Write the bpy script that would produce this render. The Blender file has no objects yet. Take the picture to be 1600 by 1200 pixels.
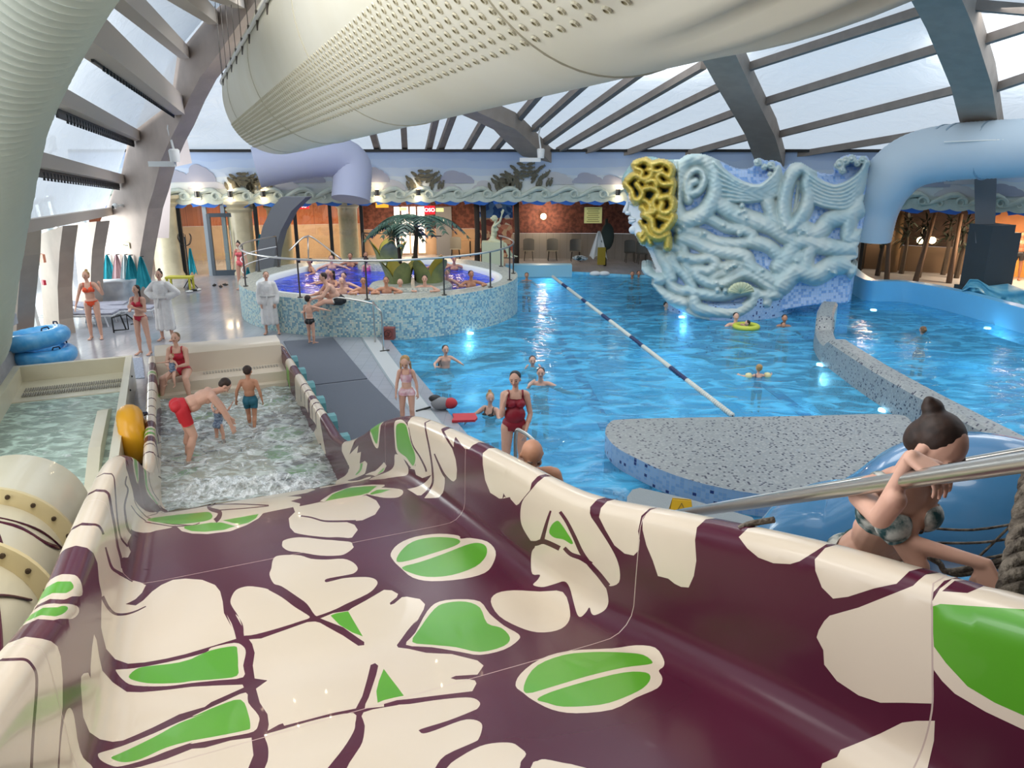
import bpy, bmesh, math, random
import numpy as np
from mathutils import Vector, Matrix, Euler
from mathutils.bvhtree import BVHTree
from mathutils.geometry import delaunay_2d_cdt
random.seed(7); RNG = np.random.default_rng(7)
COL = bpy.context.scene.collection
PI = math.pi
R = math.radians
# ------------------------------------------------------------------ camera
PITCH = R(17.0); FPX = 1200.0; CAM = Vector((0, 0, 4.6))
cd = bpy.data.cameras.new('camera'); cam = bpy.data.objects.new('camera', cd); COL.objects.link(cam)
cam.location = CAM; cam.rotation_euler = (PI/2 - PITCH, 0, 0)
cd.sensor_fit = 'HORIZONTAL'; cd.sensor_width = 36; cd.lens = 27.0; cd.clip_start = .05; cd.clip_end = 400
bpy.context.scene.camera = cam
_c, _s = math.cos(PITCH), math.sin(PITCH)
def ray(px, py):
    a, b = (px-800)/FPX, (600-py)/FPX
    return Vector((a, _c + b*_s, -_s + b*_c))
def PZ(px, py, z=0.0):
    r = ray(px, py); return CAM + r*((z-CAM.z)/r.z)
def PY(px, py, Y):
    r = ray(px, py); return CAM + r*(Y/r.y)
def PPL(px, py, p0, n):
    r = ray(px, py); return CAM + r*((Vector(p0)-CAM).dot(n)/r.dot(n))
def proj(p):
    d = Vector(p)-CAM; zc = d.y*_c - d.z*_s; yc = d.y*_s + d.z*_c
    return 800+FPX*d.x/zc, 600-FPX*yc/zc
# ------------------------------------------------------------------ materials
def srgb(h):
    if isinstance(h, str):
        h = h.lstrip('#'); c = [int(h[i:i+2], 16)/255 for i in (0, 2, 4)]
    else: c = [x/255 for x in h]
    return tuple(x/12.92 if x <= .04045 else ((x+.055)/1.055)**2.4 for x in c) + (1,)
MATS = {}
class NT:
    def __init__(s, m): s.m = m; s.t = m.node_tree
    def n(s, typ, **kw):
        x = s.t.nodes.new(typ)
        for k, v in kw.items():
            if k in x.inputs: x.inputs[k].default_value = v
            else: setattr(x, k, v)
        return x
    def l(s, a, b): s.t.links.new(a, b)
def mat(name, color, rough=.5, metal=0, spec=.5, noise=None, bump=None, coat=0, emit=None, estr=0, sss=0):
    if name in MATS: return MATS[name]
    m = bpy.data.materials.new(name); m.use_nodes = True; MATS[name] = m
    nt = NT(m); b = nt.t.nodes['Principled BSDF']
    c = srgb(color); b.inputs['Base Color'].default_value = c
    b.inputs['Roughness'].default_value = rough; b.inputs['Metallic'].default_value = metal
    b.inputs['Specular IOR Level'].default_value = spec; b.inputs['Coat Weight'].default_value = coat
    if emit: b.inputs['Emission Color'].default_value = srgb(emit); b.inputs['Emission Strength'].default_value = estr
    tc = nt.n('ShaderNodeTexCoord')
    if noise:   # (scale, second colour, amount)
        nz = nt.n('ShaderNodeTexNoise', Scale=noise[0], Detail=4.0); nt.l(tc.outputs['Object'], nz.inputs['Vector'])
        mr = nt.n('ShaderNodeMapRange'); mr.inputs[1].default_value = .38; mr.inputs[2].default_value = .62; mr.inputs[4].default_value = noise[2]
        nt.l(nz.outputs['Fac'], mr.inputs[0])
        mx = nt.n('ShaderNodeMix', data_type='RGBA'); mx.inputs[6].default_value = c; mx.inputs[7].default_value = srgb(noise[1])
        nt.l(mr.outputs[0], mx.inputs[0]); nt.l(mx.outputs[2], b.inputs['Base Color'])
    if bump:    # (scale, strength)
        nz = nt.n('ShaderNodeTexNoise', Scale=bump[0], Detail=3.0); nt.l(tc.outputs['Object'], nz.inputs['Vector'])
        bp = nt.n('ShaderNodeBump', Strength=bump[1], Distance=.02); nt.l(nz.outputs['Fac'], bp.inputs['Height']); nt.l(bp.outputs[0], b.inputs['Normal'])
    return m
def mosaic_mat(name, cols, weights, size=.025, rough=.35, grout='#9aa0a0', jitter=0):
    """small square tiles, each one of a few colours picked at random"""
    if name in MATS: return MATS[name]
    m = bpy.data.materials.new(name); m.use_nodes = True; MATS[name] = m
    nt = NT(m); b = nt.t.nodes['Principled BSDF']; b.inputs['Roughness'].default_value = rough
    uv = nt.n('ShaderNodeUVMap')
    sc = nt.n('ShaderNodeVectorMath', operation='SCALE'); sc.inputs['Scale'].default_value = 1/size; nt.l(uv.outputs[0], sc.inputs[0])
    fl = nt.n('ShaderNodeVectorMath', operation='FLOOR'); nt.l(sc.outputs[0], fl.inputs[0])
    wn = nt.n('ShaderNodeTexWhiteNoise', noise_dimensions='3D'); nt.l(fl.outputs[0], wn.inputs['Vector'])
    cr = nt.n('ShaderNodeValToRGB'); cr.color_ramp.interpolation = 'CONSTANT'
    e = cr.color_ramp.elements; acc = 0; tot = sum(weights)
    for i, (c, w) in enumerate(zip(cols, weights)):
        el = e[0] if i == 0 else (e[1] if i == 1 else e.new(.5))
        el.position = acc/tot; el.color = srgb(c); acc += w
    nt.l(wn.outputs['Value'], cr.inputs[0])
    fr = nt.n('ShaderNodeVectorMath', operation='FRACTION'); nt.l(sc.outputs[0], fr.inputs[0])
    sx = nt.n('ShaderNodeSeparateXYZ'); nt.l(fr.outputs[0], sx.inputs[0])
    mn = nt.n('ShaderNodeMath', operation='MINIMUM'); nt.l(sx.outputs[0], mn.inputs[0]); nt.l(sx.outputs[1], mn.inputs[1])
    gt = nt.n('ShaderNodeMath', operation='LESS_THAN'); gt.inputs[1].default_value = .09; nt.l(mn.outputs[0], gt.inputs[0])
    mx = nt.n('ShaderNodeMix', data_type='RGBA'); nt.l(gt.outputs[0], mx.inputs[0]); nt.l(cr.outputs[0], mx.inputs[6]); mx.inputs[7].default_value = srgb(grout)
    nt.l(mx.outputs[2], b.inputs['Base Color'])
    return m
# ------------------------------------------------------------------ mesh helpers
class MB:
    """collects shapes and links them as one mesh object"""
    def __init__(s): s.v = []; s.f = []; s.m = []; s.uv = None
    def add(s, v, f, mi=0):
        o = len(s.v); s.v += [tuple(p) for p in v]; s.f += [tuple(i+o for i in q) for q in f]; s.m += [mi]*len(f); return s
    def box(s, c, size, rz=0, mi=0, rot=None):
        M = (rot or Matrix.Rotation(rz, 3, 'Z')); h = Vector(size)/2; c = Vector(c)
        v = [c + M @ Vector((x*h.x, y*h.y, z*h.z)) for x in (-1, 1) for y in (-1, 1) for z in (-1, 1)]
        return s.add(v, [(0,1,3,2), (4,6,7,5), (0,4,5,1), (2,3,7,6), (0,2,6,4), (1,5,7,3)], mi)
    def beam(s, a, b, w, h, mi=0, up=(0,0,1)):
        a, b = Vector(a), Vector(b); d = (b-a).normalized(); x = d.cross(Vector(up)).normalized(); z = x.cross(d)
        v = [p + x*i*w/2 + z*j*h/2 for p in (a, b) for i, j in ((-1,-1), (1,-1), (1,1), (-1,1))]
        return s.add(v, [(0,1,2,3), (7,6,5,4), (0,4,5,1), (1,5,6,2), (2,6,7,3), (3,7,4,0)], mi)
    def tube(s, pts, r, n=8, mi=0, closed=False, cap=True, sq=1.0):
        P = [Vector(p) for p in pts]; N = len(P); rr = r if hasattr(r, '__len__') else [r]*N
        o = len(s.v); up = None
        for i, p in enumerate(P):
            if closed: t = (P[(i+1) % N]-P[i-1])
            else: t = (P[min(i+1, N-1)]-P[max(i-1, 0)])
            t = t.normalized() if t.length > 1e-9 else Vector((0,0,1))
            if up is None: up = Vector((0,0,1)) if abs(t.z) < .9 else Vector((1,0,0))
            x = t.cross(up).normalized(); up = x.cross(t).normalized()
            for k in range(n):
                a = 2*PI*k/n; s.v.append(tuple(p + x*math.cos(a)*rr[i] + up*math.sin(a)*rr[i]*sq))
        for i in range(N if closed else N-1):
            j = (i+1) % N
            for k in range(n):
                l = (k+1) % n; s.f.append((o+i*n+k, o+i*n+l, o+j*n+l, o+j*n+k)); s.m.append(mi)
        if cap and not closed:
            s.f.append(tuple(o+k for k in range(n))[::-1]); s.f.append(tuple(o+(N-1)*n+k for k in range(n))); s.m += [mi, mi]
        return s
    def ell(s, c, r, nu=12, nv=8, mi=0, rot=None, prof=None):
        c = Vector(c); rx, ry, rz = r if hasattr(r, '__len__') else (r, r, r); v = []; M = rot or Matrix.Identity(3)
        for j in range(nv+1):
            ph = PI*j/nv
            for i in range(nu):
                th = 2*PI*i/nu
                v.append(c + M @ Vector((rx*math.sin(ph)*math.cos(th), ry*math.sin(ph)*math.sin(th), rz*math.cos(ph))))
        f = [(j*nu+i, j*nu+(i+1) % nu, (j+1)*nu+(i+1) % nu, (j+1)*nu+i)[::-1] for j in range(nv) for i in range(nu)]
        return s.add(v, f, mi)
    def lathe(s, c, prof, n=24, mi=0, rot=None, sx=1, sy=1):
        c = Vector(c); M = rot or Matrix.Identity(3)
        v = [c + M @ Vector((r*sx*math.cos(2*PI*i/n), r*sy*math.sin(2*PI*i/n), z)) for r, z in prof for i in range(n)]
        f = [(j*n+i, j*n+(i+1) % n, (j+1)*n+(i+1) % n, (j+1)*n+i) for j in range(len(prof)-1) for i in range(n)]
        return s.add(v, f, mi)
    def prism(s, poly, fn0, fn1, mi=0):
        """poly: 2-D points, fn0 / fn1 map them to the two end faces"""
        n = len(poly); v = [fn0(p) for p in poly] + [fn1(p) for p in poly]
        return s.add(v, [tuple(range(n))[::-1], tuple(range(n, 2*n))] + [(i, (i+1) % n, n+(i+1) % n, n+i) for i in range(n)], mi)
    def grid(s, fn, nu, nv, mi=0, cu=False, cv=False):
        v = [fn(i/nu, j/nv) for j in range(nv+(0 if cv else 1)) for i in range(nu+(0 if cu else 1))]
        W = nu if cu else nu+1; H = nv if cv else nv+1
        f = [(j*W+i, j*W+(i+1) % W, ((j+1) % H)*W+(i+1) % W, ((j+1) % H)*W+i) for j in range(nv) for i in range(nu)]
        return s.add(v, f, mi)
    def build(s, name, mats, parent=None, smooth=False, angle=None, uv=None):
        me = bpy.data.meshes.new(name); me.from_pydata(s.v, [], s.f); me.validate(); 
        mats = mats if isinstance(mats, (list, tuple)) else [mats]
        for m in mats: me.materials.append(m)
        if len(mats) > 1 and len(me.polygons) == len(s.m): me.polygons.foreach_set('material_index', s.m)
        bm = bmesh.new(); bm.from_mesh(me); bmesh.ops.recalc_face_normals(bm, faces=bm.faces); bm.to_mesh(me); bm.free()
        if smooth:
            me.polygons.foreach_set('use_smooth', [True]*len(me.polygons))
            if angle: me.set_sharp_from_angle(angle=R(angle))
        if uv: set_uv(me, uv)
        me.update()
        o = bpy.data.objects.new(name, me); COL.objects.link(o)
        if parent: attach(o, parent)
        return o
def set_uv(me, fn):
    l = me.uv_layers.new(name='UVMap')
    for poly in me.polygons:
        for li in poly.loop_indices:
            l.data[li].uv = fn(me.vertices[me.loops[li].vertex_index].co, poly.normal)
def uv_box(co, n):
    a = [abs(x) for x in n]
    if a[2] >= max(a[0], a[1]): return (co.x, co.y)
    if a[0] > a[1]: return (co.y, co.z)
    return (co.x, co.z)
def wmat(o):
    M = Matrix.Identity(4)
    chain = []
    while o: chain.append(o); o = o.parent
    for q in reversed(chain): M = M @ q.matrix_parent_inverse @ q.matrix_basis
    return M
def face_up(o):
    me = o.data
    if sum(p.normal.z*p.area for p in me.polygons) < 0: me.flip_normals()
    return o
def attach(o, parent):
    o.parent = parent; o.matrix_parent_inverse = wmat(parent).inverted(); return o
def tag(o, label, cat, group=None, kind=None):
    o['label'] = label; o['category'] = cat
    if group: o['group'] = group
    if kind: o['kind'] = kind
    return o
def thing(name, label, cat, loc, group=None):
    o = bpy.data.objects.new(name, None); COL.objects.link(o); o.location = loc; o.empty_display_size = .1
    return tag(o, label, cat, group)
def structure(o, label=None):
    o['kind'] = 'structure'
    if label: o['label'] = label
    return o
def copy_tree(o, parent=None):
    c = o.copy(); COL.objects.link(c)
    if parent: c.parent = parent
    for ch in [x for x in bpy.data.objects if x.parent == o]: copy_tree(ch, c)
    return c
def catmull(P, n=6, closed=False):
    P = [Vector(p) for p in P]; N = len(P); out = []
    for i in range(N if closed else N-1):
        p0 = P[(i-1) % N] if closed or i > 0 else P[0]; p1 = P[i]; p2 = P[(i+1) % N]
        p3 = P[(i+2) % N] if closed or i+2 < N else P[-1]
        for k in range(n):
            t = k/n; out.append(.5*((2*p1)+(p2-p0)*t+(2*p0-5*p1+4*p2-p3)*t*t+(3*p1-p0-3*p2+p3)*t**3))
    if not closed: out.append(P[-1])
    return out
def pchip(xs, ys):
    n = len(xs); h = [xs[i+1]-xs[i] for i in range(n-1)]; d = [(ys[i+1]-ys[i])/h[i] for i in range(n-1)]
    m = [d[0]] + [0 if d[i-1]*d[i] <= 0 else (h[i-1]+h[i])*1.0/((h[i]/d[i-1])+(h[i-1]/d[i])) if 0 else (0 if d[i-1]*d[i] <= 0 else 2*d[i-1]*d[i]/(d[i-1]+d[i])) for i in range(1, n-1)] + [d[-1]]
    def f(x):
        if x <= xs[0]: return ys[0]+m[0]*(x-xs[0])
        if x >= xs[-1]: return ys[-1]+m[-1]*(x-xs[-1])
        i = max(j for j in range(n-1) if xs[j] <= x); t = (x-xs[i])/h[i]
        return ((2*t**3-3*t**2+1)*ys[i]+(t**3-2*t**2+t)*h[i]*m[i]+(-2*t**3+3*t**2)*ys[i+1]+(t**3-t**2)*h[i]*m[i+1])
    return f
# ================================================================== the wide slide
TH = R(23.7); AX = Vector((-math.sin(TH), math.cos(TH), 0)); PX = Vector((math.cos(TH), math.sin(TH), 0)); VC = .62
ridge = pchip([-1.6, 1.04, 1.65, 2.30, 3.36, 4.21, 5.3, 6.40, 7.6, 8.6, 9.35, 10.0, 10.6, 11.2, 17], [4.43, 3.52, 3.36, 3.16, 2.83, 2.69, 2.50, 2.27, 1.83, 1.34, 1.00, .76, .66, .65, .65])
RH = .63
def _half():
    p = [(0, 0), (.25, 0), (.5, 0), (.75, 0), (.92, 0), (1.0, .002)]
    for k in range(1, 7):
        a = k/6*R(86); p.append((1.0+.15*math.sin(a), .15-.15*math.cos(a)))
    p += [(1.153, .30), (1.157, .42), (1.16, .52)]
    for k in range(1, 11):
        a = PI - k/10*PI; p.append((1.24+.08*math.cos(a), .55+.08*math.sin(a)))
    p += [(1.32, .40), (1.32, .15), (1.32, -.10)]
    return p
_h = _half(); XS = [(-a, b) for a, b in _h[:0:-1]] + _h
XT = [0.0]
for (a, b), (c, d) in zip(XS, XS[1:]): XT.append(XT[-1]+math.hypot(c-a, d-b))
TMAX = XT[-1]
def xs_at(t):
    t = min(max(t, 0), TMAX)
    i = 0
    while i < len(XT)-2 and XT[i+1] < t: i += 1
    k = (t-XT[i])/(XT[i+1]-XT[i]); return XS[i][0]+(XS[i+1][0]-XS[i][0])*k, XS[i][1]+(XS[i+1][1]-XS[i][1])*k
def SL(s, t):
    u, h = xs_at(t); f = ridge(s)-RH
    p = AX*s + PX*(VC+u); return Vector((p.x, p.y, f+h))
def SV(s, v, h):          # slide coordinates: along, across, height above the bed
    p = AX*s + PX*v; return Vector((p.x, p.y, ridge(s)-RH+h))
S0, S1 = -1.4, 16.5
_ss = [S0+(S1-S0)*i/240 for i in range(241)]
_bv = [SL(s, t) for s in _ss for t in XT]; _n = len(XT)
_bf = [(i*_n+j, i*_n+j+1, (i+1)*_n+j+1, (i+1)*_n+j) for i in range(240) for j in range(_n-1)]
BED = BVHTree.FromPolygons([tuple(v) for v in _bv], _bf)
def to_st(px, py):
    """pixel of the photograph -> place on the unrolled slide"""
    cx = 300 if py < 780 else 500
    for k in range(40):
        q, qy = (px, py+1.5*k) if px > 500 else (px+1.5*k, py+.7*k)
        hit = BED.ray_cast(CAM, ray(q, qy))
        if hit[0] is not None:
            p, idx = hit[0], hit[2]; j = idx % (_n-1); s = p.dot(AX); u = p.dot(PX)-VC; h = p.z-(ridge(s)-RH)
            a, b = XS[j], XS[j+1]; d = (b[0]-a[0], b[1]-a[1]); L = d[0]**2+d[1]**2
            w = ((u-a[0])*d[0]+(h-a[1])*d[1])/L; w = min(max(w, 0), 1); t = XT[j]+w*(XT[j+1]-XT[j])
            if (k > 0 and h > .3) or (abs(u) > 1.2 and h > .45): t = .01 if u < 0 else TMAX-.01
            return (s, t)
    return None
ZM = {'A': (0,960,5), 'B': (300,960,5), 'C': (100,740,5), 'D': (400,740,5), 'G': (600,960,5), 'R': (1200,860,3.53), 'M': (500,630,5), 'K': (780,740,5),
      'E': (220,540,4.706), 'N': (880,960,5), 'F': (140,680,8), 'T': (600,700,2.6667), 'V': (1150,600,3.429), 'H': (0,660,3), 'P': (0,0,1)}
def parse(txt):
    z = (0, 0, 1); out = []
    for w in txt.split():
        if w in ZM: z = ZM[w]; continue
        x, y = w.split(','); out.append((z[0]+float(x)/z[2], z[1]+float(y)/z[2]))
    return out
def stroke_poly(pts, w):
    P = [Vector((x, y, 0)) for x, y in pts]; P = catmull(P, 4); n = len(P); L = []; Rr = []
    ws = w if hasattr(w, '__len__') else (w, w)
    for i, p in enumerate(P):
        d = (P[min(i+1, n-1)]-P[max(i-1, 0)]); d = d.normalized() if d.length else Vector((1,0,0)); nn = Vector((-d.y, d.x, 0))
        ww = (ws[0]+(ws[1]-ws[0])*i/(n-1))/2; L.append(p+nn*ww); Rr.append(p-nn*ww)
    return [(p.x, p.y) for p in L+Rr[::-1]]
POLYS = []   # (material index, polygon in slide coordinates)
def poly(mi, txt, smooth=True):
    pts = parse(txt)
    if smooth: pts = [(v.x, v.y) for v in catmull([Vector((x, y, 0)) for x, y in pts], 3, True)]
    q = [to_st(x, y) for x, y in pts]; q = [a for a in q if a]
    if len(q) > 2: POLYS.append((mi, q))
def stroke(mi, txt, w):
    q = [to_st(x, y) for x, y in stroke_poly(parse(txt), w)]; q = [a for a in q if a]
    if len(q) > 2: POLYS.append((mi, q))
CR, GR, PU, SE = 1, 2, 0, 3
def st_poly(mi, q): POLYS.append((mi, q))
# left rail and left wall, first part of the bed
poly(CR, "C 65,600 100,570 180,580 230,620 262,700 275,850 295,940 292,1060 A 790,100 800,150 830,270 900,350 1000,385 1130,375 1300,345 1450,310 1600,265 B 150,250 330,195 345,190 330,130 310,70 270,0 C 1310,1200 1250,1090 1240,1000 1220,920 1180,870 1080,830 950,820 850,830 760,870 690,920 620,990 560,1030 480,1020 560,980 610,930 640,870 600,850 540,835 470,800 455,750 460,700 455,660 500,655 522,610 495,545 525,480 520,430 570,455 620,462 720,445 830,425 870,405 920,450 1000,468 1120,472 1300,450 1430,400 1520,350 1555,310 D 120,295 290,262 305,300 255,350 265,420 300,460 400,490 550,500 700,505 750,500 795,440 770,400 700,375 830,365 930,320 970,260 940,210 860,170 820,175 540,222 500,222 420,240 340,255 345,235 270,215 355,190 350,180 240,178 400,150 465,125 330,120 200,120 C 1460,155 1300,175 1100,210 900,235 F 900,950 880,790 850,640 840,500 830,300 700,310 550,230 400,185 200,250 100,400 60,500 C 110,440", False)
stroke(PU, "C 122,460 150,425 210,398 265,405 295,440 308,475", 3.5)
stroke(PU, "C 198,156 230,132 290,126 340,150 357,190 375,300 400,430 418,560 445,660 455,740", (4, 4))
stroke(PU, "C 370,0 390,30 398,100 412,300 428,430 450,510 500,570", (1.6, 3))
stroke(PU, "C 325,575 345,650 375,735 430,775 540,835", (2.5, 6))
poly(PU, "C 455,660 500,655 522,610 540,640 600,720 640,860 600,850 540,835 470,800 455,750")
stroke(PU, "C 490,20 480,80 500,130 475,240 480,330 500,430 540,480", (2, 4))
poly(PU, "F 400,200 440,240 455,400 480,480 500,560 540,700 560,800 640,900 760,965 900,940 860,880 780,800 710,700 680,500 660,330 600,270 520,210 450,195")
poly(CR, "F 530,245 560,230 600,300 612,420 615,560 600,605 580,560 550,420")
poly(GR, "F 545,250 570,250 595,350 605,480 605,580 590,540 565,420")
stroke(GR, "F 680,340 700,500 720,660 790,780 850,860", (3, 2))
stroke(PU, "F 760,330 740,520 790,700 870,820", 1.2)
stroke(PU, "F 555,800 600,900 700,1010 760,1040 C 800,390 1000,405", (1.2, 1.5))
stroke(PU, "F 520,880 600,990 700,1070 C 640,378 780,402 860,412 1000,405 1060,385", (1.5, 1.5))
stroke(PU, "C 650,335 760,305 900,290 1120,250", .9)
poly(GR, "C 650,360 700,345 850,325 1050,305 1130,300 1160,330 1140,360 1050,380 900,395 800,390 700,375")
poly(GR, "C 940,410 1000,405 1150,382 1230,382 1340,410 1250,440 1100,455 1000,450 940,430", False)
poly(GR, "C 1240,365 1350,345 1520,315 1500,350 1440,385 1370,400", False)
stroke(PU, "C 1150,240 1180,215 1165,240 1130,255 1150,280 1215,300 1210,340 1180,370", (3, 8))
stroke(PU, "C 1165,243 1350,238 1600,248", 1.8); stroke(PU, "C 1210,286 1450,268 1600,252", 1.5)
stroke(PU, "C 740,250 900,240 1100,215 1330,175 1600,140", 1.4)
# tongues
stroke(PU, "C 300,960 345,1045 400,1095 480,1098 560,1075 640,1037", (6, 1.5))
# rim blobs on the left rail
poly(CR, "H 300,720 350,715 380,750 385,810 340,815 300,830 255,820"); poly(GR, "H 300,752 330,745 345,775 310,800 275,808")
poly(CR, "H 240,865 300,850 360,860 370,890 340,920 280,920 200,935"); poly(GR, "H 230,888 290,860 320,870 290,900 205,920")
# lower left
poly(CR, "A 215,215 330,190 400,210 450,250 475,330 490,500 490,720 470,900 450,1200 450,1500 -300,1500 -300,700 -50,400 100,310", False)
stroke(PU, "A 60,372 150,350 215,362 265,420 285,480 285,600 262,900 245,1200 235,1500", 4.6)
poly(CR, "A 545,730 510,780 480,960 465,1200 470,1500 820,1500 740,1220 650,1120 610,1000 595,900 575,780")
poly(CR, "A 735,155 720,250 708,400 708,500 690,455 655,460 635,485 632,560 650,800 700,920 780,975 880,995 960,985 1200,880 1400,780 1600,722 B 150,685 380,582 405,570 395,548 200,555 0,565 A 1300,590 1100,608 990,605 880,530 800,440 775,330 755,200", False)
poly(CR, "A 905,440 930,430 1050,420 1300,375 1600,300 B 150,260 330,222 400,250 420,300 400,400 400,490 200,515 0,535 A 1300,560 1050,555 960,510")
poly(GR, "A 1005,490 1060,430 1150,405 1400,375 1600,310 B 0,345 150,280 330,248 355,290 360,400 350,480 200,505 0,520 A 1400,535 1200,540 1080,525")
poly(CR, "A 765,1095 800,1075 950,1030 1200,930 1400,840 1600,765 B 0,795 250,680 420,610 440,690 520,790 520,850 480,915 300,955 0,1010 A 1500,1000 1300,1070 1150,1130 950,1185 870,1180 790,1140")
poly(GR, "A 870,1115 950,1080 1200,960 1400,850 1600,775 B 0,805 200,715 380,665 440,780 455,880 420,905 200,950 0,985 A 1500,985 1300,1040 1100,1130 980,1155 900,1140")
poly(CR, "A 740,1280 900,1230 1100,1190 1300,1130 1500,1050 1600,1042 B 300,985 465,962 480,1100 440,1200 400,1500 0,1500 A 740,1500", False)
# middle of the bed
poly(CR, "D 210,575 205,545 220,520 300,500 400,500 550,515 650,525 740,535 755,560 760,580 700,625 640,640 500,640 350,615 260,605")
stroke(PU, "D 350,330 430,342 520,368 600,373 780,370", (2, 3)); stroke(PU, "D 300,470 400,490 550,507 650,508 760,520", (3, 5))
poly(CR, "D 105,790 120,740 130,680 160,645 250,635 350,640 430,665 550,672 680,665 760,695 795,740 770,775 720,790 580,815 540,830 545,848 590,840 700,815 850,808 920,820 950,850 930,890 870,940 700,1020 620,1060 500,1105 460,1105 400,1020 320,960 200,880 140,860")
poly(CR, "C 1300,1000 1320,940 1360,900 1440,880 1540,890 1600,905 D 100,910 200,965 300,1040 380,1090 420,1125 340,1155 220,1195 B 880,40 700,100 500,155 420,165 405,160 400,90 370,30 340,0 C 1390,1190 1360,1110 1320,1050")
poly(CR, "B 445,195 540,188 900,60 960,55 1000,65 1180,165 1300,245 1345,240 1345,215 1180,100 1000,30 D 510,1128 600,1090 720,1072 750,1050 860,990 1000,908 1060,912 1110,940 1100,965 1045,1010 1050,1025 1080,1015 1140,965 1180,962 1280,980 1320,1020 1310,1060 1260,1150 1200,1200 G 290,20 230,70 180,130 100,240 110,258 200,270 330,300 530,310 650,340 730,360 778,400 730,470 560,480 520,497 560,510 650,505 710,515 722,540 690,600 520,620 200,660 100,670 0,700 B 1500,720 1350,735 1355,700 1380,650 1440,470 1455,400 1430,380 1395,395 1370,500 1330,640 1280,735 1100,770 720,870 710,850 680,860 590,910 600,860 590,780 530,690 500,580 590,515 490,500 475,400 490,300 470,230", False)
poly(CR, "B 580,935 700,900 1000,815 1260,770 1275,850 1260,920 1180,1050 1060,1200 1000,1290 700,1380 540,1300 590,1150 595,1040 565,950")
poly(CR, "B 1340,765 1600,710 G 100,705 200,700 400,670 600,650 700,655 750,690 735,730 690,755 500,830 290,895 280,915 310,930 400,905 600,830 700,822 760,850 765,900 740,970 700,1000 480,1100 400,1200 350,1300 -200,1500 B 1150,1400 1210,1200 1270,1100 1330,1000 1350,870")
poly(CR, "G 490,1200 600,1110 750,1030 880,1003 1000,1005 1060,1040 1110,1090 1070,1150 1060,1200 1000,1400 400,1400")
poly(CR, "G 1150,1190 1200,1145 1260,1132 1400,1160 1500,1180 1700,1260 1700,1500 1100,1500")
poly(GR, "D 582,1110 720,1075 G -300,170 P 667,995 B 1335,172 1250,140 1150,80", False) if False else poly(GR, "B 1082,8 1130,-10 1220,-25 1335,172 1250,140 1150,80", False)
poly(GR, "B 1497,425 1600,560 G 155,635 80,650 0,670 B 1450,690 1440,600 1460,520", False)
poly(CR, "T 28,440 60,400 130,370 230,357 310,365 320,378 360,375 430,390 465,430 455,480 420,520 330,545 200,555 120,540 70,500 40,470")
poly(GR, "T 52,472 70,430 120,390 200,372 290,375 318,390 290,410 200,440 100,470"); poly(GR, "T 75,497 150,475 250,440 340,405 390,395 425,410 425,450 380,495 280,530 180,537 110,520")
poly(CR, "T 92,820 130,770 180,680 230,640 320,630 400,640 440,690 500,740 560,775 560,800 500,840 400,862 320,850 200,830")
poly(GR, "T 118,808 150,750 210,670 260,645 340,640 400,665 430,730 490,750 525,790 500,825 400,850 300,830 200,820")
poly(CR, "T 548,990 570,940 650,880 770,845 950,835 1050,822 1130,832 1165,880 1165,910 1145,928 1160,960 1140,1000 1050,1040 950,1090 800,1105 700,1090 620,1050 580,1020")
poly(GR, "T 592,1022 590,970 640,905 750,862 870,850 1000,852 1080,862 1118,890 1100,902 1000,915 850,950 700,995"); poly(GR, "T 638,1047 700,1015 850,970 1000,935 1090,935 1110,960 1080,1000 1000,1040 900,1070 750,1078 680,1062")
poly(CR, "T 445,640 470,605 540,593 650,598 745,600 775,680 765,730 720,760 640,768 560,745 480,700")
poly(GR, "D 540,215 600,160 720,110 850,98 945,98 880,150 820,170 650,195"); poly(CR, "D 870,160 900,140 960,110 1120,120 1150,150 1110,185 1020,190 950,180", True)
poly(CR, "D 500,215 600,150 750,100 900,85 1005,87 1005,97 900,150 820,176 540,222", False); poly(GR, "D 540,215 600,160 720,112 850,100 945,98 880,150 820,168 650,195", False)
poly(GR, "D 890,155 950,125 1050,125 980,150 900,165", False)
# right wall
poly(CR, "K 165,320 180,220 240,140 330,40 400,20 570,90 715,155 708,310 760,400 850,540 915,660 942,760 935,850 870,880 830,850 790,790 830,880 850,960 850,1020 820,1070 750,1105 720,1090 705,1045 680,1080 640,1118 610,1100 580,1000 550,890 510,842 440,860 350,885 290,880 265,865 300,830 318,790 260,785 248,700 255,610 280,570 250,530 210,470 175,400")
stroke(PU, "K 402,290 370,390 335,520", (3, 7)); stroke(PU, "K 240,545 290,545 340,530 400,550 472,585", (8, 8))
stroke(PU, "K 475,298 530,380 590,500 640,610 700,700 780,790 850,880", (5, 9)); stroke(PU, "K 508,580 560,630 640,660 720,710", (6, 8))
poly(GR, "K 390,460 410,400 455,368 490,400 530,460 575,535 560,550 500,515 430,500")
poly(CR, "K 775,160 910,185 1175,225 1110,330 1085,450 1098,520 1090,600 1050,640 980,625 900,560 830,440 780,340", False)
poly(CR, "K 1120,365 1180,232 1300,245 1600,285 1545,420 1530,520 1540,680 1520,800 1480,890 1420,885 1370,860 1320,820 1240,800 1200,680 1150,560 1120,440", False)
poly(CR, "V 5,755 10,700 100,705 300,755 560,825 530,870 420,900 340,950 290,965 200,960 120,930 60,880 15,820", False)
poly(CR, "V 540,872 580,820 700,845 900,890 1115,965 1000,1025 860,1070 740,1095 600,1140 520,1150 460,1090 425,1000 422,940 460,890", False)
poly(CR, "R 340,360 500,315 700,235 800,195 930,165 905,240 905,400 915,600 910,845 750,840 620,840 500,800 380,720 310,630 305,550 268,480 280,440 310,390", False)
poly(CR, "R 300,1175 380,1140 400,1100 500,1060 620,1010 740,950 820,940 920,940 915,1050 880,1200 850,1500 200,1500", False)
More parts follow.
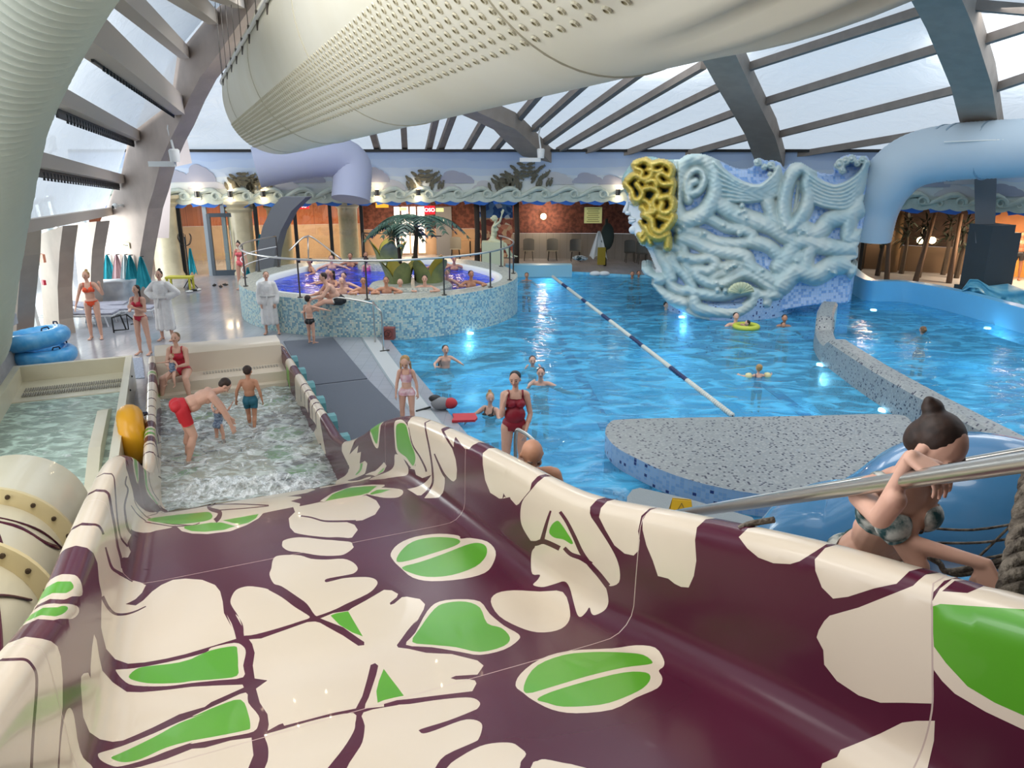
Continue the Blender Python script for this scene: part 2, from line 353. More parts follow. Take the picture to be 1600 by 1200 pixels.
poly(CR, "R 930,160 980,125 1050,140 1030,150 960,225 1100,235 1412,280 1500,290 1700,330 1700,1150 1412,990 1200,890 1030,790 960,720 915,660 905,500 900,300", False)
poly(GR, "R 905,310 950,295 1100,305 1300,318 1412,325 1700,370 1700,1030 1412,912 1250,840 1100,750 980,620 915,530", False)
# right wall, further down
poly(CR, "M 690,100 690,50 765,20 840,30 985,70 1140,140 1070,215 1055,270 1045,340 1030,345 1060,440 1070,520 1065,590 1045,612 1010,600 975,570 975,620 960,700 930,735 800,740 850,650 790,720 760,720 680,670 820,620 870,560 800,585 750,560 740,520 700,510 745,490 750,430 740,380 710,300 685,190", False)
stroke(PU, "M 845,35 832,88 822,180 850,330 870,450 880,540 880,620 850,680 800,745", (2, 3.5)); stroke(PU, "M 995,75 970,125 955,200 1000,290 1038,350", (4, 3))
stroke(PU, "M 893,395 930,480 970,560 1030,625", (2, 5)); stroke(PU, "M 690,190 720,320 780,420 820,500 830,535", (2, 3))
poly(CR, "M 580,160 610,130 650,135 690,190 710,300 745,390 750,450 730,510 700,490 670,450 600,390 585,300"); poly(GR, "M 595,180 630,155 670,170 690,240 710,310 740,390 745,440 728,490 700,460 670,420 610,370 595,280")
poly(CR, "M 585,400 640,420 670,470 690,510 680,560 600,575 400,600 410,580 540,530 580,480")
poly(CR, "M 1058,260 1068,215 1150,145 1210,200 1300,260 1190,330 1165,360 1130,355 1095,310", False)
poly(CR, "M 1272,390 1370,290 1440,320 1590,445 1480,520 1450,560 1445,640 1425,745 1400,745 1370,725 1330,700 1290,600 1272,480", False)
poly(CR, "M 1460,590 1480,540 1600,450 1690,520 K 20,130 55,190 40,180 30,195 M 1600,710 1560,780 1535,798 1500,740 1465,660", False)
poly(CR, "K 55,60 60,0 130,-100 280,-20 420,45 240,130 190,190 150,240 130,245 90,200 65,130", False)
poly(CR, "M 385,180 470,145 465,250 455,345 430,340 400,270"); poly(GR, "M 395,185 455,160 455,260 440,320 410,260")
poly(CR, "M 185,250 290,215 275,290 240,370 230,400 260,370 300,330 290,390 320,380 310,470 350,450 370,470 350,550 220,600 60,610 180,560 230,510 225,480 190,510 175,440 170,350", False)
stroke(GR, "M 325,470 315,520 280,560", (4, 2)); stroke(GR, "M 500,490 480,520 440,550", (5, 2))
poly(CR, "M 0,620 200,600 400,575 380,592 300,610 0,665", False); poly(CR, "M 350,560 430,530 500,460 520,490 500,530 430,570", False); poly(GR, "M 450,550 490,510 505,505 490,535 450,555", False)
poly(CR, "D 0,45 80,45 110,80 60,90 80,100 0,120", False); poly(CR, "C 1265,110 1300,80 1400,50 1500,45 1600,40 1560,70 1480,90 1380,125 1300,130", False)
# splash pool at the foot of the slide
ta, tb = XT[6]-.9, TMAX
st_poly(CR, [(10.75, 0.0), (S1, 0.0), (S1, TMAX), (12.3, TMAX), (10.9, 3.6), (10.35, 3.2), (10.2, 2.6), (10.15, 2.0), (10.0, 1.3), (9.9, .9)])
for q in ["120,470 200,465 260,500 300,530 370,545 430,550 500,540 560,540 550,500 480,460 560,455 630,480 650,530 620,600 560,660 520,700 440,690 380,670 330,650 240,665 130,650",
          "800,600 840,570 920,500 1000,480 1080,500 1150,450 1210,455 1240,520 1290,590 1260,660 1270,700 1200,720 1000,720 880,700 810,660",
          "860,990 1000,960 1010,930 1000,900 1030,860 1150,850 1240,800 1300,780 1380,790 1440,640 1480,780 1530,900 1480,970 1330,1000 1050,1035 940,1020",
          "1010,180 1060,150 1110,220 1090,320 1000,315 1040,280 1010,250"]: poly(PU, "E " + q)
for q in ["590,180 650,178 740,185", "860,160 980,152 910,230 870,175", "450,720 440,760 490,800 480,840 460,900", "640,740 560,690 520,700", "600,640 640,740 740,790 720,690 800,670 830,700", "480,780 560,770 650,745",
          "120,810 200,850 330,865 450,860", "120,720 200,690", "130,960 160,975 250,975", "1000,330 870,380 880,430 910,470", "500,430 570,390 700,370 900,350 1000,320", "530,500 600,490 700,460 760,450",
          "1100,740 1130,790 1200,810 1300,790 1320,720", "560,270 500,300", "1020,430 1060,400 1110,340", "640,600 720,610 800,600", "1000,870 1100,850 1200,830", "150,820 220,815 300,800"]: stroke(PU, "E " + q, (1.8, 2.6))
for q in ["900,640 940,600 1040,590 1140,590 1230,615 1180,668 1090,700 990,702 920,675"]: poly(CR, "E "+q)
for q in ["920,640 960,610 1040,600 1130,600 1210,620 1170,660 1080,690 1000,695 940,670", "500,260 560,240 650,245 690,250 600,275 520,280", "520,350 600,335 700,340 690,355 600,370 540,370", "890,420 960,400 1040,370 1110,345 1090,380 1010,430 920,450 890,440",
          "960,745 1020,730 1090,735 1120,800 1100,850 1000,855 940,830 900,800", "200,830 300,820 400,795 450,810 430,850 330,860 260,850", "170,975 240,950 330,910 420,890 400,930 320,960 240,980 180,985", "1070,920 1150,880 1260,865 1350,870 1365,900 1300,930 1200,950 1120,960",
          "1060,975 1200,955 1330,930 1280,955 1150,972", "380,520 420,500 520,490 550,510 520,535 430,545 380,540", "880,245 960,240 1030,260 960,268", "130,350 200,345 190,375 130,380"]: poly(GR, "E " + q)
# bands across the two low rails of the splash pool
LO, LI = .45, XT[0]+1.25
tl0 = 0.0; tl1 = XT[[i for i, (a, b) in enumerate(XS) if a > -1.155][0]]; tr0 = TMAX-tl1
for s, w in ((10.9, .05), (11.25, .04), (12.6, .05), (13.05, .05), (13.5, .05), (14.0, .04)): st_poly(PU, [(s, tl0), (s+w, tl0), (s+w, tl1), (s, tl1)])
for a, b in ((11.35, 11.65), (12.0, 12.35), (14.5, 15.1), (15.35, 16.0)): st_poly(PU, [(a, tl0), (b, tl0), (b-.05, tl1), (a+.05, tl1)])
for a, b in ((11.67, 11.8), (11.86, 11.98), (15.15, 15.3)): st_poly(GR, [(a, tl0+.2), (b, tl0+.25), (b-.02, tl1-.1), (a+.03, tl1-.12)])
for s, w in ((10.85, .05), (11.15, .05), (11.8, .05), (12.15, .05), (12.9, .05), (13.3, .05)): st_poly(PU, [(s, tr0), (s+w, tr0), (s+w, TMAX), (s, TMAX)])
for a, b in ((12.4, 12.6), (14.0, 14.65), (15.2, 16.3)): st_poly(PU, [(a+.04, tr0-.3), (a, tr0), (a, TMAX), (b, TMAX), (b, tr0), (b-.03, tr0-.25)])
st_poly(GR, [(14.7, tr0-.2), (14.7, tr0+.2), (15.1, tr0+.25), (15.1, tr0-.05)])
# moulding seams
stroke(SE, 'P 1482,880 1466,900 1457,925 1457,1050 1456,1110 1441,1170 1415,1225', (3, 3))
for s in (2.62, 4.9, 7.3): st_poly(SE, [(s, .5), (s+.006, .5), (s+.006, TMAX-.4), (s, TMAX-.4)])
def build_slide():
    vs = []; edges = []; faces = []; mi = []
    ts = sorted(set(XT + [x*.12 for x in range(1, int(TMAX/.12))])); ts = [t for i, t in enumerate(ts) if i == 0 or t-ts[i-1] > .004]
    for k in range(181):
        for t in ts: vs.append(Vector((S0+(S1-S0)*k/180, t)))
    for m_, q in POLYS:
        o = len(vs); qq = []
        for s, t in q:
            s = min(max(s, S0+.001), S1-.001); t = min(max(t, .001), TMAX-.001)
            if not qq or (abs(qq[-1][0]-s)+abs(qq[-1][1]-t)) > .0015: qq.append((s, t))
        if len(qq) < 3: continue
        q2 = []
        for a, b in zip(qq, qq[1:]+qq[:1]):
            k = max(1, int(math.hypot(b[0]-a[0], b[1]-a[1])/.05)); q2 += [(a[0]+(b[0]-a[0])*i/k, a[1]+(b[1]-a[1])*i/k) for i in range(k)]
        qq = q2
        area = sum(a[0]*b[1]-b[0]*a[1] for a, b in zip(qq, qq[1:]+qq[:1]))
        if area < 0: qq.reverse()
        vs += [Vector(a) for a in qq]; edges += [(o+i, o+(i+1) % len(qq)) for i in range(len(qq))]; faces.append(np.array(qq)); mi.append(m_)
    V, E, F, ov, oe, of = delaunay_2d_cdt(vs, edges, [], 0, 1e-5)
    V2 = np.array([(v.x, v.y) for v in V]); Cn = V2[np.array(F)].mean(axis=1); MI = np.zeros(len(F), dtype=int)
    for q, m_ in zip(faces, mi):
        b = np.where((Cn[:, 0] >= q[:, 0].min()) & (Cn[:, 0] <= q[:, 0].max()) & (Cn[:, 1] >= q[:, 1].min()) & (Cn[:, 1] <= q[:, 1].max()))[0]
        c = Cn[b]; ins = np.zeros(len(b), dtype=bool)
        for (x0, y0), (x1, y1) in zip(q, np.roll(q, -1, axis=0)):
            if y0 != y1: ins ^= ((y0 > c[:, 1]) != (y1 > c[:, 1])) & (c[:, 0] < (x1-x0)*(c[:, 1]-y0)/(y1-y0)+x0)
        MI[b[ins]] = m_
    P3 = [SL(v.x, v.y) for v in V]
    def nrm(s, t):
        e = .01; a = SL(s+e, t)-SL(s-e, t); b = SL(s, min(t+e, TMAX))-SL(s, max(t-e, 0)); n = a.cross(b).normalized(); return -n
    N3 = [nrm(v.x, v.y) for v in V]
    me = bpy.data.meshes.new('bed'); me.from_pydata(P3, [], [f[::-1] for f in F])
    for m_ in (mat('slide_purple', '#4a152a', .24, noise=(1.2, '#551b32', .6), coat=.05, spec=.28), mat('slide_cream', '#d9cab6', .25, noise=(.9, '#cfc0aa', .5), coat=.2), mat('slide_green', '#54a01c', .28, noise=(2, '#4c9618', .6), coat=.2), mat('slide_seam', '#b9a49a', .5)): me.materials.append(m_)
    me.polygons.foreach_set('material_index', [int(x) for x in MI])
    me.polygons.foreach_set('use_smooth', [True]*len(me.polygons))
    sg = 1 if nrm(5.0, TMAX/2).z > 0 else -1
    me.normals_split_custom_set_from_vertices([n*sg for n in N3]); me.update()
    return bpy.data.objects.new('bed', me)
slide = thing('water_slide', 'wide open slide patterned in cream, purple and green that runs down to a splash pool', 'slide', SV(16, VC, -.1))
bed = build_slide(); COL.objects.link(bed); attach(bed, slide)
# ================================================================== materials of the hall
def film_mat():
    m = bpy.data.materials.new('roof_film'); m.use_nodes = True; nt = NT(m); nt.t.nodes.clear()
    out = nt.n('ShaderNodeOutputMaterial'); tr = nt.n('ShaderNodeBsdfTransparent'); tr.inputs[0].default_value = (.78, .86, .95, 1)
    tl = nt.n('ShaderNodeBsdfTranslucent'); tl.inputs[0].default_value = (.62, .67, .72, 1); gl = nt.n('ShaderNodeBsdfDiffuse'); gl.inputs[0].default_value = (.8, .82, .85, 1)
    gs = nt.n('ShaderNodeBsdfGlossy'); gs.inputs['Roughness'].default_value = .25
    tc = nt.n('ShaderNodeTexCoord'); nz = nt.n('ShaderNodeTexNoise', Scale=1.3, Detail=4.0, Distortion=1.2); nt.l(tc.outputs['Object'], nz.inputs['Vector'])
    bp = nt.n('ShaderNodeBump', Strength=.5, Distance=.25); nt.l(nz.outputs[0], bp.inputs['Height'])
    for x in (tl, gl, gs): nt.l(bp.outputs[0], x.inputs['Normal'])
    a = nt.n('ShaderNodeMixShader'); a.inputs[0].default_value = .3; nt.l(tl.outputs[0], a.inputs[1]); nt.l(gl.outputs[0], a.inputs[2])
    b = nt.n('ShaderNodeMixShader'); b.inputs[0].default_value = .12; nt.l(a.outputs[0], b.inputs[1]); nt.l(gs.outputs[0], b.inputs[2])
    c = nt.n('ShaderNodeMixShader'); c.inputs[0].default_value = .16; nt.l(b.outputs[0], c.inputs[1]); nt.l(tr.outputs[0], c.inputs[2])
    nt.l(c.outputs[0], out.inputs[0]); return m
def glass_mat(name, tint, refl=.12, rough=.02):
    m = bpy.data.materials.new(name); m.use_nodes = True; nt = NT(m); nt.t.nodes.clear()
    out = nt.n('ShaderNodeOutputMaterial'); tr = nt.n('ShaderNodeBsdfTransparent'); tr.inputs[0].default_value = srgb(tint)
    gs = nt.n('ShaderNodeBsdfGlossy'); gs.inputs['Roughness'].default_value = rough
    c = nt.n('ShaderNodeMixShader'); c.inputs[0].default_value = refl; nt.l(tr.outputs[0], c.inputs[1]); nt.l(gs.outputs[0], c.inputs[2]); nt.l(c.outputs[0], out.inputs[0]); return m
def water_mat(name, tint, body, bodyf, scale=2.2, strength=.35, foam=0, foamscale=3):
    """rippled surface: reflects at grazing angles, otherwise shows what lies below through tinted water with a little milky body"""
    m = bpy.data.materials.new(name); m.use_nodes = True; nt = NT(m); nt.t.nodes.clear()
    out = nt.n('ShaderNodeOutputMaterial'); tc = nt.n('ShaderNodeTexCoord')
    mp = nt.n('ShaderNodeMapping'); mp.inputs['Scale'].default_value = (1, 1.6, 1); nt.l(tc.outputs['Object'], mp.inputs[0])
    nz = nt.n('ShaderNodeTexNoise', Scale=scale, Detail=5.0, Distortion=.8); nt.l(mp.outputs[0], nz.inputs['Vector'])
    bp = nt.n('ShaderNodeBump', Strength=strength, Distance=.12); nt.l(nz.outputs[0], bp.inputs['Height'])
    tr = nt.n('ShaderNodeBsdfTransparent'); tr.inputs[0].default_value = srgb(tint)
    df = nt.n('ShaderNodeBsdfDiffuse'); df.inputs[0].default_value = srgb(body)
    gs = nt.n('ShaderNodeBsdfGlossy'); gs.inputs['Roughness'].default_value = .06; nt.l(bp.outputs[0], gs.inputs['Normal']); nt.l(bp.outputs[0], df.inputs['Normal'])
    a = nt.n('ShaderNodeMixShader'); a.inputs[0].default_value = bodyf; nt.l(tr.outputs[0], a.inputs[1]); nt.l(df.outputs[0], a.inputs[2])
    # soft streaks of milkier water follow the ripples
    rp = nt.n('ShaderNodeMapRange'); rp.inputs[1].default_value = .45; rp.inputs[2].default_value = .62; rp.inputs[3].default_value = bodyf*.6; rp.inputs[4].default_value = min(1, bodyf*1.6)
    nt.l(nz.outputs[0], rp.inputs[0]); nt.l(rp.outputs[0], a.inputs[0])
    fr = nt.n('ShaderNodeFresnel'); fr.inputs['IOR'].default_value = 1.33; nt.l(bp.outputs[0], fr.inputs['Normal'])
    b = nt.n('ShaderNodeMixShader'); nt.l(fr.outputs[0], b.inputs[0]); nt.l(a.outputs[0], b.inputs[1]); nt.l(gs.outputs[0], b.inputs[2]); last = b
    if foam:
        n2 = nt.n('ShaderNodeTexNoise', Scale=foamscale, Detail=8.0, Roughness=.75, Distortion=1.5); nt.l(tc.outputs['Object'], n2.inputs['Vector'])
        mr = nt.n('ShaderNodeMapRange'); mr.inputs[1].default_value = .62-foam*.2; mr.inputs[2].default_value = .78-foam*.2; mr.inputs[4].default_value = .85; nt.l(n2.outputs[0], mr.inputs[0])
        fd = nt.n('ShaderNodeBsdfDiffuse'); fd.inputs[0].default_value = (.9, .93, .94, 1)
        c = nt.n('ShaderNodeMixShader'); nt.l(mr.outputs[0], c.inputs[0]); nt.l(b.outputs[0], c.inputs[1]); nt.l(fd.outputs[0], c.inputs[2]); last = c
    nt.l(last.outputs[0], out.inputs[0]); MATS[name] = m; return m
def tile_mat(name, col, grout, size, rough=.2, var=.06, gw=.03):
    m = bpy.data.materials.new(name); m.use_nodes = True; nt = NT(m); b = nt.t.nodes['Principled BSDF']; b.inputs['Roughness'].default_value = rough
    tc = nt.n('ShaderNodeTexCoord'); br = nt.n('ShaderNodeTexBrick', Scale=1.0); br.offset = 0
    nt.l(tc.outputs['Object'], br.inputs['Vector']); br.inputs['Brick Width'].default_value = size; br.inputs['Row Height'].default_value = size; br.inputs['Mortar Size'].default_value = size*gw
    br.inputs['Color1'].default_value = srgb(col); c2 = [max(0, x*(1-var)) for x in srgb(col)[:3]]+[1]; br.inputs['Color2'].default_value = c2; br.inputs['Mortar'].default_value = srgb(grout)
    nz = nt.n('ShaderNodeTexNoise', Scale=.8, Detail=3.0); nt.l(tc.outputs['Object'], nz.inputs['Vector'])
    mr = nt.n('ShaderNodeMapRange'); mr.inputs[1].default_value = .35; mr.inputs[2].default_value = .65; mr.inputs[3].default_value = rough*.5; mr.inputs[4].default_value = rough*1.7; nt.l(nz.outputs[0], mr.inputs[0]); nt.l(mr.outputs[0], b.inputs['Roughness'])
    nt.l(br.outputs['Color'], b.inputs['Base Color']); return m
M_FILM = film_mat(); M_CONC = mat('concrete', '#bdada2', .8, noise=(2.0, '#ab9c92', .6), bump=(18, .15)); M_DARKCONC = mat('dark_concrete', '#6d7176', .8)
M_STEEL = mat('brushed_steel', '#c9c7c2', .28, 1.0); M_DSTEEL = mat('dark_steel', '#6a6662', .35, 1.0); M_BLACK = mat('black_paint', '#17181a', .5); M_WHITE = mat('white_plastic', '#e8e9e6', .4)
M_CREAM = mat('cream_gelcoat', '#ddd6be', .3, noise=(1.5, '#d2cab0', .6), coat=.2)
M_DECK = tile_mat('deck_tiles', '#9fa2aa', '#8f9299', .3, .16, .05, .02); M_DGREY = mat('frame_grey', '#3b4650', .5)
M_POOLT = tile_mat('pool_tiles', '#8fdcf8', '#6fcaf0', .6, .4, .06, .03); M_POOLD = mat('pool_lane', '#1f6ea8', .5)
M_PALE = mosaic_mat('pale_mosaic', ['#a9cdd2', '#c3d8cf', '#7fa8ba', '#d6ddd0', '#8fc0c6'], [3, 3, 2, 2, 2], .05, grout='#a4b5b4')
M_RIM = mosaic_mat('rim_mosaic', ['#a9aca2', '#bcbcae', '#8f958f'], [3, 2, 2], .04, grout='#9a9d96')
M_SPEC = mosaic_mat('speckled_mosaic', ['#9a9d9c', '#8b8f8f', '#a3a4a2', '#26263f', '#3f3f58'], [4, 3.5, 3, 2.4, 1.2], .034, grout='#8c8f8e')
M_SPECL = mosaic_mat('light_speckled_mosaic', ['#93b4dc', '#a8c2e2', '#7fa2d0', '#2f3a78', '#4a5a9c'], [5, 4, 3, 1.6, 1], .05, grout='#b5c4d8')
M_BLUEM = mosaic_mat('blue_mosaic', ['#7fb2e8', '#4f7fc8', '#2f4f9c', '#a8c8ee'], [3, 3, 2, 3], .06, grout='#9ab8dc')
M_WATER = water_mat('pool_water', '#a8e2fa', '#5cc4f2', .46, 1.6, .5); M_SPA = water_mat('spa_water', '#4a7cf0', '#1f4fe8', .62, 3, .25)  # spa water holds the blue glow of its lamps in its colour
# ------------------------------------------------------------------ plan of the hall
def PD(px, py, zc): return CAM + ray(px, py)*zc
_f = [(120, 324, 27.0), (265, 322, 28.2), (430, 320, 28.8), (600, 318, 29.5), (800, 316, 29.8), (1000, 316, 29.6), (1200, 318, 28.3), (1360, 325, 26.6), (1600, 337, 24.6), (1900, 355, 22.0)]
FC = [Vector((p.x, p.y, 0)) for p in catmull([PD(*a) for a in _f], 8)]
FL = [0.0]
for a, b in zip(FC, FC[1:]): FL.append(FL[-1]+(Vector((b.x, b.y, 0))-Vector((a.x, a.y, 0))).length)
def FW(L, z, off=0.0):    # point on the curved back wall: L along, off towards the viewer
    i = 0
    while i < len(FL)-2 and FL[i+1] < L: i += 1
    k = (L-FL[i])/(FL[i+1]-FL[i]); a, b = FC[i], FC[i+1]; p = a+(b-a)*k; d = (b-a).normalized()
    return Vector((p.x+d.y*off, p.y-d.x*off, z))
def FLx(px):              # distance along the wall where a sight line of the photo meets it
    best = min(range(len(FC)*4), key=lambda i: abs(proj(FW(FL[-1]*i/(len(FC)*4), 2.6))[0]-px)); return FL[-1]*best/(len(FC)*4)
TOPZ, BOTZ = 4.5, 2.62
# ------------------------------------------------------------------ deck, pool
W2 = lambda px, py, z=0: tuple(PZ(px, py, z).xy)
pool = [W2(600, 520), W2(650, 583), W2(700, 643), W2(762, 716), W2(862, 770), W2(978, 803), W2(1120, 850), (6.0, 5.2), (14, 4.5), (24, 6), (27, 16), (22, 22.5), W2(1600, 478), W2(1500, 462), W2(1400, 452), W2(1330, 440), (8.6, 28.6), (4.5, 29.4), W2(890, 428, -.1), (-2.5, 29.6), (-3.5, 27.6), (-2.5, 22), (-3.6, 20.6)]
outer = [(-40, -6), (34, -6), (40, 20), (34, 40), (-30, 42), (-40, 20)]
def flat_with_hole(name, out, hole, z, m):
    vs = [Vector(p) for p in out] + [Vector(p) for p in hole]; n, k = len(out), len(hole)
    ed = [(i, (i+1) % n) for i in range(n)] + [(n+i, n+(i+1) % k) for i in range(k)]
    V, E, F, *_r = delaunay_2d_cdt(vs, ed, [], 0, 1e-5)
    def inside(p, poly):
        c = False
        for (x0, y0), (x1, y1) in zip(poly, poly[1:]+poly[:1]):
            if (y0 > p[1]) != (y1 > p[1]) and p[0] < (x1-x0)*(p[1]-y0)/(y1-y0)+x0: c = not c
        return c
    F2 = [f for f in F if not inside(tuple(sum((V[i] for i in f), Vector((0, 0)))/3), hole)]
    b = MB(); b.add([(v.x, v.y, z) for v in V], F2); return b.build(name, m)
structure(flat_with_hole('floor', outer, pool, 0, M_DECK), 'glossy grey tiled deck')
b = MB(); n = len(pool)
b.add([(x, y, -1.3) for x, y in pool], [tuple(range(n))], 0); b.add([(x, y, 0) for x, y in pool]+[(x, y, -1.3) for x, y in pool], [(i, (i+1) % n, n+(i+1) % n, n+i) for i in range(n)], 0)
ps = structure(b.build('pool_shell', [M_POOLT]), 'light blue tiled pool floor and walls')
b = MB(); b.add([(x, y, -.1) for x, y in pool], [tuple(range(n))]); wt = face_up(b.build('pool_water', M_WATER, smooth=True))
tag(wt, 'rippling turquoise water of the big pool', 'water', kind='stuff')
for i, (a, c) in enumerate((((700, 520), (1010, 790)), ((1040, 480), (1260, 650)))):      # dark lane lines on the pool floor
    p, q = PZ(*a, -1.29), PZ(*c, -1.29)
    if i == 0: p, q = PZ(845, 470, -1.29), PZ(1010, 790, -1.29)
    b = MB(); b.beam((p.x, p.y, -1.285), (q.x, q.y, -1.285), .3, .01); structure(b.build('trim_%d' % (i+1), M_POOLD))
p, q = PZ(690, 560, -1.29), PZ(870, 700, -1.29)
# sloping grey gutter along the near edge
edge = [Vector((x, y, 0)) for x, y in pool[0:7]]
b = MB()
def offs(P, d):
    o = []
    for i, p in enumerate(P):
        t = (P[min(i+1, len(P)-1)]-P[max(i-1, 0)]).normalized(); o.append(p+Vector((t.y, -t.x, 0))*d)
    return o
for d0, z0, d1, z1, mi in ((.05, -.12, -.28, .012, 0), (-.28, .012, -.62, .012, 1), (-.62, .012, -.66, .006, 0)):
    A, B_ = offs(edge, -d0), offs(edge, -d1); k = len(edge)
    b.add([(p.x, p.y, z0) for p in A]+[(p.x, p.y, z1) for p in B_], [(i, i+1, k+i+1, k+i) for i in range(k-1)], mi)
gut = b.build('pool_gutter', [mat('gutter_grey', '#8c989e', .6, bump=(60, .4)), mat('gutter_pale', '#b9bcbd', .4)]); structure(gut, 'grey sloping gutter at the pool edge')
# back rim of the pool (blue tiled upstand) and curved wall of the right pool
b = MB(); b.beam(PZ(790, 423, .1), PZ(893, 423, .1), .5, .5); o = b.build('pool_upstand', mat('upstand_blue', '#9fd6ea', .4)); structure(o)
arc = [PZ(1318, 440, .0)] + [PZ(x, y, .55) for x, y in ((1352, 437), (1420, 441), (1500, 456), (1600, 482), (1750, 520))]
arc = catmull([Vector((p.x, p.y, 0)) for p in arc], 6); b = MB(); k = len(arc)
inn, out_ = offs(arc, 0), offs(arc, -.35)
b.add([(p.x, p.y, -.4) for p in inn]+[(p.x, p.y, .55) for p in inn]+[(p.x, p.y, .55) for p in out_]+[(p.x, p.y, -.4) for p in out_], [(j*k+i, j*k+i+1, (j+1)*k+i+1, (j+1)*k+i) for j in range(3) for i in range(k-1)])
o = b.build('curved_pool_wall', mat('wall_blue', '#6fb9e2', .35), smooth=True, angle=40); tag(o, 'smooth light blue curved wall behind the right-hand pool', 'pool wall', kind='structure')
# ------------------------------------------------------------------ curved back wall: mural band
def strip(b, L0, L1, z0, z1, off, n, mi=0, th=0):
    for i in range(n):
        a, c = L0+(L1-L0)*i/n, L0+(L1-L0)*(i+1)/n
        b.add([FW(a, z0, off), FW(c, z0, off), FW(c, z1, off), FW(a, z1, off)], [(0, 1, 2, 3)], mi)
        if th: b.add([FW(a, z0, off), FW(c, z0, off), FW(c, z0, off-th), FW(a, z0, off-th)], [(0, 1, 2, 3)], mi); b.add([FW(a, z1, off), FW(c, z1, off), FW(c, z1, off-th), FW(a, z1, off-th)], [(0, 1, 2, 3)], mi)
LEND = FL[-1]
def mural_mat():
    m = bpy.data.materials.new('mural_paint'); m.use_nodes = True; nt = NT(m); b = nt.t.nodes['Principled BSDF']; b.inputs['Roughness'].default_value = .7
    g = nt.n('ShaderNodeNewGeometry'); sx = nt.n('ShaderNodeSeparateXYZ'); nt.l(g.outputs['Position'], sx.inputs[0])
    nz = nt.n('ShaderNodeTexNoise', Scale=.9, Detail=2.0); nt.l(g.outputs['Position'], nz.inputs['Vector'])
    mm = nt.n('ShaderNodeMath', operation='MULTIPLY_ADD'); nt.l(nz.outputs[0], mm.inputs[0]); mm.inputs[1].default_value = .35; nt.l(sx.outputs[2], mm.inputs[2])
    mr = nt.n('ShaderNodeMapRange'); mr.inputs[1].default_value = 2.7; mr.inputs[2].default_value = 4.7; nt.l(mm.outputs[0], mr.inputs[0])
    cr = nt.n('ShaderNodeValToRGB'); cr.color_ramp.interpolation = 'CONSTANT'; e = cr.color_ramp.elements
    e[0].position = 0; e[0].color = srgb('#d3d9d2'); e[1].position = .3; e[1].color = srgb('#d6dbd8')
    for p, c in ((.45, '#cfd8de'), (.55, '#bfcdde'), (.7, '#b2c4de'), (.85, '#a9bddc')): x = e.new(p); x.color = srgb(c)
    nt.l(mr.outputs[0], cr.inputs[0]); nt.l(cr.outputs[0], b.inputs['Base Color']); return m
b = MB(); strip(b, 0, LEND, BOTZ+.1, TOPZ, 0, 90, 0, .35); mural = b.build('wall_back', mural_mat(), smooth=False); structure(mural, 'curved wall band painted as a pale sky')
b = MB()
def cloud(L, z, w, h, mi):
    blobs = [(0, .28, .30), (-.28, .2, .22), (.27, .22, .24), (-.1, .5, .26), (.12, .42, .22), (.42, .12, .14), (-.44, .1, .12)]
    pts = []
    for k in range(49):
        x = -.55+1.1*k/48; y = 0.02
        for cx, cy, r in blobs:
            if abs(x-cx) < r: y = max(y, cy+math.sqrt(r*r-(x-cx)**2)*1.1)
        pts.append((x, y))
    pts = [(-.55, 0)]+pts+[(.55, 0)]
    b.prism([(L+x*w, z+y*h) for x, y in pts], lambda p: FW(p[0], p[1], .004), lambda p: FW(p[0], p[1], .03), mi)
for px, z, w, h, mi in ((283, 3.45, .9, .55, 0), (318, 3.45, 1.0, .8, 0), (330, 3.2, 1.3, .4, 1), (455, 3.4, 1.1, .8, 0), (490, 3.4, .8, .5, 0), (445, 3.15, 1, .5, 1), (588, 3.4, .9, .7, 0), (615, 3.1, .8, .5, 1), (713, 3.35, 1.3, .6, 0), (700, 3.05, .9, .4, 1), (760, 3.1, 1, .45, 1), (868, 3.3, 1.2, .6, 1),
                        (915, 3.35, 1.1, .5, 0), (952, 3.3, .9, .45, 0), (985, 3.0, 1, .4, 1), (1410, 3.3, .7, .4, 0), (1448, 3.4, 1.1, .5, 0), (1505, 3.5, 1.3, .9, 1), (1490, 3.1, 1.2, .5, 1), (1565, 3.15, 1.1, .5, 0)):
    cloud(FLx(px), z, w, h, mi)
cl = b.build('painted_clouds', [mat('cloud_grey', '#a5a6b4', .8), mat('cloud_pale', '#c3c2c4', .8)]); structure(cl, 'grey and lilac clouds on the mural')
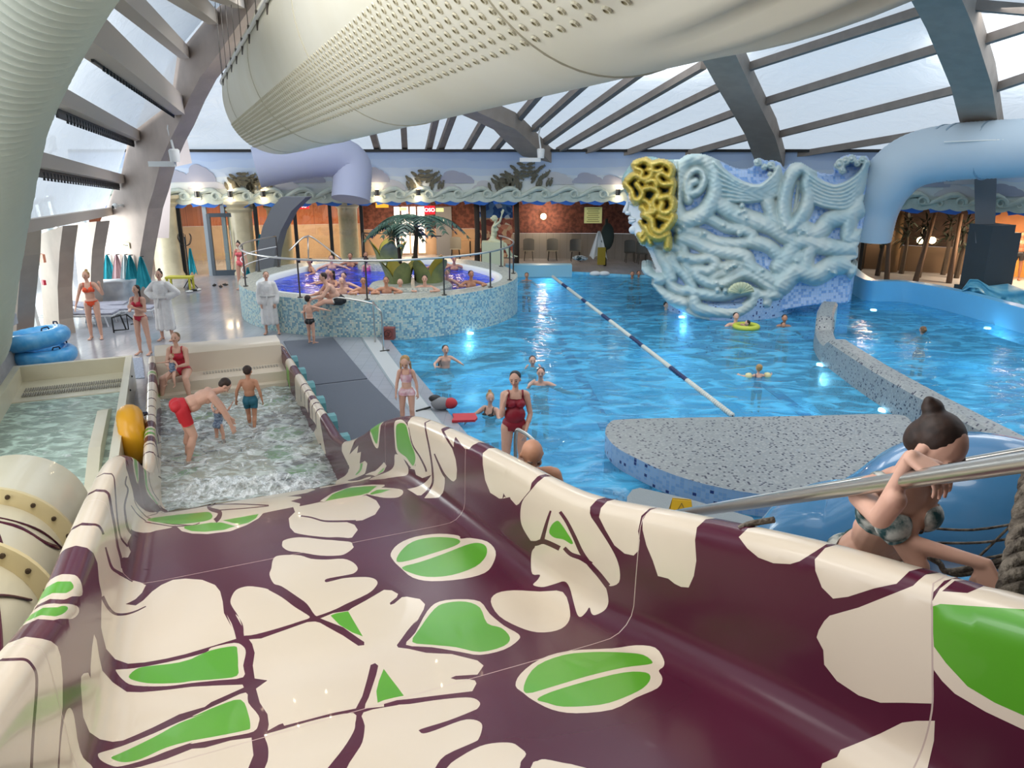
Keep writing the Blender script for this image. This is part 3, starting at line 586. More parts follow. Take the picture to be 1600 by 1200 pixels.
# fish of the mural, swimming in arcs
fb = MB(); fp = [(-.13, 0), (-.1, .03), (-.02, .05), (.06, .04), (.1, .012), (.15, .045), (.14, 0), (.15, -.045), (.1, -.012), (.06, -.04), (-.02, -.05), (-.1, -.03)]
fb.prism(fp, lambda p: Vector((p[0], 0, p[1])), lambda p: Vector((p[0], -.03, p[1])))
M_FISH = mat('fish_bronze', '#4b4738', .5, noise=(9, '#6b6650', .7)); fish0 = fb.build('fish_relief', M_FISH)
arcs = [(383, 283, 20, 3, 2.2, 0), (407, 287, 16, 2, 1.6, 0), (664, 284, 24, 3, 2.4, 1), (789, 286, 20, 3, 2.0, 2), (822, 281, 32, 4, 2.6, 3)]
names_ = ['left mural shoal above the glass doors', 'mural shoal between the wall lamps', 'smaller right mural shoal above the seated statue', 'largest mural shoal right of the seated statue']
first = True
for ax_, ay, rad, rows, span, gi in arcs:
    for r_ in range(rows):
        rr = rad-r_*6; nn = 8 if rows > 2 else 6
        for k in range(nn):
            a = PI*(.04+.92*k/(nn-1)); px, py = ax_-rr*1.15*math.cos(a), ay+8-rr*math.sin(a)*1.05
            L = FLx(px) + (k % 2)*.02; zc = PD(px, py, 29.5).z
            o = fish0 if first else fish0.copy()
            if not first: COL.objects.link(o)
            first = False; p = FW(L, zc, .05); q = FW(L+.2, zc, .05); d = (q-p); h = math.atan2(d.y, d.x)
            o.location = p; o.rotation_euler = (0, -(PI/2-a)*.9*(-1), h); s_ = 1.25; o.scale = (s_, 1, s_)
            tag(o, 'small bronze fish in the ' + names_[gi], 'fish ornament', 'fish of the ' + names_[gi])
# wave frieze
wb = MB(); bb = MB(); per = 1.12; k = 0; L = 1.0
def wpath(L, pts, off): return [FW(L+x, z, off) for x, z in pts]
while L < LEND-1.5:
    spi = [(.30+(.17-.022*i*.35)*math.cos(-.3+i*.55), 2.93+(.17-.022*i*.35)*math.sin(-.3+i*.55)) for i in range(16)]
    wb.tube(wpath(L, [(-.85, 2.80), (-.6, 2.86), (-.3, 3.02), (-.05, 3.14), (.18, 3.16), (.38, 3.08)]+spi[:0], .10), [.03, .06, .09, .10, .09, .06], 8)
    wb.tube(wpath(L, spi, .12), [.07-.003*i for i in range(16)], 6)
    spi2 = [(-.30+(.10-.018*i*.3)*math.cos(2.6-i*.55), 2.86+(.10-.018*i*.3)*math.sin(2.6-i*.55)) for i in range(12)]
    wb.tube(wpath(L, spi2, .11), [.045-.002*i for i in range(12)], 6)
    sc = [(-.56+.0+1.12*i/14, 2.70-.07*abs(math.sin(i/14*2*PI))) for i in range(15)]
    wb.prism([(x+L, z) for x, z in sc]+[(L+.56, 3.02), (L-.56, 3.02)], lambda p: FW(p[0], p[1], .02), lambda p: FW(p[0], p[1], .09))
    bb.prism([(L-.56, 2.55), (L-.3, 2.60), (L, 2.53), (L+.2, 2.52), (L+.35, 2.6), (L+.42, 2.8), (L+.56, 2.6), (L+.56, 2.9), (L-.56, 2.9)], lambda p: FW(p[0], p[1], -.02), lambda p: FW(p[0], p[1], .015+.045))
    L += per
fz = wb.build('wave_frieze', mat('frieze_stone', '#c6cfc4', .7, noise=(5, '#b2bcae', .6)), smooth=True, angle=45); tag(fz, 'long carved frieze of pale curling waves along the back wall', 'frieze', kind='structure')
o = bb.build('frieze_water', mat('frieze_blue', '#2c68c0', .5)); structure(o, 'blue painted wave strip under the pale frieze')
b = MB(); strip(b, 0, LEND, TOPZ-.0, TOPZ+.1, .06, 90, 0, .2); structure(b.build('trim_3', M_BLACK))
# ------------------------------------------------------------------ roof
DC = Vector((-1.3, 2.4)); DR = 28.9; DH = 6.5
def dome(x, y): r2 = ((x-DC.x)**2+(y-DC.y)**2)/DR**2; return TOPZ+.05+DH*(1-r2)
def PDOME(px, py, drop=0.0):
    r = ray(px, py); lo = 2.0; t = 3.0
    best = None
    while t < 60:
        p = CAM+r*t
        if p.z > dome(p.x, p.y)-drop and t > 6:
            a, c = t-.1, t
            for _ in range(20):
                m_ = (a+c)/2; q = CAM+r*m_
                if q.z > dome(q.x, q.y)-drop: c = m_
                else: a = m_
            return CAM+r*a
        if (Vector((p.x, p.y))-DC).length > DR-.05: break
        t += .1
    p = CAM+r*t; return Vector((p.x, p.y, dome(p.x, p.y)-drop))
b = MB(); NA, NR = 64, 16
def dpt(i, j):
    ang = R(28)+(R(116)-R(28))*i/NA; r = DR*(1-.72*(1-j/NR)); x, y = DC.x+r*math.cos(ang), DC.y+r*math.sin(ang); return (x, y, dome(x, y))
b.add([dpt(i, j) for j in range(NR+1) for i in range(NA+1)], [(j*(NA+1)+i, j*(NA+1)+i+1, (j+1)*(NA+1)+i+1, (j+1)*(NA+1)+i) for j in range(NR) for i in range(NA)])
film = b.build('ceiling', M_FILM, smooth=True); structure(film, 'white translucent film panels of the domed roof')
def roof_beam(name, pts, w, d, m, label, cat='roof beam', group='roof beams', k=5):
    P = []
    for (a, b_) in zip(pts, pts[1:]):
        for i in range(k): P.append((a[0]+(b_[0]-a[0])*i/k, a[1]+(b_[1]-a[1])*i/k))
    P.append(pts[-1]); Q = [PDOME(x, y, .06) for x, y in P]; n = len(Q); v = []
    for i, q in enumerate(Q):
        t = (Q[min(i+1, n-1)]-Q[max(i-1, 0)]).normalized(); s_ = Vector((t.y, -t.x, 0)).normalized()*w/2
        v += [q-s_, q+s_, q+s_-Vector((0, 0, d)), q-s_-Vector((0, 0, d))]
    bm_ = MB(); bm_.add(v, [(4*i+a, 4*i+(a+1) % 4, 4*i+4+(a+1) % 4, 4*i+4+a) for i in range(n-1) for a in range(4)]+[(0, 1, 2, 3), (4*n-4, 4*n-1, 4*n-2, 4*n-3)])
    o = bm_.build(name, m); o['kind'] = 'structure'; return o
M_PUR = mat('purlin_wood', '#8c827a', .7, noise=(3, '#7c736c', .6)); M_ARCH = mat('arch_concrete', '#a4968a', .75, noise=(2.5, '#978a7e', .6))
for pts in ([(640, 105), (788, 176), (857, 243)], [(1080, -40), (1154, 115), (1190, 185), (1208, 243)], [(1440, -110), (1489, 0), (1523, 100), (1540, 190), (1545, 246)]):
    roof_beam('roof_arch', pts, .95, .55, M_ARCH, '')
for a, c in (((190, 0), (0, 0)),): pass
PUR = [((898, 242), (1137, 124)), ((959, 242), (1160, 166)), ((1051, 242), (1176, 207)), ((872, 231), (1100, 95)), ((850, 218), (1010, 100)), ((835, 196), (930, 110)), ((809, 181), (860, 120)), ((762, 242), (802, 194)), ((722, 242), (775, 150)), ((684, 240), (720, 140)), ((667, 239), (690, 140)),
       ((633, 239), (628, 150)), ((592, 237), (570, 160)), ((822, 242), (845, 228)), ((1190, 155), (1481, 64)), ((1197, 210), (1505, 131)), ((1225, 240), (1520, 190)), ((1530, 58), (1640, 22)), ((1528, 140), (1640, 102)), ((1503, -2), (1640, 10)), ((1060, 40), (1470, -60)), ((1560, 196), (1660, 176)), ((1150, 105), (1470, 0))]
for a, c in PUR: roof_beam('roof_purlin', [a, c], .22, .22, M_PUR, '', k=8)
# left side of the roof: a leaning concrete arch, purlins and film between it and the duct
ND = Vector((.63, .77, 0)).normalized(); P0 = Vector((-12.4, 24.1, 0)); OFFE = 7.0
def PLD(px, py, off=0.0): return PPL(px, py, P0-ND*off, ND)
outer_e = [(148, 480), (150, 425), (153, 395), (157, 345), (178, 297), (190, 270), (200, 220), (213, 197), (231, 148), (246, 130), (272, 88), (288, 72), (320, 32), (352, 0), (420, -60)]
inner_e = [(480, -50), (400, 0), (338, 88), (312, 122), (295, 155), (278, 195), (265, 220), (252, 250), (240, 297), (231, 326), (225, 360), (219, 395), (213, 446), (212, 480)]
b = MB(); b.prism(outer_e+inner_e, lambda p: PLD(p[0], p[1]), lambda p: PLD(p[0], p[1])+ND*.45)
arch = b.build('concrete_arch', M_CONC); tag(arch, 'tall curved concrete arch where the towels hang on the left', 'concrete arch', kind='structure')
rows = [((350, -50), (300, -50), (372, 0), .3), ((300, 0), (240, -50), (333, 28), .26), ((197, 0), (137, -56), (288, 82), .26), ((135, 50), (75, 0), (276, 165), .42), ((85, 148), (25, 119), (213, 212), .24), ((42, 245), (-18, 232), (190, 280), .22), ((20, 357), (-40, 367), (172, 330), .2)]
lp = []
for _, e, d, w in rows: lp.append((PLD(*e, OFFE), PLD(*d), w))
for i, (e, d, w) in enumerate(lp):
    e2 = e+(e-d).normalized()*.5; bm_ = MB(); bm_.beam(e2, d, w*.9, w*1.1); o = bm_.build('roof_purlin', mat('purlin_pale', '#c6b9ad', .7)); o['kind'] = 'structure'
for i in range(len(lp)-1):
    (e0, d0, _), (e1, d1, _) = lp[i], lp[i+1]; back = Vector((-.35, .12, .12)); bm_ = MB()
    def fn(u, v, e0=e0, d0=d0, e1=e1, d1=d1):
        a = e0+(d0-e0)*u; c = e1+(d1-e1)*u; p = a+(c-a)*v; bulge = math.sin(PI*v)*.12*math.sin(PI*min(1, u*1.2)); return p+back*.5+Vector((-.6, .2, .5)).normalized()*bulge
    bm_.grid(fn, 24, 6); o = bm_.build('roof_film_panel', M_FILM, smooth=True); o['kind'] = 'structure'
# dark slots with fixings under the purlins
for i in (3, 4, 5):
    e, d, w = lp[i]; bm_ = MB(); n_ = 34
    for k in range(n_):
        t = .25+.75*k/n_; p = e+(d-e)*t+Vector((-.1, .03, -.17)); bm_.tube([p, p+(d-e).normalized()*.12+Vector((0, 0, -.14))], .012, 4); bm_.tube([p+Vector((0, 0, -.14)), p+(d-e).normalized()*.12], .012, 4)
    bm_.beam(e+(d-e)*.2+Vector((-.12, .04, -.2)), d+Vector((-.12, .04, -.2)), .04, .14); o = bm_.build('film_lacing', M_BLACK); o['kind'] = 'structure'
# ------------------------------------------------------------------ rooms under the mural band
def wstrip(name, px0, px1, z0, z1, off, m, n=10, th=.0, label=None):
    b = MB(); strip(b, FLx(px0), FLx(px1), z0, z1, off, n, 0, th); o = b.build(name, m); structure(o, label); return o
M_TERRA = tile_mat('terracotta_tiles', '#a8603a', '#8a4a2c', .16, .5, .12, .03); M_BEIGE = mat('beige_plaster', '#b59a7e', .7, noise=(2, '#a88d72', .6))
M_BROWN = mat('brown_speckle', '#7a4a40', .8, noise=(7, '#4c2d2a', .9)); M_GREYT = tile_mat('grey_wall_tiles', '#8f8d8a', '#7b7976', .3, .5)
M_ORANGE = mat('orange_plaster', '#b57a4c', .7, noise=(3, '#a86a40', .6))
b = MB(); strip(b, 0, LEND, 2.72, 2.74, -.2, 60)
cb = MB(); N_ = 60
for i in range(N_):
    a, c = LEND*i/N_, LEND*(i+1)/N_; cb.add([FW(a, 2.74, -.05), FW(c, 2.74, -.05), FW(c, 2.74, -5.2), FW(a, 2.74, -5.2)], [(0, 1, 2, 3)])
structure(cb.build('ceiling_2', mat('recess_ceiling', '#7d6f62', .8)), 'low ceiling over the rooms behind')
wstrip('wall_left_room', 130, 560, 1.45, 2.75, -4.6, M_TERRA, 12); wstrip('wall_left_room_lower', 130, 560, 0, 1.45, -4.55, M_BEIGE, 12)
wstrip('wall_bar', 560, 765, 1.15, 2.75, -5, M_BROWN, 8); wstrip('wall_bar_lower', 560, 765, 0, 1.15, -4.95, M_BEIGE, 8)
wstrip('wall_recess', 765, 1330, 1.1, 2.75, -3.4, M_BROWN, 16); wstrip('wall_recess_lower', 765, 1330, 0, 1.1, -3.35, M_GREYT, 16)
wstrip('wall_right_room', 1330, 1560, 1.0, 2.75, -4.2, mat('dark_brown_wall', '#3a2620', .8, noise=(4, '#22160f', .8)), 8); wstrip('wall_right_room_lower', 1330, 1560, 0, 1.0, -4.15, mat('tan_panel', '#5c4a3a', .7), 8)
wstrip('wall_far_right', 1545, 1900, 0, 2.75, -5.1, M_ORANGE, 8)
for px in (765, 1340):
    bm_ = MB(); L = FLx(px); bm_.beam(FW(L, 0, -3.3), FW(L, 0, -5), .12, 5.5); structure(bm_.build('trim_4', M_BLACK))
# glass front of the left room: posts, door, panes
def post(px, w=.16, m=None, z1=2.7, off=-.1, nm='glazing_post'):
    bm_ = MB(); p = FW(FLx(px), 0, off); q = FW(FLx(px)+.1, 0, off); bm_.box((p.x, p.y, z1/2), (w, .16, z1), math.atan2(q.y-p.y, q.x-p.x)); return structure(bm_.build(nm, m or M_BLACK))
M_GLASS = glass_mat('clear_glass', '#eef2ee', .10)
for px in (236, 275, 398, 458, 512, 562): post(px, .13)
for px in (232, 270, 318, 347): post(px, .14, mat('post_pale', '#8f9aa2', .5), nm='glazing_post')
wn = 1
for a, c in ((238, 318), (358, 398), (400, 458), (460, 512), (514, 562)):
    bm_ = MB(); strip(bm_, FLx(a), FLx(c), .05, 2.65, -.1, 4); o = bm_.build('window_%d' % wn, M_GLASS); structure(o, 'tall clear glass pane of the left room'); wn += 1
# framed glass door
La, Lb = FLx(325), FLx(362); d = thing('glass_door', 'grey framed glass door beside the hat stand under the mural', 'door', FW(La, 0, -.05)); d['kind'] = 'structure'
bm_ = MB(); 
for L in (La, Lb): p = FW(L, 1.15, -.02); bm_.box(p, (.12, .1, 2.3))
for z in (2.25, .1): bm_.beam(FW(La, z, -.02), FW(Lb, z, -.02), .1, .14 if z > 1 else .2)
attach(bm_.build('door_frame', M_DGREY), d)
bm_ = MB(); strip(bm_, La, Lb, .15, 2.2, -.02, 1); attach(bm_.build('pane', M_GLASS), d)
bm_ = MB(); p, q = FW(Lb-.15, .9, .1), FW(Lb-.15, 1.7, .1); bm_.tube([p, q], .018); bm_.tube([p, p+(FW(Lb-.15, .9, 0)-p)], .01); attach(bm_.build('door_handle', M_STEEL), d)
# round columns
def column(px, zc, r, label, top=2.75, m=None, off=None):
    p = PD(px, 400, zc); bm_ = MB(); c = (p.x, p.y, 0)
    bm_.lathe(c, [(0, 0), (r*1.12, 0), (r*1.12, .1), (r*1.05, .16), (r, .22), (r*.96, 1.3), (r, top-.42), (r*1.12, top-.36), (r*1.25, top-.3), (r*1.05, top-.22), (r*1.4, top-.1), (r*1.4, top), (0, top)], 28)
    o = bm_.build('stone_column', m or mat('marble', '#cfc6a8', .4, noise=(2.2, '#b5ac90', .7)), smooth=True, angle=40); o['kind'] = 'structure'; o['label'] = label; return o
column(262, 28.6, .48, 'marble column left of the glass door', 3.0); column(381, 29.5, .45, 'marble column behind the glass right of the door'); column(441, 30.6, .45, 'column beside the dark arch'); column(547, 31, .38, 'column behind the glass by the bar')
# second, darker arch standing in front of the glass
Q0 = PD(420, 460, 26.3); b = MB()
def AP(px, py): return PPL(px, py, Q0, Vector((.25, .97, 0)).normalized())
o_ = [(400, 472), (398, 430), (402, 390), (410, 355), (424, 325), (440, 308)]; i_ = [(478, 308), (455, 330), (438, 362), (430, 392), (426, 430), (426, 472)]
b.prism(o_+i_, lambda p: AP(*p), lambda p: AP(*p)+Vector((.1, .45, 0))); a2 = b.build('dark_arch', M_DARKCONC); structure(a2, 'curved dark grey arch foot in front of the glass rooms')
# big dark pillar on the right
p = PD(1542, 430, 24.0); b = MB(); rz = R(20); z1 = 4.6
b.box((p.x-.1, p.y, 1.2), (.95, .8, 2.4), rz); b.box((p.x+.0, p.y, .15), (1.35, 1.2, .3), rz); b.box((p.x-.1, p.y, .45), (1.15, 1.0, .12), rz); b.box((p.x+.25, p.y+.1, 1.3), (.9, .7, 1.7), rz)
pl = b.build('pillar', mat('pillar_dark', '#3b4247', .5)); structure(pl, 'dark rectangular pillar beside the right-hand room')
b = MB(); b.prism([(1522, 262), (1558, 262), (1554, 380), (1524, 380)], lambda q: PD(q[0], q[1], 23.6), lambda q: PD(q[0], q[1], 24.4)); structure(b.build('pillar_head', M_DARKCONC))
# ------------------------------------------------------------------ left window wall
plane = P0-ND*4.2
legs = [([(18, 352), (35, 352), (34, 400), (28, 470), (24, 560), (26, 640), (-5, 640), (2, 500), (8, 400)], 17.3, 'narrow pale concrete leg beside the ribbed duct'), ([(54, 368), (98, 353), (93, 395), (90, 450), (92, 500), (100, 545), (70, 550), (66, 470), (62, 410)], 20.2, 'pale concrete leg with the exit sign and red call point'),
        ([(112, 350), (151, 346), (144, 390), (142, 420), (141, 480), (143, 500), (122, 505), (122, 440), (117, 390)], 22.4, 'pale concrete leg with a round disc near the towels')]
for pts, zc, lab in legs:
    c = PD(pts[-2][0], pts[-2][1], zc); b = MB(); b.prism(pts, lambda p, c=c: PPL(p[0], p[1], c, ND), lambda p, c=c: PPL(p[0], p[1], c, ND)+ND*.35)
    o = b.build('concrete_leg', mat('pale_concrete', '#b3a598', .7, noise=(3, '#a89a8e', .6))); o['kind'] = 'structure'; o['label'] = lab
# glazing: slanting mullions and panes along the left side
gl0, gl1 = PD(20, 620, 15.6), PD(150, 500, 23.4); gdir = (gl1-gl0); gdir.z = 0
def GW(u, z): p = gl0+gdir*u; return Vector((p.x-.55-.1*z, p.y, z))
M_BLU = mat('mullion_blue', '#9aa6c4', .5)
for u in (-.35, -.1, .12, .30, .36, .52, .70, .86, 1.02):
    b = MB(); b.beam(GW(u, 0), GW(u+.02, 3.3), .09, .12); structure(b.build('window_mullion', M_BLU if u in (.3, .36) else M_WHITE))
for z in (.05, 3.2): b = MB(); b.beam(GW(-.6, z), GW(1.1, z), .1, .12); structure(b.build('window_rail', M_WHITE))
for i, (a, c) in enumerate(((-.6, -.1), (-.1, .3), (.36, .7), (.7, 1.02))):
    b = MB(); b.add([GW(a, .05), GW(c, .05), GW(c, 3.2), GW(a, 3.2)], [(0, 1, 2, 3)]); o = b.build('window_%d' % wn, M_GLASS); structure(o, 'bright tall window on the left'); wn += 1
b = MB(); b.add([(-60, -10, -.06), (-14.5, -10, -.06), (-16.5, 45, -.06), (-60, 45, -.06)], [(0, 1, 2, 3)]); o = b.build('outside_ground', mat('paving_light', '#dcdcda', .9)); structure(o)
# pale wall piece between the arch and the mural, lintel above the glass
b = MB(); b.prism([(236, 300), (262, 225), (285, 180), (300, 255), (268, 262), (264, 372), (228, 372), (232, 326)], lambda p: PD(p[0], p[1], 25.6), lambda p: PD(p[0], p[1], 26.1)); structure(b.build('wall_left_infill', mat('infill_pale', '#cbbfbc', .7)))
# unseen rear and right walls, added to darken the hall
b = MB(); b.add([(-16, -7, -1), (30, -7, -1), (30, -7, 11), (-16, -7, 11)], [(0, 1, 2, 3)]); structure(b.build('wall_rear', mat('wall_grey', '#7a7470', .8)))
b = MB(); b.add([(29, -7, -1), (29, 22, -1), (29, 22, 7), (29, -7, 9)], [(0, 1, 2, 3)]); structure(b.build('wall_right', MATS['wall_grey']))
b = MB(); b.add([(-10, -7, 8.4), (30, -7, 8.4), (30, 3.0, 9.6), (-10, 3.0, 9.6)], [(0, 1, 2, 3)]); structure(b.build('ceiling_3', mat('ceiling_timber', '#8b8076', .8)), 'closed roof over the slide tower')
# ------------------------------------------------------------------ ducts
M_DUCT = mat('duct_fabric', '#f0ecdc', .75, noise=(.7, '#e8e2cc', .6), bump=(3, .12))
DV, DRX, DRZ = 2.50, 1.12, 1.22
def dax(s): return SV(s, 0, 0)*0 + AX*s + PX*DV + Vector((0, 0, 6.38-.036*s))
def DU(s, a):
    k = 1.0
    if s > 18.6: k = max(.02, math.sqrt(max(0, 1-((s-18.6)/2.1)**2)))
    if s < 3.4: k = max(.1, 1-.5*((3.4-s)/2.6)**2)
    fold = (.05*math.sin(a*22)*max(0, min(1, (3.6-s)/1.5))) + (.02*math.sin(a*18)*max(0, min(1, (s-19)/1.5)))
    return dax(s)+PX*math.cos(a)*DRX*(k+fold)+Vector((0, 0, math.sin(a)*DRZ*(k+fold)))
duct = thing('air_duct', 'huge cream fabric air duct with rows of nozzles crossing the top of the view', 'air duct', dax(20.6))
b = MB(); b.grid(lambda u, v: DU(.8+v*19.9, u*2*PI), 112, 90, cu=True); attach(b.build('duct_skin', M_DUCT, smooth=True), duct)
for s in (4.2, 8.6, 13, 17.2, 19.4): b = MB(); b.tube([DU(s, k/60*2*PI)*1.0+(DU(s, k/60*2*PI)-dax(s)).normalized()*.004 for k in range(60)], .008, 4, closed=True); attach(b.build('seam', mat('duct_seam', '#d2cdb8', .8)), duct)
def near_angle(al, s=8.0):     # angle round the duct met by a sight line at elevation al in the duct's cross plane
    h = dax(s).z-CAM.z; best = None
    for k in range(720):
        a = k/720*2*PI; y, z = DV+DRX*math.cos(a), h+DRZ*math.sin(a); e = math.atan2(z, y)
        nrm_ = (math.cos(a)/DRX)*(-y)+(math.sin(a)/DRZ)*(-z)
        if nrm_ > 0 and (best is None or abs(e-al) < best[0]): best = (abs(e-al), a)
    return best[1]
top_a = near_angle(R(48), 14)
b = MB(); b.tube([DU(s, top_a)+(DU(s, top_a)-dax(s)).normalized()*.03 for s in [3.5+i*.4 for i in range(42)]], .03, 6); attach(b.build('track', M_WHITE, smooth=True), duct)
hk = MB()
for i in range(14):
    s = 5+i*1.1; p = DU(s, top_a+.12); q = dax(s)+Vector((0, 0, 4)); hk.tube([p, p+Vector((0, 0, .25))], .018, 5); hk.tube([p+Vector((0, 0, .2)), p+Vector((0, 0, 3.2))], .006, 4)
attach(hk.build('hanger', M_DSTEEL), duct)
na = [near_angle(R(12.6+(30.5-12.6)*i/9)) for i in range(10)]
M_NOZ = mat('nozzle_rim', '#ddd6bd', .6); M_HOLE = mat('nozzle_hole', '#a39a7a', .9); nozs = []
def noz_geo(bm_, s, a):
    c = DU(s, a); n_ = (DU(s, a)-dax(s)).normalized(); t = AX; x = n_.cross(t).normalized(); y = x.cross(n_)
    rim = []
    for r, hgt in ((.028, .0), (.024, .012), (.016, .012), (.014, .005)):
        rim += [c+n_*hgt+(x*math.cos(2*PI*k/10)+y*math.sin(2*PI*k/10))*r for k in range(10)]
    o = len(bm_.v); bm_.v += [tuple(v) for v in rim]
    for j in range(3):
        for k in range(10): bm_.f.append((o+j*10+k, o+j*10+(k+1) % 10, o+(j+1)*10+(k+1) % 10, o+(j+1)*10+k)); bm_.m.append(0 if j < 2 else 1)
    bm_.f.append(tuple(o+30+k for k in range(10))); bm_.m.append(1)
sp = [(s, a) for a in na for s in [2.6+.15*i for i in range(118)]]
sp.sort(key=lambda q: q[0])
for s, a in sp[:100]:
    b = MB(); noz_geo(b, s, a); attach(b.build('nozzle', [M_NOZ, M_HOLE], smooth=False), duct)
b = MB()
for s, a in sp[100:]: noz_geo(b, s, a)
o = b.build('nozzles', [M_NOZ, M_HOLE]); attach(o, duct); o['kind'] = 'stuff'
M_BDUCT = mat('blue_grey_duct', '#bccbd6', .6, bump=(4, .1))
def ribbed(name, label, pts, r, m, n=24, step=.12, rib=.012, ang=60):
    P = catmull(pts, 10); L = [0]
    for a, c in zip(P, P[1:]): L.append(L[-1]+(c-a).length)
    N = max(8, int(L[-1]/step*2)); Q = []; rr = []
    for i in range(N+1):
        t = L[-1]*i/N; j = 0
        while j < len(L)-2 and L[j+1] < t: j += 1
        Q.append(P[j]+(P[j+1]-P[j])*((t-L[j])/(L[j+1]-L[j]))); rb = r if not hasattr(r, '__len__') else float(np.interp(j/10, range(len(r)), r)); rr.append(rb+(rib if i % 2 else 0))
    b = MB(); b.tube(Q, rr, n); o = b.build(name, m, smooth=True, angle=ang); return tag(o, label, 'air duct')
bd_ = ribbed('air_duct', 'blue-grey round duct on the right that bends down behind the carved wave wall', [PD(1350, 372, 24.6), PD(1362, 325, 24.2), PD(1385, 285, 23.6), PD(1425, 252, 23), PD(1490, 238, 22.4), PD(1600, 232, 21.6), PD(1800, 228, 20.5)], .80, M_BDUCT, 28, .1, .010)
for (x0, y0, z0), (x1, y1, z1) in (((1470, 240, 22.6), (1473, 240, 22.55)), ((1490, 238, 22.4), (1493, 238, 22.35)), ((1540, 235, 22.0), (1543, 235, 21.96))):
    b = MB(); b.tube([PD(x0, y0, z0), PD(x1, y1, z1)], .825, 36); attach(b.build('band', mat('duct_band', '#8fa6b8', .5), smooth=True, angle=40), bd_)
b = MB(); b.tube([PD(1475, 222, 21.75), PD(1600, 217, 20.95), PD(1720, 213, 20.2)], .02, 6); attach(b.build('cable', M_WHITE), bd_)
ribbed('air_duct', 'grey-blue duct behind the great duct with an elbow pointing down over the frieze', [PD(400, 262, 26.6), PD(480, 248, 27), PD(528, 246, 27.4), PD(549, 258, 27.6), PD(550, 285, 27.6), PD(548, 312, 27.6)], .68, mat('lilac_duct', '#aeb4cb', .7), 28, .12, .012)
ribbed('air_duct', 'pale grey-green ribbed duct dropping down the left edge to a stone plinth', [PD(130, -150, 5.6), PD(62, -50, 6.2), PD(2, 60, 6.9), PD(-40, 160, 7.6), PD(-56, 240, 8.4), PD(-70, 330, 9.6), PD(-84, 430, 11.6), PD(-88, 520, 14.2)], (.48, .53, .58, .63, .68, .76, .9, 1.05), mat('ribbed_greygreen', '#c6cdc2', .6), 40, .11, .030, 12)
b = MB(); p = PZ(-20, 612, 0); b.box((p.x-.15, p.y+.2, .35), (1.0, 1.0, .7), .2); b.box((p.x-.15, p.y+.2, .95), (.85, .85, .5), .2); b.box((p.x-.15, p.y+.2, 1.3), (1.15, 1.15, .22), .2)
o = b.build('stone_plinth', mat('plinth_stone', '#c9c5c2', .7, noise=(4, '#b5b0ae', .7))); tag(o, 'pale stone plinth at the left edge under the ribbed duct', 'plinth', kind='structure')
# ------------------------------------------------------------------ carved wave wall with the golden-haired head
def sc_pts(t): return [tuple(float(v) for v in w.split(',')) for w in t.split()]
SIL = sc_pts("180,95 230,85 300,100 380,105 400,100 440,75 520,72 580,90 640,120 700,150 760,160 810,140 805,110 840,95 880,110 920,110 960,125 980,160 1010,130 1070,120 1120,150 1180,180 1250,185 1250,140 1280,100 1340,75 1400,85 1440,85 1460,130 1450,200 1435,280 1420,340 1430,400 1400,560 1385,600 1390,650 1350,670 1385,700 1380,740 1350,780 1345,860 1330,905 1200,910 1000,940 940,965 850,995 700,1005 560,1005 440,970 380,935 330,905 290,860 240,800 250,770 200,745 185,700 240,695 262,712 215,600 180,580 150,530 135,505 130,470 118,445 125,430 115,415 90,402 105,360 110,330 95,290 75,240 80,200 110,150 140,110")
SIL = [(v.x, v.y) for v in catmull([Vector((x, y, 0)) for x, y in SIL], 3, True)]
CRS = [("400,440 375,380 370,300 385,200 420,120 480,95 540,105 590,170 600,250 580,330 530,400 460,435 420,440", 32, .55), ("445,330 430,260 440,200 480,160 520,170 535,220 510,270 470,295 450,280 458,240 485,225", 17, .5),
  ("380,480 450,500 520,520 600,560 700,570 780,560 800,520 740,490 660,480 560,430 500,430", 22, .35), ("400,540 480,560 560,600 660,620 760,640 790,700 880,760 960,780 990,700 930,620 880,580 800,560", 26, .4),
  ("400,640 480,660 560,650 600,680 560,720 480,720 520,770 620,800 760,740 880,800 940,850 860,860 760,830 640,860 520,850 440,830", 21, .38), ("340,640 330,720 350,800 400,830 470,830 440,760 380,700 360,650", 20, .35),
  ("480,880 500,930 600,950 720,950 800,900 820,850", 24, .4), ("600,330 700,400 800,440 900,470 980,520 1040,560 1000,640 950,700", 34, .42), ("620,260 600,330 560,380 520,420", 24, .35), ("890,340 930,440 990,480 1000,520", 28, .4),
  ("1060,560 1120,560 1180,580 1290,600 1380,590", 32, .5), ("1110,730 1105,640 1150,575", 26, .45), ("1060,480 1160,510 1230,440 1330,420 1410,360", 32, .5), ("1405,340 1345,440 1335,540 1400,530", 28, .5), ("960,800 1050,720 1150,745 1250,690 1350,685 1375,720", 36, .5), ("1020,660 1080,640 1000,760 960,800", 20, .4),
  ("990,470 975,380 985,280 1020,190 1070,150 1115,180 1105,240 1115,300 1095,380 1050,450 1005,485", 27, .6), ("1060,230 1050,320 1035,400", 12, .2), ("500,760 440,700 420,600 390,560", 18, .3), ("620,700 700,680 740,690 700,730 620,740 580,760", 16, .28), ("880,900 900,840 940,760", 22, .35), ("270,560 300,640 330,700 350,760", 22, .4), ("250,800 300,850 360,880 420,900", 24, .35), ("200,710 240,760 290,770", 24, .45), ("220,560 300,560 380,600", 18, .3), ("420,900 460,960 560,990", 14, .2)]
for i in range(7): CRS.append((f"{590-4*i},{120+34*i} {660+4*i},{185+24*i} {740+6*i},{235+16*i} {840+3*i},{255+11*i} {915+4*i},{200+16*i} {945+2*i},{150+10*i}", 13, .62-.04*i))
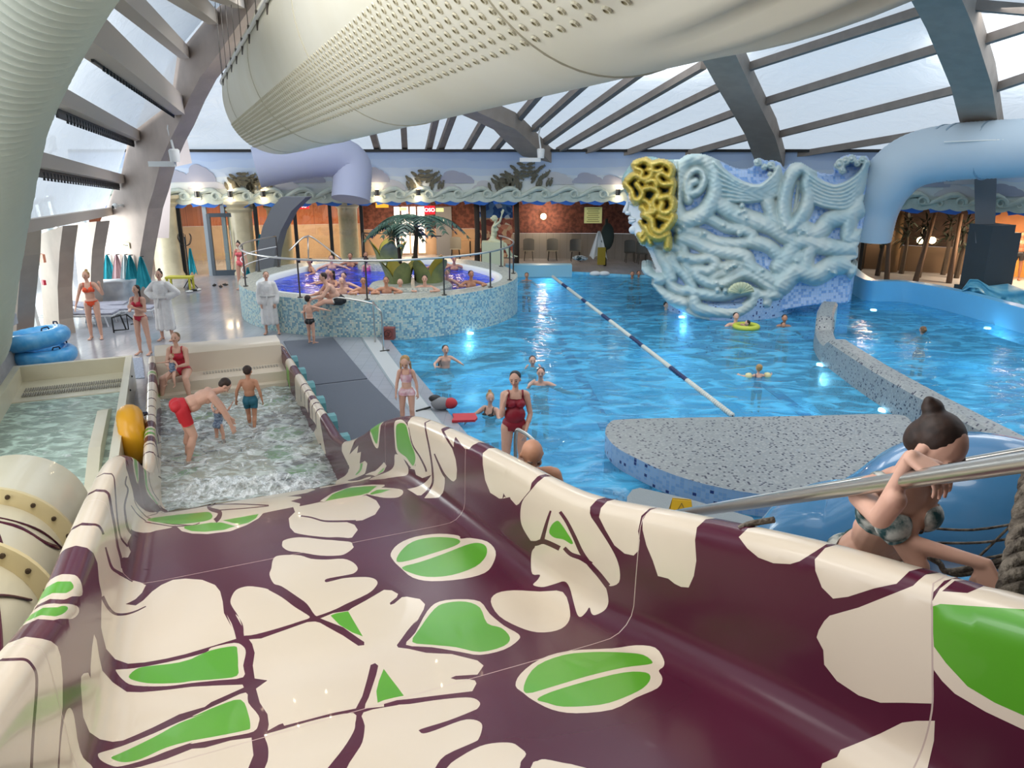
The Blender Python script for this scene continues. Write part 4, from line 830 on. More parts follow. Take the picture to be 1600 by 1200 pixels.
for i in range(7): CRS.append((f"{1120-2*i},{190+22*i} {1190},{235+20*i} {1260},{255+19*i} {1330},{235+22*i} {1400-3*i},{180+24*i} {1435-3*i},{120+20*i}", 13, .68-.04*i))
BALLS = [(830, 120, 24), (868, 145, 20), (905, 135, 24), (935, 160, 20), (900, 185, 18), (1285, 130, 34), (1320, 110, 26), (1355, 100, 24), (1385, 125, 22), (1415, 105, 24), (1440, 125, 18), (1300, 165, 22), (745, 360, 14), (760, 390, 16), (735, 400, 14), (770, 430, 14), (640, 470, 14), (730, 515, 16), (535, 515, 14), (600, 790, 16), (635, 800, 16), (610, 830, 16), (650, 835, 15), (680, 700, 16), (705, 690, 14), (660, 715, 14), (1050, 670, 14), (860, 718, 12), (1085, 500, 18), (1060, 520, 14), (1110, 520, 14), (430, 650, 16), (480, 440, 14), (510, 450, 12), (1230, 720, 18), (1260, 735, 14), (390, 500, 16), (420, 480, 14)]
YEL = [("110,220 150,190 200,215 240,190 240,140 200,110 150,130", 21, .5), ("95,240 130,280 140,320 170,330 190,290 160,240", 18, .5), ("250,130 300,120 350,150 340,200 300,180 270,200 300,240 350,240", 20, .5), ("190,270 240,260 280,290 250,340 260,390 220,400 190,370", 20, .45), ("290,320 340,310 360,360 330,400 290,390 300,350", 22, .5), ("150,340 200,330 230,360 230,420 250,450", 18, .4), ("200,410 240,440 250,490 290,510 340,460 360,420", 22, .5), ("210,480 230,520 280,540 330,520", 20, .45), ("310,480 330,530 330,590", 20, .4), ("170,520 190,560 215,530 235,570", 14, .35), ("330,200 360,230 350,290", 18, .45), ("210,230 250,220 270,250", 16, .5), ("220,160 270,170 300,160", 16, .5), ("280,420 310,430 350,440", 18, .45), ("180,450 200,500 175,535", 14, .35), ("150,150 190,170 180,200", 16, .5)]
xs_, ys_ = np.meshgrid(np.arange(60, 1480, 4.2), np.arange(60, 1018, 4.2)); Hh = np.zeros_like(xs_); Cc = np.zeros(xs_.shape, dtype=int)
def dist_poly(pts):
    P = catmull([Vector((x, y, 0)) for x, y in pts], 6); d = np.full(xs_.shape, 1e9)
    for a, c in zip(P, P[1:]):
        vx, vy = c.x-a.x, c.y-a.y; L = vx*vx+vy*vy+1e-9; t = np.clip(((xs_-a.x)*vx+(ys_-a.y)*vy)/L, 0, 1); d = np.minimum(d, np.hypot(xs_-a.x-t*vx, ys_-a.y-t*vy))
    return d
for t_, r_, h_ in CRS:
    r_ *= 1.32 if r_ > 15 else 1.05
    d = dist_poly(sc_pts(t_)); hh = np.where(d < r_*1.25, h_*np.sqrt(np.clip(1-(d/(r_*1.25))**2, 0, 1)), 0); up = hh > Hh; Hh = np.maximum(Hh, hh); Cc[up & (hh > .05)] = 1
    skirt = np.where(d < r_*2.4, h_*.32*(1-d/(r_*2.4)), 0); Hh = np.maximum(Hh, skirt)
for x, y, r_ in BALLS:
    d = np.hypot(xs_-x, ys_-y); hh = np.where(d < r_, .55*np.sqrt(np.clip(1-(d/r_)**2, 0, 1))*(.7+.3*np.cos(d/r_*7)), 0)+np.where(d < r_, .2, 0); up = hh > Hh; Hh = np.maximum(Hh, hh); Cc[up] = 1
head = (xs_ < 385) & (ys_ < 600) & (xs_+.25*(ys_-300) < 400); Cc[head & (Cc == 0)] = 3; Hh[head] = np.maximum(Hh[head]*.4, .25)
face = (xs_ < 205-.0*(ys_)) & (ys_ > 300) & (ys_ < 540) & (xs_ < 190+.05*(ys_-400)); Cc[face] = 4; Hh[face] = .35+.25*np.clip((xs_[face]-90)/100, 0, 1)
neck = (ys_ >= 540) & (xs_ < 330) & (ys_ < 760); Cc[neck & (Cc != 1)] = 4
for t_, r_, h_ in YEL:
    d = dist_poly(sc_pts(t_)); hh = np.where(d < r_*1.2, .45+h_*np.sqrt(np.clip(1-(d/(r_*1.2))**2, 0, 1)), 0); up = hh > Hh; Hh = np.maximum(Hh, hh); Cc[up] = 2
cream_b = (Cc == 0) & (Hh > .105); Cc[cream_b] = 1
Hh += .02*np.sin(xs_*.11+np.sin(ys_*.05)*3)*np.sin(ys_*.13)*(Cc == 1)
def s2p(x, y): return 950+x/3.5556, 220+y/3.5556
def s_zc(px): return 22.3+((px-1150)/190)**2*.9+max(0, (1010-px)/40)**2*.25
nr, nc = xs_.shape; vv = []
inm = np.zeros(xs_.shape, dtype=bool); sil = SIL
for (x0, y0), (x1, y1) in zip(sil, sil[1:]+sil[:1]):
    if y0 != y1: inm ^= ((y0 > ys_) != (y1 > ys_)) & (xs_ < (x1-x0)*(ys_-y0)/(y1-y0)+x0)
# round the rim of the silhouette
for _ in range(4):
    Hp = np.pad(np.where(inm, Hh, -.35), 1, mode='edge'); Hs = (Hp[:-2, 1:-1]+Hp[2:, 1:-1]+Hp[1:-1, :-2]+Hp[1:-1, 2:]+2*Hh)/6; Hh = np.where(inm, .5*Hh+.5*Hs, Hh)
for i in range(nr):
    for j in range(nc):
        px, py = s2p(xs_[i, j], ys_[i, j]); vv.append(tuple(PD(px, py, s_zc(px)-Hh[i, j]*1.15)))
ff = []; fm = []
for i in range(nr-1):
    for j in range(nc-1):
        if inm[i, j] and inm[i+1, j] and inm[i, j+1] and inm[i+1, j+1]: ff.append((i*nc+j, i*nc+j+1, (i+1)*nc+j+1, (i+1)*nc+j)); fm.append(int(Cc[i, j]))
me = bpy.data.meshes.new('carved_wave_wall'); me.from_pydata(vv, [], ff)
M_SCB = mosaic_mat('sculpture_mosaic', ['#7fa6dc', '#b3cbee', '#3f62ae', '#8fb6e6', '#d5e2f2'], [3, 3, 2, 2, 1.5], .085, grout='#a9bfd8')
M_SCC = mat('sculpture_cream', '#c6d0cc', .75, noise=(1.2, '#a9c2c6', .8)); M_SCY = mosaic_mat('golden_mosaic', ['#c9b04a', '#b8a040', '#d8c264', '#a8985a'], [3, 3, 2, 1], .05, grout='#b5a050')
M_SCT = mat('sculpture_teal', '#6f9aa0', .7, noise=(3, '#9fb4ae', .8)); M_SCF = mat('sculpture_face', '#d5dde2', .6)
for m_ in (M_SCB, M_SCC, M_SCY, M_SCT, M_SCF): me.materials.append(m_)
me.polygons.foreach_set('material_index', fm); me.polygons.foreach_set('use_smooth', [True]*len(fm))
bm = bmesh.new(); bm.from_mesh(me); bmesh.ops.delete(bm, geom=[v for v in bm.verts if not v.link_faces], context='VERTS')
be = [e for e in bm.edges if e.is_boundary]; r_ = bmesh.ops.extrude_edge_only(bm, edges=be); nv = [g for g in r_['geom'] if isinstance(g, bmesh.types.BMVert)]
for v in nv: v.co += (Vector((v.co.x, v.co.y, 0))-Vector((CAM.x, CAM.y, 0))).normalized()*1.3
bm.normal_update(); bm.to_mesh(me); bm.free()
set_uv(me, lambda co, n: (co.x*.98+co.y*.1, co.z))
sculpt = bpy.data.objects.new('carved_wave_wall', me); COL.objects.link(sculpt)
tag(sculpt, 'great carved wall of curling cream waves over blue mosaic ending in a golden-haired head', 'sculpture')
# profile details of the face: brow, nose, lips as modelled relief on the head
b = MB(); Mh = lambda x, y, dz: PD(*s2p(x, y), s_zc(s2p(x, y)[0])-dz)
b.tube([Mh(112, 330, .45), Mh(108, 352, .5), Mh(98, 380, .5), Mh(97, 398, .5)], [.05, .05, .07, .1], 8); b.ell(Mh(112, 402, .5), (.1, .1, .06)); b.tube([Mh(122, 430, .5), Mh(150, 434, .62)], [.07, .02], 8); b.tube([Mh(124, 450, .5), Mh(150, 444, .62)], [.07, .02], 8); b.ell(Mh(140, 495, .5), (.13, .13, .12))
b.tube([Mh(116, 338, .55), Mh(150, 332, .7), Mh(180, 345, .7)], .03, 6)
attach(b.build('face_features', M_SCF, smooth=True), sculpt)
eb = MB(); eb.ell(Mh(140, 352, .62), (.11, .08, .04)); attach(eb.build('eye', mat('eye_shade', '#9fb0b8', .6), smooth=True), sculpt)  # eye in a greyer tone than the face
sh = MB()
for k in range(9):
    a = R(200+k*17); c0 = Mh(735, 845, .55); sh.tube([c0, c0+Vector((math.cos(a)*.38, -.08, -math.sin(a)*.32-.02+.0))], [.03, .075], 6)
attach(sh.build('shell', mat('shell_cream', '#c9cfae', .6), smooth=True), sculpt)
# mosaic foot of the wall
foot = [PZ(x, y, -.1) for x, y in ((1040, 484), (1085, 497), (1150, 501), (1215, 496), (1250, 482), (1290, 474), (1330, 468))]
foot = catmull(foot, 5); b = MB(); k = len(foot); bk = [p+Vector((p.x*.03, 1.0, 0)) for p in foot]
L = [0]
for a, c in zip(foot, foot[1:]): L.append(L[-1]+(c-a).length)
zt = [.25+.25*(i/k) + (.65 if i > k*.55 else .65*max(0, (i-k*.35)/(k*.2))) for i in range(k)]
b.add([(p.x, p.y, -1.2) for p in foot]+[(p.x, p.y, zt[i]) for i, p in enumerate(foot)]+[(p.x, p.y, zt[i]+.1) for i, p in enumerate(bk)], [(j*k+i, j*k+i+1, (j+1)*k+i+1, (j+1)*k+i) for j in range(2) for i in range(k-1)])
o = b.build('mosaic_foot', M_SPECL, smooth=False, uv=uv_box); attach(o, sculpt)
# ================================================================== raised round whirlpool
WC = Vector((-3.95, 23.25, 0)); WR = 4.12; WZ = .95
def circ(r, z, n=72, a0=0, a1=2*PI): return [WC+Vector((r*math.cos(a0+(a1-a0)*i/n), r*math.sin(a0+(a1-a0)*i/n), z)) for i in range(n+(0 if abs(a1-a0-2*PI) < 1e-6 else 1))]
spa = thing('whirlpool', 'raised round whirlpool basin clad in pale blue-green mosaic', 'whirlpool', WC)
def ring_uv(co, n):
    if abs(n.z) > .7: return (co.x, co.y)
    return (math.atan2(co.y-WC.y, co.x-WC.x)*WR, co.z)
def spa_r(a):   # inner edge of the basin: three soft lobes
    return 3.30+.22*math.cos(3*(a-R(100)))
n = 96; b = MB(); A = [2*PI*i/n for i in range(n)]
o0 = [WC+Vector((WR*math.cos(a), WR*math.sin(a), -.9)) for a in A]; o1 = [WC+Vector((WR*math.cos(a), WR*math.sin(a), WZ)) for a in A]
b.add(o0+o1, [(i, (i+1) % n, n+(i+1) % n, n+i) for i in range(n)]); attach(b.build('outer_wall', M_PALE, smooth=True, uv=ring_uv), spa)
b = MB(); i0 = [WC+Vector(((spa_r(a)+.22)*math.cos(a), (spa_r(a)+.22)*math.sin(a), WZ)) for a in A]
b.add(o1+i0, [(i, (i+1) % n, n+(i+1) % n, n+i) for i in range(n)]); attach(b.build('rim', M_RIM, uv=uv_box), spa)
b = MB(); i1 = [WC+Vector((spa_r(a)*math.cos(a), spa_r(a)*math.sin(a), WZ-.02)) for a in A]; i2 = [WC+Vector((spa_r(a)*math.cos(a), spa_r(a)*math.sin(a), WZ-.25)) for a in A]
b.add(i0+i1+i2, [(j*n+i, j*n+(i+1) % n, (j+1)*n+(i+1) % n, (j+1)*n+i) for j in range(2) for i in range(n)]); attach(b.build('coping', mat('coping_white', '#d7dcdc', .35), smooth=True), spa)
b = MB(); i3 = [WC+Vector((spa_r(a)*math.cos(a), spa_r(a)*math.sin(a), WZ-.9)) for a in A]; b.add(i2+i3, [(i, (i+1) % n, n+(i+1) % n, n+i) for i in range(n)]+[tuple(range(n, 2*n))]); attach(b.build('basin', mat('spa_blue', '#2f63dd', .4)), spa)
b = MB(); b.add([p-Vector((0, 0, -.11)) for p in i2], [tuple(range(n))]); o = face_up(b.build('spa_water', M_SPA)); tag(o, 'bubbling deep blue water in the raised whirlpool', 'water', kind='stuff')
# planted islands with big yellow-green leaf cups
def island(px, py, rx, ry, name, label):
    c = PZ(px, py, WZ); t = thing(name, label, 'planter', (c.x, c.y, WZ-.6)); b = MB(); b.lathe((c.x, c.y, 0), [(1, WZ-.6), (1, WZ+.02), (.94, WZ+.09), (0, WZ+.09)], 40, sx=rx, sy=ry)
    attach(b.build('island_rim', M_RIM, smooth=True, angle=40, uv=uv_box), t); return t, c
M_LEAFO = mat('leaf_cup_green', '#86905c', .6, noise=(4, '#5f6c4c', .6)); M_LEAFI = mat('leaf_cup_yellow', '#b3a53f', .5)
def cup(t, c, cx, cy, r, h, n_=6, a0=0):
    for k in range(n_):
        a = a0+2*PI*k/n_; b = MB()
        for mi, off in ((0, 0.0), (1, -.05)):
            def fn(u, v, off=off):
                w_ = max(.02, math.cos(max(0, v-.25)/.75*PI/2))**.75
                ang = a+(u-.5)*w_*(2*PI/n_)*1.0; rr = r*(.80+.10*v+.38*v*v)+off; return Vector((c.x+cx+rr*math.cos(ang), c.y+cy+rr*math.sin(ang), WZ+.05+h*v))
            b.grid(fn, 8, 10, mi)
        attach(b.build('leaf', [M_LEAFO, M_LEAFI], smooth=True), t)
t1, c1 = island(642, 447, 1.15, .95, 'planter_island', 'front island of the whirlpool with two big leaf cups'); cup(t1, c1, -.35, .1, .42, .66, 4, .5); cup(t1, c1, .5, .25, .46, .70, 4, 1.0)
t2, c2 = island(606, 412, 1.0, .8, 'planter_island', 'rear island of the whirlpool with one big leaf cup'); cup(t2, c2, .05, 0, .5, .72, 4, .2)
# palm
pc = Vector((c1.x+.12, c1.y+.45, WZ)); pt = thing('palm_tree', 'tall artificial palm growing from the front whirlpool island', 'palm', pc)
trunk = [pc, pc+Vector((-.02, 0, .8)), pc+Vector((.03, 0, 1.35)), pc+Vector((0, 0, 1.75))]
b = MB(); b.tube(catmull(trunk, 6), [.07-.001*i for i in range(19)], 10); b.tube(catmull([pc+Vector((-.5, .5, .1)), pc+Vector((-.55, .5, .9)), pc+Vector((-.6, .5, 1.5))], 6), .05, 8); attach(b.build('trunk', mat('palm_trunk', '#4a3d33', .9), smooth=True), pt)
M_FROND = mat('palm_leaf', '#1f3f33', .5, noise=(4, '#2f5a42', .6))
def frond(base, az, ln, droop, lift):
    b = MB(); P = []
    for i in range(13):
        t = i/12; r_ = ln*t; P.append(base+Vector((math.cos(az)*r_, math.sin(az)*r_, lift*t-droop*t*t)))
    b.tube(P, [.014-.0008*i for i in range(13)], 5)
    for i in range(1, 13):
        for sg in (-1, 1):
            p = P[i]; d = (P[i]-P[i-1]).normalized(); s_ = d.cross(Vector((0, 0, 1))).normalized()*sg; l_ = .38*math.sin(PI*min(.92, i/13+.12))+.05
            for q in (0, .5):
                pp = p-d*q*.1; e = pp+s_*l_*.85+d*l_*.5+Vector((0, 0, -.25*l_)); w_ = d*.022
                b.add([pp-w_, pp+w_, (pp+e)/2+w_*1.2+Vector((0, 0, .02)), e, (pp+e)/2-w_*1.2+Vector((0, 0, .02))], [(0, 1, 2, 3, 4)])
    attach(b.build('frond', M_FROND), pt)
for i in range(13): frond(trunk[-1], i*2.4+.3, 1.15+.2*(i % 3), 1.0+.25*(i % 2), .65+.2*((i*7) % 4)/3)
for i in range(6): frond(pc+Vector((-.6, .5, 1.5)), i*1.05+.5, .95, .8, .5)
# guard rail round the whirlpool
rail = thing('guard_rail', 'curved steel guard rail standing on the whirlpool rim', 'railing', WC+Vector((0, -4, WZ)))
ang = lambda px, py: math.atan2(PZ(px, py, WZ).y-WC.y, PZ(px, py, WZ).x-WC.x)
RR = 4.0; a0, a1 = R(-205), R(28)
b = MB(); b.tube([WC+Vector((RR*math.cos(a0+(a1-a0)*i/70), RR*math.sin(a0+(a1-a0)*i/70), WZ+.98)) for i in range(71)], .026, 8); attach(b.build('top_rail', M_STEEL, smooth=True), rail)
for a in [R(x) for x in (-205, -190, -172, -150, -112, -86, -57, -33, -14, 4, 26)]:
    p = WC+Vector((RR*math.cos(a), RR*math.sin(a), WZ)); b = MB(); b.tube([p, p+Vector((0, 0, .97))], .022, 8); b.lathe(p, [(0, 0), (.07, 0), (.07, .02), (0, .02)], 12); attach(b.build('post', M_DSTEEL, smooth=False), rail)
b = MB(); a2 = R(-150)
for h in (.35, .65): b.tube([WC+Vector((RR*math.cos(a0+(a2-a0)*i/12), RR*math.sin(a0+(a2-a0)*i/12), WZ+h)) for i in range(13)], .012, 6)
attach(b.build('rope', M_WHITE), rail)
# stair handrail behind (left) and the one in front
h = thing('stair_rail', 'bent steel stair handrail rising behind the left side of the whirlpool', 'handrail', PD(484, 400, 26.2)); b = MB()
b.tube(catmull([PD(452, 392, 25.6), PD(470, 374, 25.8), PD(478, 370, 25.9), PD(490, 372, 26), PD(533, 405, 25.6)], 4), .03, 8); b.tube([PD(481, 371, 25.9), PD(482, 405, 25.9)], .025, 8); attach(b.build('tube', M_STEEL, smooth=True), h)
h = thing('stair_rail', 'thin steel handrail behind the palm', 'handrail', PD(567, 400, 27.2)); b = MB(); b.tube([PD(566, 364, 27.2), PD(690, 369, 27.6)], .02, 6); b.tube([PD(567, 364, 27.2), PD(595, 395, 26.6)], .02, 6); b.tube([PD(566, 364, 27.2), PD(566, 402, 27.2)], .02, 6); attach(b.build('tube', M_DSTEEL, smooth=True), h)
p0, p1 = PZ(586, 535, 0), PZ(599, 548, 0)
h = thing('entry_rail', 'pale arched steel handrail in front of the whirlpool by the pool corner', 'handrail', (p1.x, p1.y, 0)); b = MB()
b.tube(catmull([Vector((p0.x, p0.y, 0)), Vector((p0.x, p0.y, .85)), Vector((p0.x-.08, p0.y+.05, .98)), PD(525, 465, 19.0), PD(522, 474, 19.0)], 5), .02, 8); b.tube(catmull([Vector((p1.x, p1.y, 0)), Vector((p1.x, p1.y, .85)), Vector((p1.x-.1, p1.y+.1, 1.0)), Vector((p0.x-.02, p0.y+.1, 1.0))], 5), .022, 8); attach(b.build('tube', M_STEEL, smooth=True), h)
b = MB(); b.beam(PZ(594, 549, .015), PZ(608, 547, .015), .04, .03); attach(b.build('foot_plate', M_DSTEEL), h)
# ------------------------------------------------------------------ sign cube
p = PZ(607, 531, 0); sgn = thing('no_diving_sign', 'small brown square sign block at the foot of the whirlpool wall', 'sign', (p.x, p.y, 0)); b = MB(); b.box((p.x, p.y+.1, .15), (.30, .2, .30), -.1); attach(b.build('block', mat('sign_brown', '#8a4a42', .6)), sgn)
b = MB(); c = Vector((p.x, p.y-.006, .15)); b.tube([c+Vector((math.cos(k/20*2*PI)*.10, 0, math.sin(k/20*2*PI)*.10)) for k in range(20)], .008, 4, closed=True); b.tube([c+Vector((-.03, 0, .05)), c+Vector((.03, 0, .0)), c+Vector((-.01, 0, -.06))], .01, 5); b.tube([c+Vector((-.07, 0, -.07)), c+Vector((.07, 0, .07))], .006, 4); attach(b.build('symbol', mat('sign_dark', '#3b1f1c', .6)), sgn)
# ------------------------------------------------------------------ curved mosaic divider wall and mosaic platform
top = [PZ(x, y, .5) for x, y in ((1296, 478), (1290, 492), (1290, 508), (1298, 522), (1312, 533), (1335, 548), (1375, 573), (1430, 604), (1500, 641), (1600, 692), (1700, 742), (1850, 815))]
top = catmull([Vector((p.x, p.y, 0)) for p in top], 8); k = len(top); L = [0]
for a, c in zip(top, top[1:]): L.append(L[-1]+(c-a).length)
def dz(l): return .62 if l < 2.2 else (.62-.27*min(1, (l-2.2)/.25) if l < 3.9 else min(.52, .35+.17*(l-3.9)/.25))
lf, rg = offs(top, .2), offs(top, -.2); H_ = [dz(l) for l in L]
b = MB(); prof = []
for off_, zf in ((.21, lambda h: -1.2), (.21, lambda h: h-.07), (.15, lambda h: h), (-.15, lambda h: h), (-.21, lambda h: h-.07), (-.21, lambda h: -1.2)):
    P_ = offs(top, off_); prof.append([(p.x, p.y, zf(H_[i])) for i, p in enumerate(P_)])
vv = [v for r_ in prof for v in r_]; b.add(vv, [(j*k+i, j*k+i+1, (j+1)*k+i+1, (j+1)*k+i) for j in range(5) for i in range(k-1)], 0)
b.add([r_[0] for r_ in prof], [tuple(range(6))])
div = b.build('divider_wall', M_SPEC, uv=uv_box); tag(div, 'long curved low wall of speckled grey mosaic dividing the two pools', 'divider wall', kind='structure')
pz = .22; plat = [PZ(x, y, pz) for x, y in ((948, 682), (946, 672), (953, 660), (975, 655), (1100, 652), (1250, 650), (1395, 647), (1425, 660), (1448, 690), (1600, 760), (1640, 840), (1500, 815), (1230, 778), (1130, 763), (1050, 741), (990, 714), (962, 698))]
plat = [Vector((v.x, v.y, 0)) for v in catmull([Vector((p.x, p.y, 0)) for p in plat], 3, True)]; n = len(plat)
b = MB(); b.add([(p.x, p.y, pz) for p in plat]+[(p.x, p.y, -.9) for p in plat], [tuple(range(n))], 0); b.f += [(i, (i+1) % n, n+(i+1) % n, n+i) for i in range(n)]; b.m += [1]*n
o = b.build('mosaic_platform', [M_SPEC, M_SPECL], uv=uv_box); tag(o, 'flat speckled mosaic platform standing in the pool', 'platform', kind='structure')
b = MB(); sh_ = [(W2(945, 700, -.5)), W2(1000, 735, -.5), W2(1100, 780, -.5), (9, 7.5), (13, 6), (12, 4.7), (5.6, 4.9), W2(1180, 850, -.5), W2(1000, 790, -.5)]
b.add([(x, y, -.5) for x, y in sh_], [tuple(range(len(sh_)))]); structure(b.build('shallow_shelf', M_SPECL, uv=uv_box), 'shallow speckled shelf under the water')
# lane rope with floats
p, q = PZ(862, 431, -.09), PZ(1145, 650, -.09); d = q-p; n_ = int(d.length/.09); lane = thing('lane_rope', 'floating lane rope of white discs with navy sections across the big pool', 'lane rope', (p.x, p.y, -.09))
b = MB(); b.tube([p, q], .012, 6); attach(b.build('cable', M_BLACK), lane)
secs = [0, .12, .17, .30, .335, .45, .50, .62, .68, .80, .86, 1.0]
for i in range(len(secs)-1):
    a_, c_ = p+d*secs[i], p+d*secs[i+1]; m_ = int((c_-a_).length/.085); b = MB(); Mx = (c_-a_).normalized().to_track_quat('Z', 'Y').to_matrix()
    for k_ in range(m_): b.lathe(a_+(c_-a_)*((k_+.5)/m_), [(.012, -.03), (.05, -.02), (.06, 0), (.05, .02), (.012, .03)], 8, rot=Mx)
    o = b.build('float_section', mat('lane_navy', '#16295a', .4) if i % 2 else mat('lane_white', '#cfd0c8', .4), smooth=True); o['kind'] = 'stuff'; attach(o, lane)
# shell fountain on the right
so_ = [(1505, 445), (1515, 436), (1528, 436), (1545, 446), (1575, 444), (1600, 452), (1640, 458), (1640, 520), (1600, 514), (1570, 508), (1545, 495), (1530, 478), (1512, 468), (1503, 458)]
xs2 = 26; gb = MB(); zc0 = 23.4
def shp(u, v):
    px = 1503+130*u; topy = np.interp(px, [1503, 1515, 1528, 1545, 1575, 1600, 1640], [452, 436, 436, 446, 443, 452, 458]); boty = np.interp(px, [1503, 1515, 1530, 1545, 1570, 1600, 1640], [458, 470, 480, 495, 508, 514, 520])
    py = topy+(boty-topy)*v; h_ = .45*math.sin(PI*min(1, v*1.1))+.16*math.sin(v*17+math.sin(u*9)*2)*max(0, 1-v*1.6)+.06*math.sin(u*60)*min(1, v*2)*(v > .35)+.04*math.sin(u*37+v*30)*(v > .35)
    if v == 0: h_ = -.6
    return PD(px, py, zc0-h_-.3*u)
gb.grid(shp, 90, 36); o = gb.build('shell_fountain', mat('shell_turquoise', '#78b9cc', .5, noise=(3, '#3f9ac0', .8)), smooth=True); tag(o, 'turquoise wavy shell sculpture at the right edge of the pool', 'sculpture')
# underwater lamps
for i, (px, py) in enumerate(((1065, 495), (1365, 484), (1543, 512), (1282, 569), (1380, 640), (735, 520), (860, 432))):
    p = PZ(px, py, -.13); b = MB(); b.lathe(p, [(0, -.03), (.09, -.03), (.09, .012), (0, .018)], 14); o = b.build('pool_lamp', mat('lamp_glow', '#ffffff', .3, emit='#e8f8ff', estr=9)); lab = ['beside the foot of the carved wall', 'near the curved blue wall', 'below the turquoise shell', 'against the bend of the divider wall', 'at the tip of the mosaic platform', 'in front of the whirlpool wall', 'at the far end of the lane rope'][i]
    tag(o, 'small glowing underwater lamp ' + lab, 'pool lamp')
    ld = bpy.data.lights.new('pool_light', 'POINT'); ld.energy = 22; ld.color = (.6, .9, 1); ld.shadow_soft_size = .2; lo = bpy.data.objects.new('pool_light', ld); COL.objects.link(lo); lo.location = (p.x, p.y, -.5)
for px, py in ((715, 432), (540, 445), (600, 425), (690, 450)):
    p = PZ(px, py, .9); ld = bpy.data.lights.new('spa_light', 'POINT'); ld.energy = 45; ld.color = (.1, .25, 1); ld.shadow_soft_size = .05; lo = bpy.data.objects.new('spa_light', ld); COL.objects.link(lo); lo.location = (p.x, p.y, .55)
# ================================================================== people
class Prims:
    def __init__(s): s.c = []; s.e = []   # cones (a, b, ra, rb, tag), ellipsoids (c, radii, rot, tag)
    def cone(s, a, b, ra, rb, tag): s.c.append((Vector(a), Vector(b), ra, rb, tag))
    def ell(s, c, r, rot, tag): s.e.append((Vector(c), r, rot, tag))
    def mesh(s):
        m = MB()
        for a, b, ra, rb, _ in s.c:
            d = b-a; L = d.length
            if L < 1e-6: m.ell(a, ra, 12, 8); continue
            M = d.to_track_quat('Z', 'Y').to_matrix(); n = 12; prof = []
            for k in range(0, 5): t = -PI/2+PI/2*k/4; prof.append((max(ra*math.cos(t), 1e-4), ra*math.sin(t)))
            for k in range(0, 5): t = PI/2*k/4; prof.append((max(rb*math.cos(t), 1e-4), L+rb*math.sin(t)))
            o = len(m.v); m.lathe(a, prof, n, rot=M); m.f.append(tuple(o+k for k in range(n))[::-1]); m.m.append(0); o2 = o+(len(prof)-1)*n; m.f.append(tuple(o2+k for k in range(n))); m.m.append(0)
        for c, r, rot, _ in s.e: m.ell(c, r, 16, 10, rot=rot)
        return m
    def remesh(s, vox, smooth=3):
        m = s.mesh(); me = bpy.data.meshes.new('tmp'); me.from_pydata(m.v, [], m.f)
        bm = bmesh.new(); bm.from_mesh(me); bmesh.ops.remove_doubles(bm, verts=bm.verts, dist=vox*.05); bmesh.ops.recalc_face_normals(bm, faces=bm.faces); bm.to_mesh(me); bm.free()
        o = bpy.data.objects.new('tmp', me); COL.objects.link(o); md = o.modifiers.new('r', 'REMESH'); md.mode = 'VOXEL'; md.voxel_size = vox; md.adaptivity = 0
        if smooth: ms = o.modifiers.new('s', 'SMOOTH'); ms.factor = .6; ms.iterations = smooth
        dg = bpy.context.evaluated_depsgraph_get(); out = bpy.data.meshes.new_from_object(o.evaluated_get(dg)); bpy.data.objects.remove(o)
        out.polygons.foreach_set('use_smooth', [True]*len(out.polygons)); return out
    def classify(s, me):
        n = len(me.vertices); P = np.zeros(n*3); me.vertices.foreach_get('co', P); P = P.reshape(-1, 3); best = np.full(n, 1e9); tg = np.zeros(n, dtype=int); tt = np.zeros(n); tags = []
        for a, b, ra, rb, t in s.c:
            a_, d = np.array(a), np.array(b-a); L = d@d+1e-12; k = np.clip((P-a_)@d/L, 0, 1); dd = np.linalg.norm(P-a_-k[:, None]*d, axis=1)-(ra+(rb-ra)*k)
            if t not in tags: tags.append(t)
            m = dd < best; best[m] = dd[m]; tg[m] = tags.index(t); tt[m] = k[m]
        for c, r, rot, t in s.e:
            R_ = np.array(rot or Matrix.Identity(3)); q = (P-np.array(c))@R_; r = np.array(r if hasattr(r, '__len__') else (r,)*3); l = np.linalg.norm(q/r, axis=1); dd = (l-1)*r.min()
            if t not in tags: tags.append(t)
            m = dd < best; best[m] = dd[m]; tg[m] = tags.index(t); tt[m] = 0
        return P, np.array(tags)[tg], tt
def V3(*a): return Vector(a)
def skin_mat(name, col, col2):
    return mat(name, col, .5, noise=(6, col2, .4), spec=.35)
SKIN = {'fair': skin_mat('skin_fair', '#dcae98', '#cf9a84'), 'tan': skin_mat('skin_tan', '#c48f72', '#b47d62'), 'pale': skin_mat('skin_pale', '#e3bda8', '#d6a894'), 'dark': skin_mat('skin_dark', '#8a5a44', '#7a4c38')}
HAIR = {'brown': mat('hair_brown', '#3a261c', .6, noise=(30, '#22140e', .8)), 'black': mat('hair_black', '#17130f', .5), 'blond': mat('hair_blond', '#b8925e', .6, noise=(30, '#8a6a40', .8)), 'grey': mat('hair_grey', '#77706a', .7), 'fair': mat('hair_fair', '#8a6848', .6, noise=(30, '#6b4c32', .8))}
M_EYE = mat('eye_dark', '#2a1c16', .3); M_LIP = mat('lip', '#b5665c', .5)
